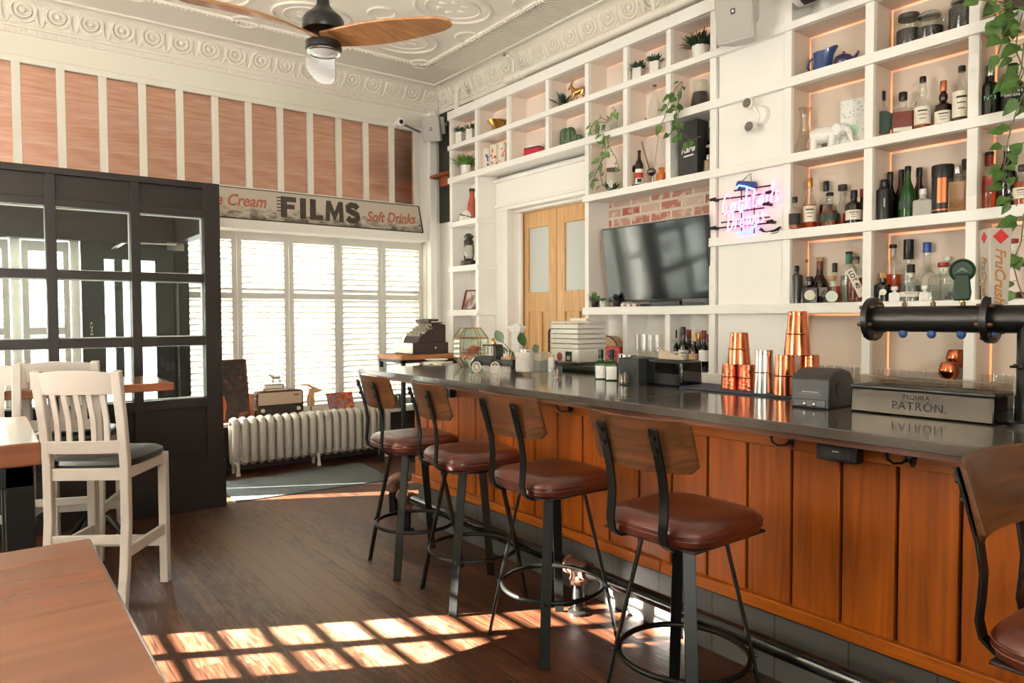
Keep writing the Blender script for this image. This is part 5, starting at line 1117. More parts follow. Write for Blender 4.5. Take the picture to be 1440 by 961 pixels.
# right-hand cells
p = shelf_at(1155, 4, .1); t = T('blue_pitcher', 'glossy cobalt blue pitcher on the upper shelf', 'pitcher', p); BLU = mat('cobalt_glaze', (34, 64, 118), .12, coat=.5)
m = MB(); n = 28; vs = []; zs = [(.05, 0), (.056, .01), (.055, .05), (.052, .1), (.056, .13)]
for j, (r_, z) in enumerate(zs):
    for i in range(n):
        a = 2*PI*i/n; lipk = max(0, math.cos(a+PI/2))**6*(.035 if j == 4 else .012 if j == 3 else 0); vs.append(((r_+lipk)*math.cos(a), (r_+lipk)*math.sin(a), z+lipk*.6))
m.add(vs, [(j*n+i, j*n+(i+1) % n, (j+1)*n+(i+1) % n, (j+1)*n+i) for j in range(4) for i in range(n)]+[tuple(reversed(range(n)))], True); m.build('body', BLU, t); MB().tube([(0, .054, .115), (0, .085, .11), (0, .095, .07), (0, .08, .03), (0, .053, .025)], .008, 10).build('handle', BLU, t)
p = shelf_at(1184, 4, .09); t = T('indigo_teapot', 'small indigo teapot beside the blue pitcher', 'teapot', p); IND = mat('indigo_glaze', (44, 36, 78), .14, coat=.5); MB().lathe([(.03, 0), (.05, .02), (.054, .045), (.045, .068), (.025, .08), (0, .084)], 26).build('body', IND, t); MB().tube([(0, -.045, .035), (0, -.075, .055), (0, -.088, .078)], [.014, .009, .007], 10).build('spout', IND, t); MB().ball((0, 0, .09), .009).build('lid_knob', IND, t)
BEAN = mat('dark_dried_tea', (54, 50, 46), .9, bump=.8, bscale=120, var=.5, vscale=90)
for px, r_, h_, fl, kind, lb in ((1274, .062, .19, .55, 'screw', 'dark screw-top jar of dried herbs on the upper shelf'), (1303, .066, .165, .5, 'clip', 'clip-top jar of black tea, middle of the three storage jars'), (1351, .072, .185, .72, 'clip', 'clip-top jar of dark beans against the shelf upright')):
    p = shelf_at(px, 4, .1); t = T('storage_jar', lb, 'jar', p, 0, 'glass storage jars'); MB().lathe([(r_*.9, 0), (r_, .01), (r_, h_*.72), (r_*.78, h_*.82), (r_*.78, h_*.9)], 28, cap=False).build('jar', CLEAR, t); MB().lathe([(r_*.86, .005), (r_*.95, .014), (r_*.95, h_*fl), (0, h_*fl+.006)], 24).build('contents', BEAN, t)
    if kind == 'screw': MB().lathe([(r_*.84, h_*.86), (r_*.84, h_), (0, h_+.002)], 28).build('lid', mat('dull_grey_lid', (86, 82, 78), .4, .6), t)
    else:
        MB().lathe([(r_*.84, h_*.9), (r_*.86, h_*.93), (r_*.7, h_), (0, h_+.002)], 28).build('lid', glass('jar_lid_glass', (214, 214, 208), gloss=.3, diffuse=.15), t); MB().lathe([(r_*.83, h_*.86), (r_*.83, h_*.875)], 24).tube([(0, -r_*.84, h_*.88), (0, -r_*1.1, h_*.75), (0, -r_*1.02, h_*.62)], .003, 6).build('wire_clip', STEEL, t)
p = shelf_at(1130, 3, .1); t = T('crystal_carafe', 'tall flared crystal carafe at the left of the third shelf', 'carafe', p); MB().lathe([(.075, 0), (.085, .01), (.07, .06), (.035, .13), (.022, .2), (.026, .26), (.045, .29), (.038, .285)], 26).build('carafe', glass('crystal', (240, 232, 222), gloss=.9, diffuse=.08), t)
def elephant(lb, loc, rz):
    t = T('elephant_figurine', lb, 'figurine', loc, rz); b = MB()
    b.tube([(-.1, 0, .085), (-.085, 0, .09), (-.04, 0, .098), (.01, 0, .096), (.05, 0, .094), (.075, 0, .1)], [.02, .045, .052, .05, .044, .03], 16)
    b.ball((.085, 0, .112), .034, .03, .034); b.tube([(.11, 0, .11), (.13, 0, .085), (.138, 0, .05), (.15, 0, .028), (.165, 0, .03), (.172, 0, .04)], [.02, .017, .013, .010, .009, .007], 10)
    for x in (-.065, .04):
        for s in (-1, 1): b.tube([(x, s*.026, .08), (x+.004*s, s*.028, .04), (x+.006*s, s*.028, 0)], [.026, .02, .021], 10)
    b.tube([(-.105, 0, .09), (-.118, 0, .06), (-.115, 0, .035)], [.008, .005, .006], 6); b.build('body', WHITECER, t)
    e = MB()
    for s in (-1, 1): e.ball((.068, s*.036, .108), .03, .006, .036)
    e.build('ear', WHITECER, t)
    h = MB()
    for s in (-1, 1): h.tube([(.112, s*.014, .092), (.13, s*.018, .08), (.145, s*.018, .082)], [.005, .004, .002], 8)
    h.build('tusk', PAPER, t); return t
elephant('white ceramic elephant figurine walking towards the speckled card', shelf_at(1162, 3, .08), -PI/2+.1)
q = shelf_at(1198, 3, .12); t = T('speckled_card', 'upright white card sprinkled with dark specks beside the elephant', 'card', q, .1); MB().box(0, .006, -.072, .072, 0, .28).build('card', mat('white_card', (234, 236, 228), .6), t); b = MB(); rnd = random.Random(5)
for k in range(70): y, z, r_ = rnd.uniform(-.068, .068), rnd.uniform(.01, .27), rnd.uniform(.001, .0035); b.box(-.0008, 0, y-r_, y+r_, z-r_*.6, z+r_*.6)
b.build('specks', INK, t); MB().lathe([(0, 0), (.035, 0)], 14, (-.0009, 0, .1), cap=False, axis='x').build('green_patch', mat('mint_patch', (188, 224, 196), .6), t)
o3 = shelf_at(1428, 4, .08); mm = mat('brown_planter', (70, 50, 38), .6)
vine('trailing_pothos', 'large-leaved trailing vine hanging at the upper right corner', o3, mm, [
    [P3(4.0, 1440, 8, o3), P3(3.9, 1415, 12, o3), P3(3.85, 1398, 22, o3)], [P3(4.0, 1436, 10, o3), P3(3.88, 1420, 30, o3), P3(3.85, 1412, 48, o3), P3(3.85, 1404, 75, o3)], [P3(4.0, 1440, 12, o3), P3(3.88, 1432, 40, o3), P3(3.86, 1428, 70, o3), P3(3.86, 1440, 100, o3), P3(3.86, 1430, 125, o3)],
    [P3(3.9, 1440, 60, o3), P3(3.86, 1436, 100, o3), P3(3.86, 1424, 135, o3), P3(3.86, 1410, 118, o3)], [P3(3.86, 1440, 130, o3), P3(3.86, 1428, 160, o3), P3(3.86, 1418, 195, o3), P3(3.86, 1410, 245, o3), P3(3.86, 1430, 290, o3)], [P3(3.86, 1440, 200, o3), P3(3.86, 1425, 215, o3), P3(3.86, 1412, 238, o3)],
    [P3(3.86, 1440, 300, o3), P3(3.86, 1436, 340, o3), P3(3.86, 1424, 370, o3), P3(3.86, 1432, 400, o3), P3(3.86, 1440, 420, o3)], [P3(4.0, 1420, 4, o3), P3(3.86, 1390, 2, o3), P3(3.84, 1376, -2, o3)]], GREEN, 12, .085, [(.05, 0), (.06, .05), (.065, .11), (.055, .11)])
# glasses on the lowest shelf
TUMB = glass('tumbler_glass', (255, 255, 254), gloss=.5, rough=.05)
gt = T('glass_tumbler', '', 'glass', (0, 0, 0), 0, 'tumblers on the lowest back-bar shelf'); MB().lathe([(.034, 0), (.037, .004), (.04, .088), (.037, .088), (.034, .01), (0, .008)], 20, cap=False).build('tumbler', TUMB, gt)
first = True; NUM = ['first', 'second', 'third', 'fourth', 'fifth', 'sixth', 'seventh', 'eighth', 'ninth', 'tenth']
for cell, pxs, dxs in (('behind the receipt printer, counted from the copper shakers', (1128, 1140, 1152, 1164, 1176, 1188, 1200, 1210), (.06, .1, .05, .11, .06, .1, .05, .1)), ('behind the garnish tray, counted from the shelf upright', (1244, 1256, 1268, 1280, 1292, 1304, 1316, 1328), (.04, .05, .04, .05, .04, .05, .04, .04)), ('behind the tap column, counted from the shelf upright', (1398, 1408, 1418, 1426, 1436), (.06, .05, .11, .06, .05))):
    for k, (px, dx) in enumerate(zip(pxs, dxs)):
        o = gt if first else dup(gt); first = False; o.location = shelf_at(px, 0, dx); o['label'] = NUM[k]+' clear tumbler on the low shelf '+cell; o['group'] = 'tumblers '+cell.split(',')[0]
for k, (px, dx) in enumerate(((887, .07), (896, .11), (906, .06), (915, .1), (925, .06))):
    p = shelf_at(px, 0, dx)
    if k == 0: wg = T('wine_glass', '', 'glass', p, 0, 'stemmed glasses left of the wine bottles'); MB().lathe([(.033, 0), (.033, .003), (.004, .008), (.004, .08), (.02, .095), (.034, .13), (.03, .25), (.027, .25), (.031, .13), (0, .092)], 20, cap=False).build('stem_glass', TUMB, wg); o = wg
    else: o = dup(wg, loc=p)
    o['label'] = NUM[k]+' clear stemmed glass on the low shelf, counted towards the wine bottles'
CGOB = T('copper_goblet', 'round copper goblet on a clear stem in front of the second one', 'goblet', shelf_at(1338, 0, .03), 0, 'copper goblets'); MB().lathe([(.03, .05), (.045, .075), (.048, .1), (.042, .13), (.034, .142), (.032, .138), (.044, .1)], 24).build('bowl', COPPER, CGOB); MB().lathe([(.03, 0), (.03, .003), (.005, .01), (.005, .05)], 18).build('stem', TUMB, CGOB)
dup(CGOB, 'round copper goblet raised behind the front one', None, shelf_at(1348, 0, .14)+Vector((0, 0, .062)))
t = T('upturned_glass', 'upturned clear tumbler the raised copper goblet stands on', 'glass', shelf_at(1348, 0, .14)); MB().lathe([(.04, 0), (.042, .003), (.036, .058), (0, .06)], 20).build('tumbler', TUMB, t)
# wine bottles
WLAB = (PAPER, PAPER, None, mat('ochre_label', (196, 160, 112), .6), WHITE, None, None, None)
for k, (px, top, dx, cap, lb) in enumerate(((949, 464, .06, CAPBLK, 'wine bottle with black capsule and white label, next to the shelf upright'), (961, 460, .06, CAPBLK, 'wine bottle with black capsule, second along the wine shelf'), (969, 464, .14, CAPRED, 'wine bottle with red capsule behind the front row'), (976, 468, .05, mat('cream_capsule', (224, 196, 140), .5), 'wine bottle with cream capsule and ochre label'),
        (983, 468, .13, GOLD, 'wine bottle with gold capsule behind the white-labelled one'), (990, 465, .06, mat('burgundy_capsule', (120, 36, 40), .4), 'wine bottle with burgundy capsule and large white label'), (957, 466, .16, CAPBLK, 'wine bottle with black capsule at the back of the wine shelf'), (998, 470, .12, CAPRED, 'wine bottle with red capsule half hidden by the right upright'))):
    B(px, top, 0, lb, 'bord', .037, GBLACK, None, .5, cap, .06, lab=WHITE if k == 5 else (mat('ochre_label', (196, 160, 112), .6) if k == 3 else (PAPER if k < 2 else None)), lz=(.3, .62) if k == 5 else (.2, .55), dx=dx, name='wine_bottle', group='wine bottles under the television')
# ------------------------------------------------------------------ things on the bar counter
ZT = 1.0725
def ctr(px, py): q = at('z', ZT, px, py); return Vector((q.x, q.y, ZT))
GOLDW = mat('brass_wire', (176, 128, 80), .3, .9)
p = ctr(662, 516); t = T('terrarium', 'geometric glass terrarium with brass edges at the far end of the counter', 'terrarium', p, .35); R1, H1 = .132, .295
ringz = [(.07, 0), (R1, .075), (R1, H1-.075), (.075, H1)]; V = [[Vector((r_*math.cos(i*PI/3), r_*math.sin(i*PI/3), z)) for i in range(6)] for r_, z in ringz]
m = MB(); e = MB()
for j in range(3):
    for i in range(6): m.add([V[j][i], V[j][(i+1) % 6], V[j+1][(i+1) % 6], V[j+1][i]], [(0, 1, 2, 3)]); e.tube([V[j][i], V[j+1][i]], .0045, 6)
for j in range(4):
    for i in range(6): e.tube([V[j][i], V[j][(i+1) % 6]], .0045, 6)
m.build('glass_panels', glass('terrarium_glass', (226, 238, 226), gloss=.3, diffuse=.06), t); e.build('brass_edges', GOLDW, t)
p = ctr(667, 522); t = T('dried_flower_vase', 'clear glass vase of pink dried flowers beside the terrarium', 'vase', p); MB().lathe([(.034, 0), (.036, .006), (.036, .13), (.033, .13), (.033, .01)], 22, cap=False).build('vase', CLEAR, t)
tuft(60, .02, .12, .026, None, 1.0, .12, .45, 21, .1).build('dried_flowers', mat('dried_petals', (196, 132, 104), .7, var=.3, vscale=40), t); tuft(10, .01, .1, .006, None, .5, .02, 0, 22, 1.0).build('stems', mat('dried_stems', (150, 120, 84), .7), t)
# vintage model car
p = (ctr(680, 523)+ctr(694, 526))/2; d_ = ctr(709, 527)-ctr(663, 522); ang = -1.25; t = T('model_car', 'black vintage model delivery car with cream spoked wheels on the counter', 'model car', p+Vector((.03, -.01, 0)), ang-PI)
t.scale = (1.12, 1.12, 1.12)  # local +x is the front of the car
CARB = mat('model_car_black', (40, 44, 46), .25, coat=.5); CARW = mat('cream_enamel', (236, 226, 206), .35)
m = MB(); m.prism([(-.17, .045), (.09, .045), (.12, .05), (.12, .058), (-.17, .058)], -.04, .04, 'y'); m.box(-.02, .075, -.038, .038, .058, .085); m.prism([(.03, .058), (.115, .058), (.115, .088), (.085, .1), (.03, .104)], -.032, .032, 'y'); m.build('chassis', CARB, t, .003)
m = MB()
for x in (-.035, .032): 
    for s in (-1, 1): m.box(x-.004, x+.004, s*.038-.004, s*.038+.004, .085, .165)
m.box(-.042, .045, -.044, .044, .163, .172); m.box(-.04, .035, -.04, .04, .08, .105); m.box(-.05, -.032, -.04, .04, .05, .165); m.build('cab', CARB, t, .002)
m = MB()
for s in (-1, 1): m.box(-.03, .03, s*.041-.001, s*.041+.001, .108, .112).box(-.03, .03, s*.041-.001, s*.041+.001, .158, .162).box(-.002, .002, s*.041-.001, s*.041+.001, .11, .16).box(-.032, -.028, s*.041-.001, s*.041+.001, .11, .16).box(.028, .032, s*.041-.001, s*.041+.001, .11, .16)
m.build('window_frames', CARW, t)
m = MB(); m.box(-.175, -.055, -.042, .042, .058, .066); m.box(-.175, -.17, -.042, .042, .066, .085)
for s in (-1, 1): m.box(-.175, -.055, s*.042-.002, s*.042+.002, .066, .085)
m.build('load_bed', CARB, t); MB().lathe([(.006, .172), (.016, .176), (.016, .188), (.006, .196), (.012, .205), (0, .21)], 12, (-.005, 0, 0)).build('roof_lamp', BRASS, t)
for x, r_ in ((.085, .034), (-.055, .036)):
    for s in (-1, 1):
        w_ = MB(); ring(w_, (x, s*.052, r_), r_-.003, r_-.003, .0035, (1, 0, 0), (0, 0, 1), n=26)
        for k in range(6): a = k*PI/6; w_.tube([(x-(r_-.004)*math.cos(a), s*.052, r_-(r_-.004)*math.sin(a)), (x+(r_-.004)*math.cos(a), s*.052, r_+(r_-.004)*math.sin(a))], .0016, 5)
        w_.ball((x, s*.053, r_), .006, .006, .006, 8, 6); w_.build('wheel', CARW, t)
        g = MB(); g.strip([(x+(r_+.008)*math.cos(a), s*.048, r_+(r_+.008)*math.sin(a)) for a in [.1+.28*i for i in range(11)]], .016, .003, (0, 1, 0)); g.build('mudguard', CARB, t)
b = MB()
for s in (-1, 1): b.lathe([(0, 0), (.009, .004), (.011, .012), (0, .013)], 12, (.115, s*.026, .078), axis='x')
b.build('headlamp', BRASS, t)
t = T('trinket_tray', 'small tray of wooden crates and pegs in the bed of the model car', 'tray', p+Vector((.03, -.01, 0))+Vector((math.cos(ang-PI)*-.129, math.sin(ang-PI)*-.129, .075)), ang-PI); m = MB(); m.box(-.04, .04, -.03, .03, 0, .035); m.build('crate', wood('crate_wood', (170, 120, 70), (206, 160, 104), 'x', 3, .6), t, .002); tuft(14, .02, .05, .01, None, .5, .03, 0, 31, .9).build('pegs', PAPER, t)
p = ctr(738, 527); t = T('ribbed_jar', 'white ribbed glass jar on little feet beside the model car', 'jar', p); RIBW = mat('white_hobnail_glass', (214, 210, 200), .3, bump=.5, bscale=120); MB().lathe([(.035, .018), (.058, .022), (.06, .03), (.06, .135), (.045, .15), (.047, .165), (.042, .165)], 28).build('jar', RIBW, t)
b = MB()
for k in range(14): b.lathe([(.0605, .035+.007*k), (.062, .0385+.007*k), (.0605, .042+.007*k)], 28, cap=False)
b.build('ribs', RIBW, t); b = MB()
for k in range(5): a = k*2*PI/5; b.ball((.042*math.cos(a), .042*math.sin(a), .012), .012, .012, .012, 10, 6)
b.build('foot', CLEAR, t); MB().lathe([(.043, .15), (.046, .15), (.046, .168), (.043, .168)], 24).build('rim', STEEL, t)
q = at('x', 3.12, 726, 520); t = T('leafy_cutting', 'green rubber-plant leaves in a dark pot behind the white ribbed jar', 'potted plant', (3.12, q.y, ZT)); MB().lathe([(.04, 0), (.05, .09), (.045, .09)], 20).build('pot', mat('dark_plant_pot', (44, 40, 36), .4), t)
m = MB(); st = MB()
for dy, dz, dx_, sz, hd in ((.16, .19, 0, .085, (-.2, .5, .85)), (.10, .12, 0, .06, (-.2, .8, .3)), (-.09, .17, 0, .085, (-.3, -.1, .9)), (-.2, .12, 0, .09, (-.2, -.7, .5)), (-.03, .1, -.04, .06, (-.6, .3, .4)), (-.15, .09, -.03, .07, (-.3, -.8, .1))):
    b_ = Vector((dx_, dy, dz)); m.leaf(b_, hd, (-.85, -.4, .3), sz*1.35, sz*.85, .1, 5); st.tube([(0, 0, .07), (dx_*.5, dy*.5, dz*.75), b_], .003, 6)
st.build('stem', mat('plant_stem', (110, 96, 66), .6), t); m.build('foliage', mat('rubber_plant_leaf', (76, 100, 66), .35, var=.3, vscale=20), t)
q = at('x', 3.6, 727, 470); t = T('newel_post', 'white newel post with moulded cap standing behind the leafy plant', 'post', (3.6, q.y, 0), .5); zt = at('x', 3.6, 727, 455).z
m = MB(); m.box(-.035, .035, -.035, .035, 0, zt-.07); m.box(-.05, .05, -.05, .05, zt-.07, zt-.045); m.box(-.06, .06, -.06, .06, zt-.045, zt-.025); m.build('post', WHITE, t, .003); m = MB(); m.add([(-.055, -.055, zt-.025), (.055, -.055, zt-.025), (.055, .055, zt-.025), (-.055, .055, zt-.025), (0, 0, zt+.005)], [(0, 1, 4), (1, 2, 4), (2, 3, 4), (3, 0, 4)]); m.build('cap', WHITE, t)
CLP = glass('clear_plastic', (232, 232, 226), gloss=.35, rough=.12, diffuse=.22)
p = ctr(757, 522); t = T('plastic_tub', 'clear plastic tubs stacked beside the white ribbed jar', 'tub', p, .2)
t['label'] = 'clear plastic tub with green contents beside the white ribbed jar'; MB().box(-.06, .06, -.06, .06, 0, .075).build('tub', CLP, t, .006); MB().box(-.045, .045, -.045, .045, .058, .07).build('contents', mat('green_garnish', (110, 150, 116), .7, var=.3), t)
t = T('plastic_tub', 'flat clear plastic tub stacked on the tub with green contents', 'tub', p+Vector((0, 0, .0765)), .25); MB().box(-.058, .062, -.065, .06, 0, .045).build('tub', CLP, t, .006); MB().box(-.062, .066, -.07, .064, .045, .055).build('lid', CLP, t, .004)
p = ctr(775, 523); t = T('paper_cup', 'tall white cup holding folded tickets', 'cup', p); MB().lathe([(.022, 0), (.024, .1), (.022, .1)], 18).build('cup', WHITE, t); m = MB(); m.bar((0, 0, .07), (.0, .03, .13), .03, .002, (1, 0, 0)); m.bar((0, -.01, .07), (0, -.03, .12), .025, .002, (1, 0, 0)); m.build('tickets', mat('buff_ticket', (206, 180, 140), .7), t)
def short_glass(px, py, lb):
    t = T('rocks_glass', lb, 'glass', ctr(px, py), 0, 'short glasses with brown garnish'); MB().lathe([(.03, 0), (.034, .004), (.034, .072), (.031, .072), (.03, .014), (0, .012)], 20, cap=False).build('glass', CLEAR, t); MB().lathe([(.028, .014), (.029, .055), (0, .056)], 16).build('contents', mat('brown_sugar', (128, 88, 50), .8, var=.4, vscale=80, bump=.4), t)
short_glass(783, 533, 'short glass of brown sugar beside the tall white cup'); short_glass(878, 541, 'short glass of brown sugar in front of the black napkin holder')
p = ctr(793, 520)
# dark glass-washer behind the bar with the white dehydrator on it
q = at('x', 3.55, 803, 510); t = T('bar_fridge', 'black under-counter bar fridge behind the counter, below the white dehydrator', 'fridge', (3.6, q.y, 0)); hh = q.z-.002
MB().box(-.2, .25, -.55, .5, 0, hh-.03).build('cabinet', BLACK, t, .006); MB().box(-.23, .26, -.58, .52, hh-.03, hh).build('top', mat('dark_worktop', (46, 44, 42), .3), t, .004); MB().box(-.215, -.2, -.53, .48, .12, hh-.06).build('door', mat('fridge_door', (36, 36, 36), .25), t, .003)
q = at('x', 3.5, 806, 507); t = T('food_dehydrator', 'white stacked-tray food dehydrator on the black fridge', 'dehydrator', (3.55, q.y, hh+.001)); zt = at('x', 3.5, 806, 452).z-hh; WPL = mat('milky_plastic', (232, 228, 216), .35)
MB().box(-.14, .14, -.15, .15, .012, zt*.36).build('base', WPL, t, .012)
for k in range(5): z = zt*.37+zt*.115*k; MB().box(-.138, .138, -.148, .148, z, z+zt*.1).box(-.144, .144, -.154, .154, z+zt*.085, z+zt*.1).build('tray', WPL, t, .006)
MB().box(-.14, .14, -.15, .15, zt*.95, zt).build('lid', glass('lid_plastic', (230, 230, 224), gloss=.3, diffuse=.5), t, .008); MB().box(-.143, -.139, -.085, -.02, .02, zt*.3).build('control_panel', BLACK, t); m = MB().lathe([(0, 0), (.03, 0), (.03, .003), (0, .003)], 20, (-.144, .045, zt*.17), axis='x'); m.build('round_sticker', mat('red_sticker', (150, 60, 50), .5), t); MB().box(-.145, -.142, -.07, -.035, .03, .06).build('display', LGREY, t)
for sx in (-1, 1):
    for sy in (-1, 1): MB().cyl((sx*.11, sy*.12, 0), (sx*.11, sy*.12, .014), .014, n=10).build('foot', BLACK, t)
t = T('paper_stack', 'pile of white papers lying on the dehydrator lid', 'papers', (3.58, q.y-.05, hh+zt+.003)); MB().box(-.09, .09, -.1, .07, 0, .012).box(-.08, .1, -.09, .09, .012, .02).build('sheets', PAPER, t)
# red retro telephone-style radio and tan drum in the low cell
q = at('x', 4.02, 862, 490); t = T('red_toy_truck', 'red lattice tin box on the low shelf behind the green bottles', 'tin', (4.06, q.y, LV[0][1]+.003)); REDT = mat('signal_red', (206, 52, 40), .35); MB().box(-.04, .06, -.07, .09, .03, .15).build('box', REDT, t, .004); m = MB()
for k in range(4): m.box(-.044, -.04, -.06+.04*k, -.045+.04*k, .04, .14)
for k in range(3): m.box(-.044, -.04, -.065, .085, .05+.035*k, .06+.035*k)
m.build('lattice', mat('pale_red', (232, 120, 104), .4), t); t.name = 'lattice_tin'; MB().box(-.045, .065, -.075, .095, 0, .03).build('plinth', REDT, t, .003)
q = at('x', 4.12, 858, 475); t = T('tan_drum', 'tan arched wicker basket lid with black rim behind the red tin', 'basket', (4.12, q.y, LV[0][1]+.003)); t.name = 'wicker_basket'
m = MB(); m.prism([(-.13*math.cos(a), .1+.13*math.sin(a)) for a in [i*PI/14 for i in range(15)]]+[(.13, 0), (-.13, 0)], -.04, .04, 'x', True); m.build('basket', mat('tan_wicker', (206, 166, 122), .7, bump=.3, bscale=80), t); MB().tube([(-.042, -.132*math.cos(a), .1+.132*math.sin(a)) for a in [i*PI/14 for i in range(15)]], .006, 6).build('rim', BLACK, t)
for px, py, lb in ((845, 533, 'green gin bottle with white label, left of the pair on the counter'), (860, 535, 'green gin bottle with white label, right of the pair on the counter')):
    p = ctr(px, py); t = bottle(0, 0, 0, lb, 'shldr', .038, GGREEN, liq('green_gin', (64, 120, 70)), .75, CAPBLK, .05, lab=WHITE, lz=(.05, .58), shape='flat', sq=True, loc=p, h=.178 if px < 850 else .182, name='gin_bottle', group='green gin bottles')
A_, B_ = ctr(870, 540), ctr(897, 542); xn = (A_.x+B_.x)/2; yn = (at('x', xn, 870, 540).y+at('x', xn, 897, 540).y)/2; hw = abs(at('x', xn, 870, 540).y-at('x', xn, 897, 540).y)/2; hn = at('x', xn, 884, 504).z-ZT
t = T('napkin_holder', 'black bar napkin caddy beside the green gin bottles', 'napkin holder', (xn+.06, yn, ZT)); CHAR = mat('charcoal_plastic', (34, 36, 36), .4)
MB().box(-.06, .06, -hw, hw, 0, hn).build('body', CHAR, t, .004); MB().box(-.064, -.058, -hw*.94, hw*.4, hn*.7, hn*.97).build('front_lip', CHAR, t, .002); MB().box(-.064, -.059, -hw*.75, -hw*.55, hn*.35, hn*.6).build('catch', BLACK, t, .002); MB().box(-.05, .05, -hw*.9, hw*.9, hn, hn+.002).build('divider', BLACK, t)
q = at('x', 3.12, 884, 505); t = T('steel_lid_jar', 'jar with ribbed steel lid behind the black napkin caddy', 'jar', (3.12, q.y, ZT)); MB().lathe([(.06, 0), (.06, .1)], 24).build('jar', mat('red_white_tin', (200, 190, 180), .4), t); MB().lathe([(.064, .1), (.064, .15), (.06, .155), (0, .156)], 28).build('lid', STEEL, t)
xn = (ctr(906, 542).x+ctr(959, 545).x)/2; ya, yb_ = at('x', xn, 906, 540).y, at('x', xn, 959, 540).y; yn = (ya+yb_)/2; hw = (ya-yb_)/2; hn = at('x', xn, 930, 507).z-ZT
t = T('mirror_box', 'glossy black mirror-sided menu box with paper sticking out', 'box', (xn+.085, yn, ZT)); GLB = mat('gloss_black_acrylic', (8, 10, 9), .04, spec=.5, coat=.2)
MB().box(-.085, .085, -hw, hw, 0, hn).build('case', GLB, t, .012); MB().box(-.06, .06, -hw*.85, hw*.85, hn-.002, hn+.003).build('slot', BLACK, t); m = MB(); m.prism([(-hw*.7, hn-.01), (hw*.75, hn-.01), (hw*.7, hn+.06), (-hw*.6, hn+.012)], -.01, .0, 'x'); m.build('menu_papers', mat('kraft_menu', (190, 170, 146), .7), t)
q = at('x', 3.15, 923, 496); t = T('dark_tray_box', 'low black tray behind the mirror-sided menu box', 'tray', (3.14, q.y-.02, ZT)); MB().box(-.04, .04, -.15, .15, 0, .135).box(-.045, .045, -.155, .155, .13, .14).build('body', BLACK, t, .004)
# bar mat and copper shakers
a_ = ctr(985, 553); b_ = ctr(1115, 570); m = MB(); m.prism([(2.93, 2.43), (2.965, 1.72), (3.16, 1.72), (3.19, 2.50), (3.1, 2.5)], ZT, ZT+.012, 'z'); tag(m.build('bar_mat', mat('navy_bar_mat', (44, 48, 62), .6, bump=.4, bscale=150), None, .003), 'navy rubber bar mat under the copper shakers', 'bar mat')
HAM = mat('hammered_copper', (184, 100, 72), .22, 1, bump=.5, bscale=45)
def shaker(lb, x, y, r0, r1, h, m_=COPPER, z=ZT+.0125, band=True, ring_=True, name='cocktail_shaker', group='copper shakers on the bar mat'):
    t = T(name, lb, 'shaker', (x, y, z), 0, group); MB().lathe([(r0, 0), (r0*1.0, .003), (r1, h-.006), (r1*.97, h), (0, h)], 32).build('cup', m_, t)
    if band: k = .47; rr = r0+(r1-r0)*k; MB().lathe([(rr*1.0, h*k-.002), (rr*1.03, h*k), (rr*1.03, h*k+.004), (rr*.99, h*k+.006)], 32, cap=False).build('seam_band', m_, t)
    if ring_: MB().lathe([(r1*1.03, h-.018), (r1*1.035, h-.012), (r1*1.02, h-.006)], 32, cap=False).build('rim', m_, t)
    return t
def cpos(px, py): q = at('z', ZT+.012, px, py); return q.x, q.y
def hgt(px, py, x, z): q = at('x', x, px, py); return q.z-z
z0 = ZT+.0125
x, y = cpos(1022, 547); x += .03; h1 = hgt(1022, 511, x, z0); shaker('short hammered copper cup, left end of the bar mat', x, y, .047, .040, h1, HAM, ring_=False)
x2, y2 = cpos(1046, 549); x2 += .03; shaker('short hammered copper cup beside the silver shaker', x2, y2, .047, .040, h1*.99, HAM, ring_=False)
hu = hgt(1038, 468, x, z0+h1); shaker('copper shaker balanced upside down across the two hammered cups', (x+x2)/2, (y+y2)/2, .056, .042, hu, COPPER, z0+h1+.0005)
x, y = cpos(1069, 553); x += .03; hs = hgt(1069, 492, x, z0); shaker('silver steel shaker between the copper ones', x, y, .049, .039, hs, STEEL)
x, y = cpos(1098, 556); x += .03; hc = hgt(1098, 499, x, z0); shaker('copper shaker right of the silver one, under the tall top shaker', x, y, .049, .041, hc)
x2, y2 = cpos(1128, 556); x2 += .06; shaker('copper shaker beside the printer, under the tall top shaker', x2, y2, .049, .041, hc)
ht = hgt(1113, 438, x, z0+hc); shaker('tallest copper shaker balanced upside down on top of two others', (x+x2)/2, (y+y2)/2, .059, .040, ht, COPPER, z0+hc+.0005)
# receipt printer
p = (ctr(1113, 572)+ctr(1165, 577))/2; dv = ctr(1165, 577)-ctr(1113, 572); t = T('receipt_printer', 'black receipt printer beside the garnish tray', 'printer', p, math.atan2(dv.y, dv.x)+PI/2); W_ = dv.length+.004; hp = hgt(1140, 532, p.x, ZT)
# local: -x faces the customers' side, y along the bar
m = MB(); m.prism([(-.0, 0), (.235, 0), (.235, hp*.8), (.19, hp*1.18), (.12, hp*1.3), (.05, hp*1.22), (.0, hp*.98)], -W_/2, W_/2, 'y'); m.build('body', CHAR, t, .006)
MB().box(-.004, .001, -W_*.42, W_*.42, hp*.06, hp*.3).build('paper_slot', BLACK, t, .002); MB().box(-.003, .0, -W_*.46, W_*.46, hp*.74, hp*.76).build('lid_seam', BLACK, t); m = MB()
m.box(-.0025, -.001, -W_*.24, W_*.2, hp*.53, hp*.56); m.box(-.0025, -.001, -W_*.3, W_*.3, hp*.47, hp*.475).build('print_line', LGREY, t)
for s in (-.02, .02): MB().ball((-.004, s, hp*.14), .008, .008, .01).build('indicator', STEEL, t)
MB().lathe([(0, 0), (.032, 0), (.032, .003), (0, .003)], 24, (.09, -W_/2-.003, hp*.62), axis='y').build('side_knob', BLACK, t)
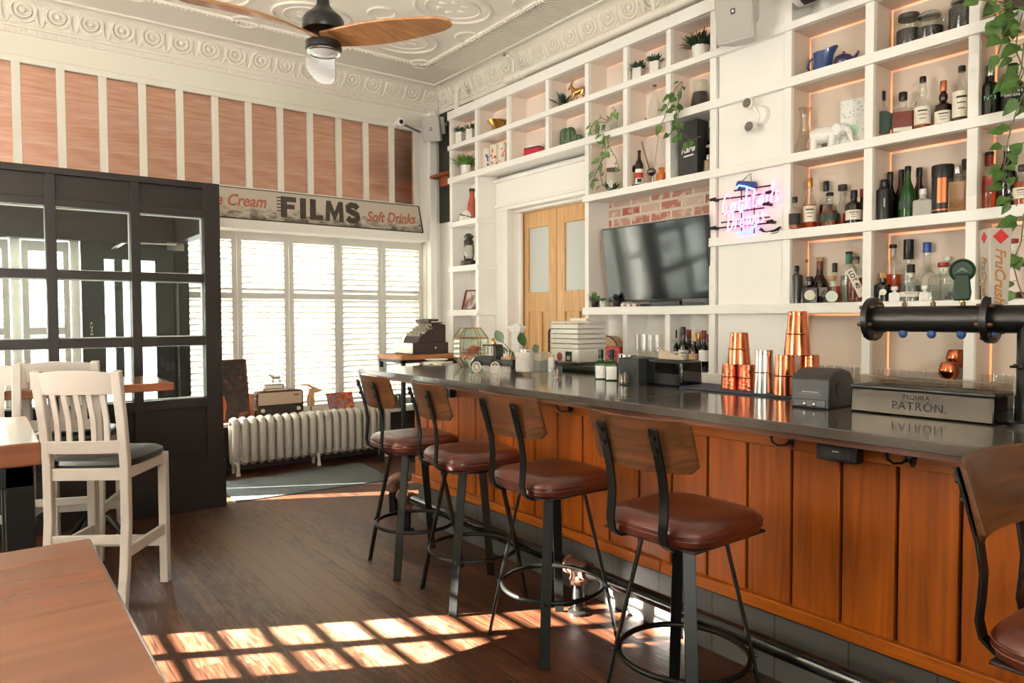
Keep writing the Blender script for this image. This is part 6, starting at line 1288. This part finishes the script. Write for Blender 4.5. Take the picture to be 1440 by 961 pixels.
# garnish tray
pl_ = ctr(1196, 578); pr_ = ctr(1398, 599); p = (pl_+pr_)/2; dv = pr_-pl_; wd_ = dv.length; t = T('garnish_tray', 'clear-lidded stainless garnish tray with tequila lettering on the counter', 'garnish tray', p, math.atan2(dv.y, dv.x)+PI/2); ht_ = hgt(1196, 540, pl_.x, ZT)
MB().box(0, .17, -wd_/2, wd_/2, 0, ht_-.012).build('body', mat('brushed_tray_steel', (60, 56, 50), .24, 1, bump=.04), t, .006); MB().box(.0, .17, -wd_/2-.002, wd_/2+.002, ht_-.012, ht_).build('black_rim', BLACK, t, .003)
m = MB()
for k in range(5): y_ = -wd_/2+.012+k*(wd_-.024)/5; m.box(.02, .15, y_, y_+(wd_-.024)/5-.012, ht_-.002, ht_+.002)
m.build('insert', mat('dark_insert', (28, 24, 22), .4), t, .001)
m = MB(); prof = [(-.003, ht_+.001), (.02, ht_+.022), (.06, ht_+.034), (.12, ht_+.034), (.165, ht_+.02), (.172, ht_+.001)]; n = len(prof); m.add([(a, -wd_/2, b) for a, b in prof]+[(a, wd_/2, b) for a, b in prof], [(i, i+1, n+i+1, n+i) for i in range(n-1)]+[tuple(range(n)), tuple(n+i for i in range(n))], True); m.build('lid', glass('lid_acrylic', (222, 218, 210), gloss=.4), t)
words('lettering', 'PATR\u00d3N.', .043, INK, t, (-.0015, -.005, ht_*.36), (0, -1, 0), (0, 0, 1), .0006, spacing=1.1); words('lettering', 'TEQUILA', .022, INK, t, (-.0015, .005, ht_*.68), (0, -1, 0), (0, 0, 1), .0006, spacing=1.1)
# clear sleeve of straws between tray and tap column
p = ctr(1412, 597); t = T('straw_holder', 'clear acrylic straw holder between garnish tray and tap column', 'straw holder', p+Vector((.05, 0, 0)), 0); MB().box(-.05, .05, -.03, .03, 0, .1).build('holder', glass('smoky_acrylic', (120, 110, 100), gloss=.5), t, .004); MB().box(-.045, .045, -.025, .025, .002, .04).build('contents', mat('dark_straws', (40, 34, 30), .5), t)
# beer tower: horizontal drum with flanges on a column
xT = 2.86; qa = at('x', xT, 1228, 449); zb = qa.z; yb = at('x', xT, 1440, 452).y; t = T('beer_tower', 'matt black pipe beer tap tower rising from the counter', 'beer tower', (xT, yb-.03, ZT)); SATB = mat('satin_black_metal', (12, 12, 11), .36, .0, spec=.4); zr = zb-ZT; yl_ = qa.y-(yb-.03); rb = .049
MB().tube([(0, yl_, zr), (0, -.6, zr)], rb, 28).build('drum', SATB, t)
for yy in (yl_, at('x', xT, 1394, 450).y-(yb-.03)):
    f = MB(); f.lathe([(0, -.012), (.086, -.012), (.086, .012), (0, .012)], 32, (0, yy, zr), axis='y'); fl = f.build('flange', SATB, t, .002)
    for k in range(6): a = k*PI/3+.3; MB().lathe([(0, -.026), (.007, -.026), (.008, -.012), (.008, .028), (0, .028)], 8, (.068*math.cos(a), yy, zr+.068*math.sin(a)), axis='y').build('bolt', mat('dull_bolt', (110, 84, 56), .45, .7), fl)
MB().tube([(0, -.0, 0), (0, 0, zr)], .048, 24).lathe([(.075, 0), (.075, .012), (.05, .02)], 28).build('column', SATB, t); b = MB(); ring(b, (0, 0, zr*.56), .052, .052, .007, n=26); b.ball((-.06, .02, zr*.56), .012).tube([(-.05, .01, zr*.56), (-.085, .04, zr*.56)], .005, 6).build('clamp', SATB, t)
for px in (1272, 1312, 1354, 1396):
    y_ = at('x', xT, px, 440).y-(yb-.03); nz = MB(); nz.cyl((0, y_, zr+rb-.004), (0, y_, zr+rb+.014), .009, n=10); nz.cyl((0, y_, zr+rb+.008), (0, y_, zr+rb+.022), .005, n=8); nz.build('tap_stud', mat('dull_bolt', (110, 84, 56), .45, .7), t); sp_ = MB(); sp_.ball((-.01, y_, zr-rb-.006), .016, .016, .018).build('blue_nozzle_cap', mat('blue_cap', (40, 76, 130), .35), t)
y_ = at('x', xT, 1352, 440).y; zc_ = zb+rb+.006; t = T('tap_handle', 'dark green tap handle with a round medallion on top', 'tap handle', (xT, y_, zc_)); TG = mat('bottle_green_enamel', (15, 46, 28), .4, bump=.2, bscale=30)
a_ = facing((xT, y_)); hz = at('x', xT, 1352, 366).z-zc_; t.rotation_euler = (0, 0, a_)
MB().prism([(-.026, .012), (.026, .012), (.03, .04), (.022, hz*.68), (-.022, hz*.68), (-.03, .04)], -.02, .02, 'x').build('grip', TG, t, .006); m = MB(); m.lathe([(0, -.02), (.036, -.02), (.042, -.012), (.042, .014), (.036, .02), (.032, .014), (0, .014)], 28, (0, 0, hz-.038), axis='x'); md_ = m.build('medallion', TG, t); st_ = MB(); st_.prism([(-.02, -.006), (0, .012), (.02, -.006), (.008, -.002), (-.008, -.002)], .0145, .018, 'x')
st_.M = None; st_ = MB(); st_.prism([(-.02, hz-.046), (0, hz-.026), (.02, hz-.046), (0, hz-.038)], .014, .018, 'x'); st_.build('emblem', mat('silver_green', (96, 120, 104), .3, .6), md_); MB().cyl((0, 0, 0), (0, 0, .014), .007).build('ferrule', BRASS, t)
y_ = at('x', xT, 1400, 440).y; zc_ = zb+rb+.002; t = T('tap_handle', 'tall white wedge tap handle with gold script and a red diamond', 'tap handle', (xT, y_, zc_)); hz = at('x', xT, 1400, 322).z-zc_; a_ = facing((xT, y_)); t.rotation_euler = (0, 0, a_)
m = MB(); m.add([(-.03, -.034, 0), (.022, -.034, 0), (.022, .03, 0), (-.03, .03, 0), (-.034, -.042, hz), (.026, -.042, hz), (.026, .036, hz), (-.034, .036, hz)], [(0, 3, 2, 1), (4, 5, 6, 7), (0, 1, 5, 4), (1, 2, 6, 5), (2, 3, 7, 6), (3, 0, 4, 7)]); m.build('grip', mat('pearl_white_handle', (180, 172, 160), .35), t, .004); t.rotation_euler = (0, 0, a_+.55)
SCR = mat('bronze_script', (176, 122, 66), .4, .3); RDI = mat('red_diamond', (190, 42, 44), .4)
words('lettering', 'FruCrush', .05, SCR, t, (.0245, -.003, hz*.38), (0, 0, -1), (0, 1, 0), .0006, shear=.35, offset=.001); m = MB(); m.prism([(-.003, hz-.055), (.024, hz-.03), (-.003, hz-.004), (-.03, hz-.03)], .0245, .027, 'x'); m.build('diamond', RDI, t)
words('lettering', 'FruCrush', .036, SCR, t, (-.004, -.0405, hz*.38), (0, 0, -1), (1, 0, 0), .0006, shear=.35); m = MB(); m.prism([(-.004, hz-.05), (.012, hz-.03), (-.004, hz-.01), (-.02, hz-.03)], -.0425, -.0400, 'y'); m.build('diamond', RDI, t)
# dish and papers at the far counter end
p = at('z', ZT, 612, 509); t = T('shallow_dish', 'shallow pale dish at the far end of the counter', 'dish', (p.x, p.y-.02, ZT)); MB().lathe([(.05, 0), (.1, .022), (.098, .024), (.05, .006), (0, .005)], 26).build('dish', WHITECER, t)
p = ctr(634, 512); t = T('paper_pad', 'pad of white papers lying by the terrarium', 'papers', p+Vector((-.05, .12, 0)), .3); MB().box(-.07, .07, -.1, .1, 0, .012).build('sheets', PAPER, t)

# ------------------------------------------------------------------ devices on the walls and above the shelves
SPW = mat('speaker_white', (206, 202, 194), .5); GRL = mat('speaker_grille', (190, 186, 178), .6, bump=.5, bscale=250)
def speaker(name, lb, loc, yaw, tilt, w_, h_, d_):
    t = T(name, lb, 'loudspeaker', loc, 0); t.rotation_euler = (0, tilt, yaw)
    m = MB(); m.prism([(0, -w_/2), (0, w_/2), (d_, w_*.3), (d_, -w_*.3)], -h_/2, h_/2, 'z'); m.build('cabinet', SPW, t, .01)
    MB().box(-.004, .002, -w_*.46, w_*.46, -h_*.46, h_*.46).build('grille', GRL, t, .004); MB().box(-.007, -.003, -.014, .014, -.02, .012).build('badge', BLACK, t, .001); MB().box(-.0085, -.0065, -.006, .006, -.01, .004).build('badge_light', WHITE, t)
    MB().bar((d_-.01, 0, 0), (d_+.1, .0, .03), .04, .05).box(d_+.09, d_+.11, -.06, .06, -.06, .12).bar((d_+.1, 0, .03), (d_+.3, -.03, .05), .035, .035).build('bracket', SPW, t, .003)
    return t
q = at('x', 3.72, 1030, 20); speaker('loudspeaker', 'white loudspeaker mounted above the shelf next to the air conditioner', (3.74, q.y+.01, q.z+.03), .22, -.18, .24, .36, .17)
q = Vector((0, 0, EYE))+ray(606, 181)*7.6; speaker('loudspeaker', 'white loudspeaker hung in the far corner beside the copper panels', (q.x, q.y, q.z), .62, -.25, .2, .265, .15)
q = Vector((0, 0, EYE))+ray(583, 163)*7.4; t = T('security_camera', 'small white dome security camera under the cornice in the far corner', 'camera', (q.x, YW-.13, q.z)); MB().ball((0, 0, 0), .05, .05, .05, 16, 10).build('housing', WHITE, t); MB().ball((-.012, -.036, -.004), .024, .022, .024).build('lens', BLACK, t); MB().tube([(.0, .03, 0), (.05, .07, .01), (.3, .1, -.04)], .012, 8).build('cable', mat('grey_cable', (110, 104, 96), .5), t)
MB().cyl((0, .04, 0), (0, .128, 0), .03).build('mount', WHITE, t)
# old timber bracket shelf on the bar-side wall
q = at('x', 4.1, 620, 246); t = T('wall_bracket_shelf', 'short reddish timber bracket shelf in the far corner behind the tower', 'shelf', (4.26, 6.62, q.z-.02)); RW = wood('red_timber', (116, 58, 34), (158, 88, 52), 'y', 1.2, .5); MB().box(-.2, 0, -.28, .24, .0, .03).build('board', RW, t, .004); MB().box(-.14, 0, -.2, .12, -.1, 0).build('bracket', RW, t, .004)
# air conditioner
q = at('x', 3.8, 1103, 8); t = T('air_conditioner', 'white wall-mounted air conditioner at the top photo edge', 'air conditioner', (3.985, q.y, q.z+.12)); m = MB(); m.prism([(0, .26), (0, -.085), (-.05, -.1), (-.14, -.08), (-.19, -.02), (-.205, .08), (-.2, .26)], -.95, 0, 'y', True)
prof = [(0, .26), (0, -.085), (-.05, -.1), (-.14, -.08), (-.19, -.02), (-.205, .08), (-.2, .26)]
m = MB(); n = len(prof); m.add([(a, 0, b) for a, b in prof]+[(a, -.95, b) for a, b in prof], [(i, (i+1) % n, n+(i+1) % n, n+i) for i in range(n)]+[tuple(range(n)), tuple(n+i for i in range(n))]); m.build('casing', mat('ac_white', (238, 236, 230), .3), t, .012, 3)
MB().bar((-.1, -.06, -.097), (-.1, -.9, -.097), .055, .01, (.28, 0, .95)).build('air_slot', BLACK, t); MB().bar((-.15, -.05, -.079), (-.15, -.9, -.079), .06, .008, (.55, 0, .9)).build('flap', mat('ac_white', (238, 236, 230), .3), t, .002)
# sprinkler main with heads
t = T('sprinkler_pipe', 'white sprinkler pipe running along the cornice above the shelves', 'pipe', (4.14, 4.0, 3.72)); m = MB(); y_e = at('x', 4.14, 716, 107).y-4.0
m.tube([(0, y_e, .0), (0, -7, .0)], .034, 16); m.build('pipe', CEILW, t); f = MB(); f.tube([(0, y_e+.03, 0), (0, y_e-.1, 0)], .046, 16).tube([(0, y_e-.14, 0), (0, y_e-.2, 0)], .046, 16).build('coupling', CEILW, t)
for px, lb in ((722, 1), (920, 2)):
    y_ = at('x', 4.14, px, 90 if lb == 1 else 25).y-4.0; h_ = MB(); h_.tube([(0, y_, .02), (0, y_, .16), (-.02, y_, .185), (-.09, y_, .19)] if lb == 1 else [(0, y_, .02), (-.02, y_, .09), (-.05, y_, .12)], .016, 10).build('riser', CEILW, t); e_ = (-.09, y_, .19) if lb == 1 else (-.05, y_, .12); MB().lathe([(.012, -.03), (.02, -.02), (.01, 0), (.024, .012), (.024, .016)], 12, e_, axis='x').build('sprinkler_head', STEEL, t)
    MB().tube([(0, y_-.1, 0), (.06, y_-.1, -.03), (.12, y_-.1, .0)], .006, 6).build('hanger', STEEL, t)
t = T('conduit_stub', 'short white pipe stub rising at the end of the shelving by the far corner', 'pipe', (4.06, 6.3, 3.574)); MB().tube([(0, 0, 0), (0, 0, .2), (.03, .01, .26)], .028, 12).build('pipe', CEILW, t)
# twin-head emergency light on the flat panel
q = at('x', XS-.02, 1068, 162); t = T('emergency_light', 'twin-head emergency light with round lamps on the flat white panel', 'emergency light', (XS+.007, q.y, q.z)); MB().lathe([(0, -.035), (.05, -.03), (.06, -.01), (.06, 0)], 24, axis='x').build('base', WHITE, t)
for dz, dy, s in ((.075, .045, 1), (-.075, .03, -1)):
    MB().tube([(-.03, 0, 0), (-.05, dy*.6, dz*.7), (-.06, dy, dz)], .012, 8).build('arm', WHITE, t); h_ = MB(); c_ = Vector((-.075, dy, dz)); h_.lathe([(.0, .03), (.03, .025), (.038, -.01), (.036, -.02), (0, -.018)], 22, c_, axis='x'); hd = h_.build('lamp_head', WHITE, t); MB().lathe([(0, -.0215), (.03, -.0215), (.03, -.0205)], 20, c_, axis='x').build('reflector', mat('grey_reflector', (120, 116, 108), .25, .7), hd)
# soundbar, remote
q = at('x', 3.99, 935, 428); t = T('streaming_box', 'flat black media box under the television', 'media box', (3.985, q.y, LV[1][1]+.004)); MB().box(-.03, .04, -.16, .1, 0, .034).build('box', BLACK, t, .003); MB().box(-.032, -.029, -.12, .06, .008, .026).build('display', mat('smoked_display', (50, 50, 52), .2), t)
q = at('x', 3.99, 982, 424); t = T('media_player', 'grey media player at the right end under the television', 'media box', (3.985, q.y, LV[1][1]+.004)); MB().box(-.03, .06, -.09, .11, 0, .046).build('box', mat('gunmetal', (92, 92, 92), .3, .5), t, .003); MB().box(-.032, -.029, -.08, .1, .006, .02).build('vent', BLACK, t)
q = at('x', 3.985, 912, 431); t = T('remote_control', 'small black remote control under the television', 'remote control', (3.98, q.y, LV[1][1]+.004), .1); MB().box(-.02, .02, -.06, .06, 0, .014).build('body', BLACK, t, .005); b = MB(); [b.box(-.012+.01*i, -.006+.01*i, -.05+.014*j, -.042+.014*j, .014, .016) for i in range(3) for j in range(6)]; b.build('buttons', LGREY, t)
# neon sign -----------------------------------------------------------
PINK = mat('pink_neon', (255, 160, 205), .4, emit=(255, 128, 188), estr=2.3); BLUEN = mat('blue_neon', (120, 150, 255), .4, emit=(96, 130, 255), estr=2.6); NB = mat('neon_frame_black', (24, 24, 26), .45)
q0 = at('x', 3.955, 1053, 292); ne = T('neon_sign', 'pink and blue neon sign on the flat panel reading Cocktails & Dreams', 'neon sign', (3.955, q0.y, q0.z))
SC = {  # single-line script strokes, unit height
 'C': [[(.62, .8), (.5, .98), (.25, .95), (.08, .6), (.12, .2), (.35, .02), (.62, .15)]], 'o': [[(.3, .5), (.1, .42), (.05, .2), (.2, .03), (.38, .12), (.4, .35), (.3, .5), (.5, .42)]],
 'c': [[(.4, .42), (.25, .5), (.08, .3), (.12, .08), (.3, .03), (.48, .15)]], 'k': [[(.1, 0), (.12, 1)], [(.42, .5), (.14, .25), (.45, 0)]], 't': [[(.2, .9), (.16, .15), (.3, .02), (.42, .12)], [(.02, .6), (.38, .64)]],
 'a': [[(.38, .45), (.2, .5), (.06, .25), (.15, .04), (.32, .12), (.4, .48), (.4, .1), (.52, .06)]], 'i': [[(.1, .48), (.12, .1), (.25, .04)], [(.12, .66), (.14, .7)]], 'l': [[(.08, .1), (.25, .8), (.2, 1.05), (.08, .9), (.1, .1), (.25, .03)]],
 's': [[(.32, .45), (.15, .5), (.1, .36), (.3, .2), (.26, .05), (.06, .06)]], '&': [[(.42, .02), (.1, .6), (.2, .78), (.3, .62), (.05, .2), (.18, .02), (.4, .3)]], 'D': [[(.12, 0), (.14, 1), (.45, .9), (.62, .5), (.45, .08), (.08, .02)]],
 'r': [[(.08, .02), (.1, .48), (.2, .5), (.36, .44)]], 'e': [[(.08, .25), (.36, .3), (.3, .48), (.12, .44), (.06, .2), (.2, .03), (.42, .12)]], 'm': [[(.06, .02), (.08, .48), (.24, .46), (.26, .04), (.28, .44), (.46, .44), (.48, .05), (.56, .06)]]}
def neon(txt, y, z, hgt_, m_, slope=.22, sp=1.0, name='neon_word'):
    mb = MB(); x = 0
    for ch in txt:
        g = SC[ch]; wdt = max(p[0] for s in g for p in s)
        for s in g:
            pts = []
            for i in range(len(s)-1):
                for k in range(3): u = k/3; pts.append((s[i][0]*(1-u)+s[i+1][0]*u, s[i][1]*(1-u)+s[i+1][1]*u))
            pts.append(s[-1])
            if len(pts) > 4: pts = [pts[0]]+[((pts[i-1][0]+2*pts[i][0]+pts[i+1][0])/4, (pts[i-1][1]+2*pts[i][1]+pts[i+1][1])/4) for i in range(1, len(pts)-1)]+[pts[-1]]
            mb.tube([(0, y-(x+a+b*.12)*hgt_*sp, z+(b+(x+a)*slope)*hgt_) for a, b in pts], .0052, 8)
        x += wdt+.06
    return mb.build(name, m_, ne)
def npos(px, py): q = at('x', 3.955, px, py); return q.y-q0.y, q.z-q0.z
y_, z_ = npos(1014, 304); neon('Cocktails', y_, z_, .135, PINK, .07, .72)
y_, z_ = npos(1040, 300); tag(neon('&', y_, z_, .075, BLUEN, 0, .8), 'small blue ampersand tube')
y_, z_ = npos(1021, 326); neon('Dreams', y_, z_, .125, PINK, .08, .72)
f = MB()
for py, x0, x1 in ((281, 1002, 1068), (300, 1014, 1072), (313, 1012, 1080), (321, 1003, 1085), (268, 1030, 1085)):
    ya, za = npos(x0, py); yb_, zb_ = npos(x1, py-8); f.tube([(.018, ya, za), (.018, yb_, zb_+.0)], .005, 6)
for px in (1040, 1058): ya, za = npos(px, 262); yb_, zb_ = npos(px, 328); f.tube([(.02, ya, za), (.02, yb_, zb_)], .004, 6)
for px, py in ((1003, 281), (1003, 321), (1082, 271), (1078, 287), (1083, 312)): ya, za = npos(px, py); f.tube([(.0, ya, za), (.05, ya, za)], .011, 8); f.tube([(-.004, ya+.02, za), (-.004, ya-.02, za+.004)], .010, 8)
f.build('support_frame', NB, ne)
b = MB(); pts = [npos(px, py) for px, py in ((1036, 264), (1040, 261), (1048, 262), (1059, 266))]; b.tube([(-.002, a, c) for a, c in pts], .008, 8)
pts = [npos(px, py) for px, py in ((1066, 312), (1060, 320), (1054, 325))]; b.tube([(-.002, a, c) for a, c in pts], .007, 8); pts = [npos(px, py) for px, py in ((1038, 328), (1046, 326), (1054, 328))]; b.tube([(-.002, a, c) for a, c in pts], .007, 8)
pts = [npos(px, py) for px, py in ((1069, 281), (1070, 288))]; b.tube([(-.002, a, c) for a, c in pts], .006, 8); tag(b.build('blue_tube', BLUEN, ne), 'blue neon accent strokes')
c0_ = npos(1036, 260); c1_ = npos(1059, 268); m = MB(); m.tube([(.02, c0_[0], c0_[1]), (.02, c1_[0], c1_[1]+.03)], .028, 12); tag(m.build('transformer_can', mat('deep_blue_can', (52, 74, 140), .3), ne), 'blue transformer can'); m = MB(); a1_ = npos(1040, 255); a2_ = npos(1052, 243); a3_ = npos(1054, 256); m.tube([(.02, *a1_), (.03, *a2_), (.02, *a3_)], .003, 6).build('hanging_wire', STEEL, ne); m = MB(); rnd = random.Random(3)
for k in range(6): pts = [npos(px+rnd.uniform(-2, 2), py+rnd.uniform(-2, 2)) for px, py in ((1066, 322), (1075, 328), (1085, 325), (1094, 320), (1090, 325), (1080, 327))]; m.tube([(.02+rnd.uniform(-.01, .01), a, c) for a, c in pts], .0032, 5)
m.build('cable_bundle', NB, ne)

# ------------------------------------------------------------------ window sill and the cash-register table
zs = .468
def sl(px, y=6.96): return Vector((at('y', y, px, 560).x, y, zs))
p = sl(328); t = T('framed_poster', 'dark framed vintage poster leaning on the sill beside the porch screen', 'picture frame', (p.x-.13, 6.93, zs)); zt = at('y', 6.95, 330, 508).z-zs; wp = .27; FRW = wood('brown_frame', (74, 40, 26), (112, 66, 42), 'z', 2, .45); m = MB()
for a, b_ in (((0, 0, 0), (0, .12, zt)), ((wp, 0, 0), (wp, .12, zt))): m.bar(a, b_, .02, .022, (0, 1, 0))
m.bar((0, .12, zt), (wp, .12, zt), .022, .02); m.bar((0, 0, .01), (wp, 0, .01), .022, .02); m.build('frame', FRW, t, .003); m = MB(); m.add([(0, .004, 0), (wp, .004, 0), (wp, .124, zt), (0, .124, zt)], [(0, 1, 2, 3)]); m.build('poster', photo_mat('dark_poster', [(40, 31, 26), (72, 58, 48), (50, 38, 32), (62, 48, 40), (150, 90, 56)], 9), t)
m = MB(); m.tube([(.03, .02, .02), (.05, .05, .16), (.045, .07, .24), (.06, .085, .28)], [.02, .026, .02, .008], 8).build('painted_bird', mat('orange_bird_paint', (200, 104, 48), .6), t)
p = sl(397, 6.97); xr0 = at('y', 6.93, 361, 560).x; xr1 = at('y', 6.93, 427, 560).x; zt = at('y', 6.95, 395, 549).z-zs; t = T('vintage_radio', 'cream-fronted vintage valve radio on the window sill', 'radio', ((xr0+xr1)/2, 6.99, zs)); w2 = (xr1-xr0)/2; WAL = mat('walnut_case', (92, 58, 38), .4, var=.2)
m = MB(); rr = .03; prof = [(-w2, 0), (w2, 0), (w2, zt-rr), (w2-rr*.3, zt-rr*.3), (w2-rr, zt), (-w2+rr, zt), (-w2+rr*.3, zt-rr*.3), (-w2, zt-rr)]; m.prism(prof, -.055, .06, 'y'); m.build('case', WAL, t, .006)
MB().box(-w2+.016, w2-.016, -.06, -.053, .135, zt-.018).build('speaker_cloth', mat('cream_speaker_cloth', (214, 190, 164), .8, bump=.5, bscale=300), t, .003); MB().box(-w2+.02, w2-.02, -.061, -.053, .03, .13).build('dial_panel', mat('dark_dial', (46, 38, 32), .4, bump=.8, bscale=60), t, .003)
for s in (-1, 1): MB().lathe([(0, -.02), (.018, -.02), (.02, 0)], 18, (s*(w2-.055), -.06, .085), axis='y').build('knob', PAPER, t)
MB().box(w2-.1, w2-.05, -.063, -.06, zt-.055, zt-.045).build('badge', BRASS, t)
MB().box(-w2-.05, -w2-.02, -.05, .055, 0, zt-.02).build('side_panel', mat('orange_side', (176, 108, 72), .5), t, .006)
p = Vector(((xr0+xr1)/2-.03, 6.98, zs+zt+.001)); t = T('old_book', 'flat pink-edged book under the other book on the radio', 'book', p, .12, 'books on the radio'); MB().box(-.11, .1, -.05, .05, 0, .018).build('cover', mat('faded_pink_cloth', (190, 150, 130), .7), t, .002)
MB().box(-.105, .101, -.052, .046, .003, .015).build('pages', PAPER, t)
t = T('old_book', 'thick olive-spined book lying on top, under the moose figurine', 'book', p+Vector((-.015, 0, .0185)), -.1, 'books on the radio'); MB().box(-.09, .085, -.048, .048, 0, .04).build('cover', mat('olive_cloth', (112, 104, 80), .7), t, .002); MB().box(-.092, .07, -.05, .044, .005, .035).build('pages', PAPER, t)
quadruped('moose_figurine', 'pale antlered animal figurine standing on the books', p+Vector((.0, 0, .0595)), PI*.92, mat('pale_pottery', (168, 158, 142), .5), .078, 'figurine')
p = sl(437, 6.96); t = T('carved_deer_head', 'carved light wood deer head on a rod beside the radio', 'sculpture', (p.x, 6.96, zs), 0); LW = wood('light_carved_wood', (196, 148, 100), (228, 188, 142), 'z', 2, .6); MB().tube([(0, 0, 0), (0, 0, .1)], .006, 8).lathe([(.035, 0), (.035, .008)], 16).build('rod', BLACK, t)
m = MB(); m.tube([(0, 0, .09), (-.0, 0, .14), (.0, 0, .19), (.012, 0, .235), (.03, 0, .255)], [.034, .042, .034, .03, .03], 12).tube([(.015, 0, .255), (.045, 0, .25), (.085, 0, .242), (.1, 0, .24)], [.034, .032, .018, .013], 12); m.build('head', LW, t); m = MB()
for s in (-1, 1): m.leaf((-.0, s*.02, .25), (-.75, s*.5, .35), (0, 0, 1), .085, .035, 0, 4); m.tube([(.01, s*.015, .28), (-.04, s*.03, .31), (-.1, s*.04, .31)], [.009, .007, .003], 7)
m.build('ears_and_horns', LW, t); MB().ball((.103, 0, .243), .009).build('nose', BLACK, t)
p = sl(480, 6.95); xa = at('y', 6.95, 461, 560).x; xb_ = at('y', 6.95, 498, 560).x; zt = at('y', 6.97, 480, 552).z-zs; t = T('picture_card', 'small colourful picture card leaning on the window sill', 'card', (xa, 6.92, zs)); m = MB(); wc = xb_-xa; m.add([(.01, 0, 0), (wc, 0, 0), (wc-.01, .06, zt), (-.01, .06, zt), (.01, .004, 0), (wc, .004, 0), (wc-.01, .064, zt), (-.01, .064, zt)], [(0, 1, 2, 3), (7, 6, 5, 4), (0, 4, 5, 1), (1, 5, 6, 2), (2, 6, 7, 3), (3, 7, 4, 0)]); m.build('card', photo_mat('colour_card', [(70, 76, 92), (150, 150, 160), (176, 60, 56), (214, 130, 70), (120, 90, 60)], 16), t)
p = sl(560, 6.93); pot_plant('potted_fern', 'leafy green plant on the sill behind the first bar stools', (p.x, 6.95, zs), .07, .07, mat('grey_planter', (120, 116, 108), .6), 'bush', .12, GREEN, n=110, seed=33)
# industrial side table with the antique cash register
zt_ = 1.09; A_ = at('z', zt_, 556, 497); Bc = at('z', zt_, 525, 489); Cc = at('z', zt_, 632, 494); 
t = T('register_table', 'small industrial side table with thick timber top on black metal legs', 'side table', (0, 0, 0)); x0_, x1_ = 3.22, 3.86; y0_, y1_ = 5.98, 6.5
t.location = (x0_, y0_, 0); MB().box(0, x1_-x0_, 0, y1_-y0_, zt_-.045, zt_).build('tabletop', wood('rustic_board', (140, 84, 46), (190, 128, 78), 'x', 1.2, .45), t, .004)
m = MB()
for x in (.03, x1_-x0_-.03):
    for y in (.03, y1_-y0_-.03): MB().box(x-.018, x+.018, y-.018, y+.018, 0, zt_-.045).build('leg', BLKMET, t, .002)
m.box(.012, x1_-x0_-.012, .012, .045, zt_-.075, zt_-.045); m.box(.012, x1_-x0_-.012, y1_-y0_-.045, y1_-y0_-.012, zt_-.075, zt_-.045); m.box(.012, .045, .012, y1_-y0_-.012, zt_-.075, zt_-.045); m.box(x1_-x0_-.045, x1_-x0_-.012, .012, y1_-y0_-.012, zt_-.075, zt_-.045); m.build('under_frame', BLKMET, t)
q = at('z', zt_, 596, 493); t = T('cash_register', 'antique dark cash register with keyboard on the side table', 'cash register', (3.58, 6.2, zt_+.002), 0); DB = mat('oxidised_bronze', (58, 42, 34), .4, .3); hb_ = .13
MB().box(-.2, .2, -.15, .22, 0, hb_*.85).build('drawer_base', DB, t, .004); m = MB(); m.prism([(-.13, hb_*.86), (.19, hb_*.86), (.19, .285), (.08, .3), (-.1, .17)], -.12, .18, 'y'); m.build('cabinet', DB, t, .005); MB().lathe([(0, -.012), (.012, -.01), (.014, 0)], 14, (.05, -.15, hb_*.45), axis='y').build('drawer_knob', STEEL, t); CRO = mat('worn_nickel', (196, 188, 172), .3, .8, bump=.3, bscale=60)
MB().box(-.206, -.198, -.15, .22, .005, hb_*.84).build('nickel_front', CRO, t, .002); k = MB(); 
for i in range(5):
    for j in range(6): k.cyl((-.09+.034*i, -.08+.045*j, .17+.024*i), (-.1+.034*i, -.08+.045*j, .2+.024*i), .011, n=8)
k.build('keyboard', CRO, t); MB().box(.02, .16, -.1, .16, .295, .31).tube([(.02, -.1, .32), (.02, .16, .32)], .018, 10).tube([(.1, -.11, .33), (.1, .17, .33)], .014, 10).build('top_crest', DB, t); MB().tube([(-.06, -.12, .2), (-.02, -.125, .24), (.03, -.13, .25)], .007, 8).ball((-.06, -.12, .2), .014).build('crank', STEEL, t)
t = T('under_table_plant', 'small leafy plant on a low stand under the register table', 'potted plant', (3.6, 6.3, .0)); MB().lathe([(.12, 0), (.1, .02), (.02, .05), (.02, .8), (.1, .83)], 18).build('stand', BLKMET, t); MB().lathe([(.07, .83), (.085, .93), (.075, .93)], 20).build('pot', WHITECER, t); tuft(90, .06, .1, .03, None, 1.1, .92, .5, 44, .0).build('foliage', GREEN, t)
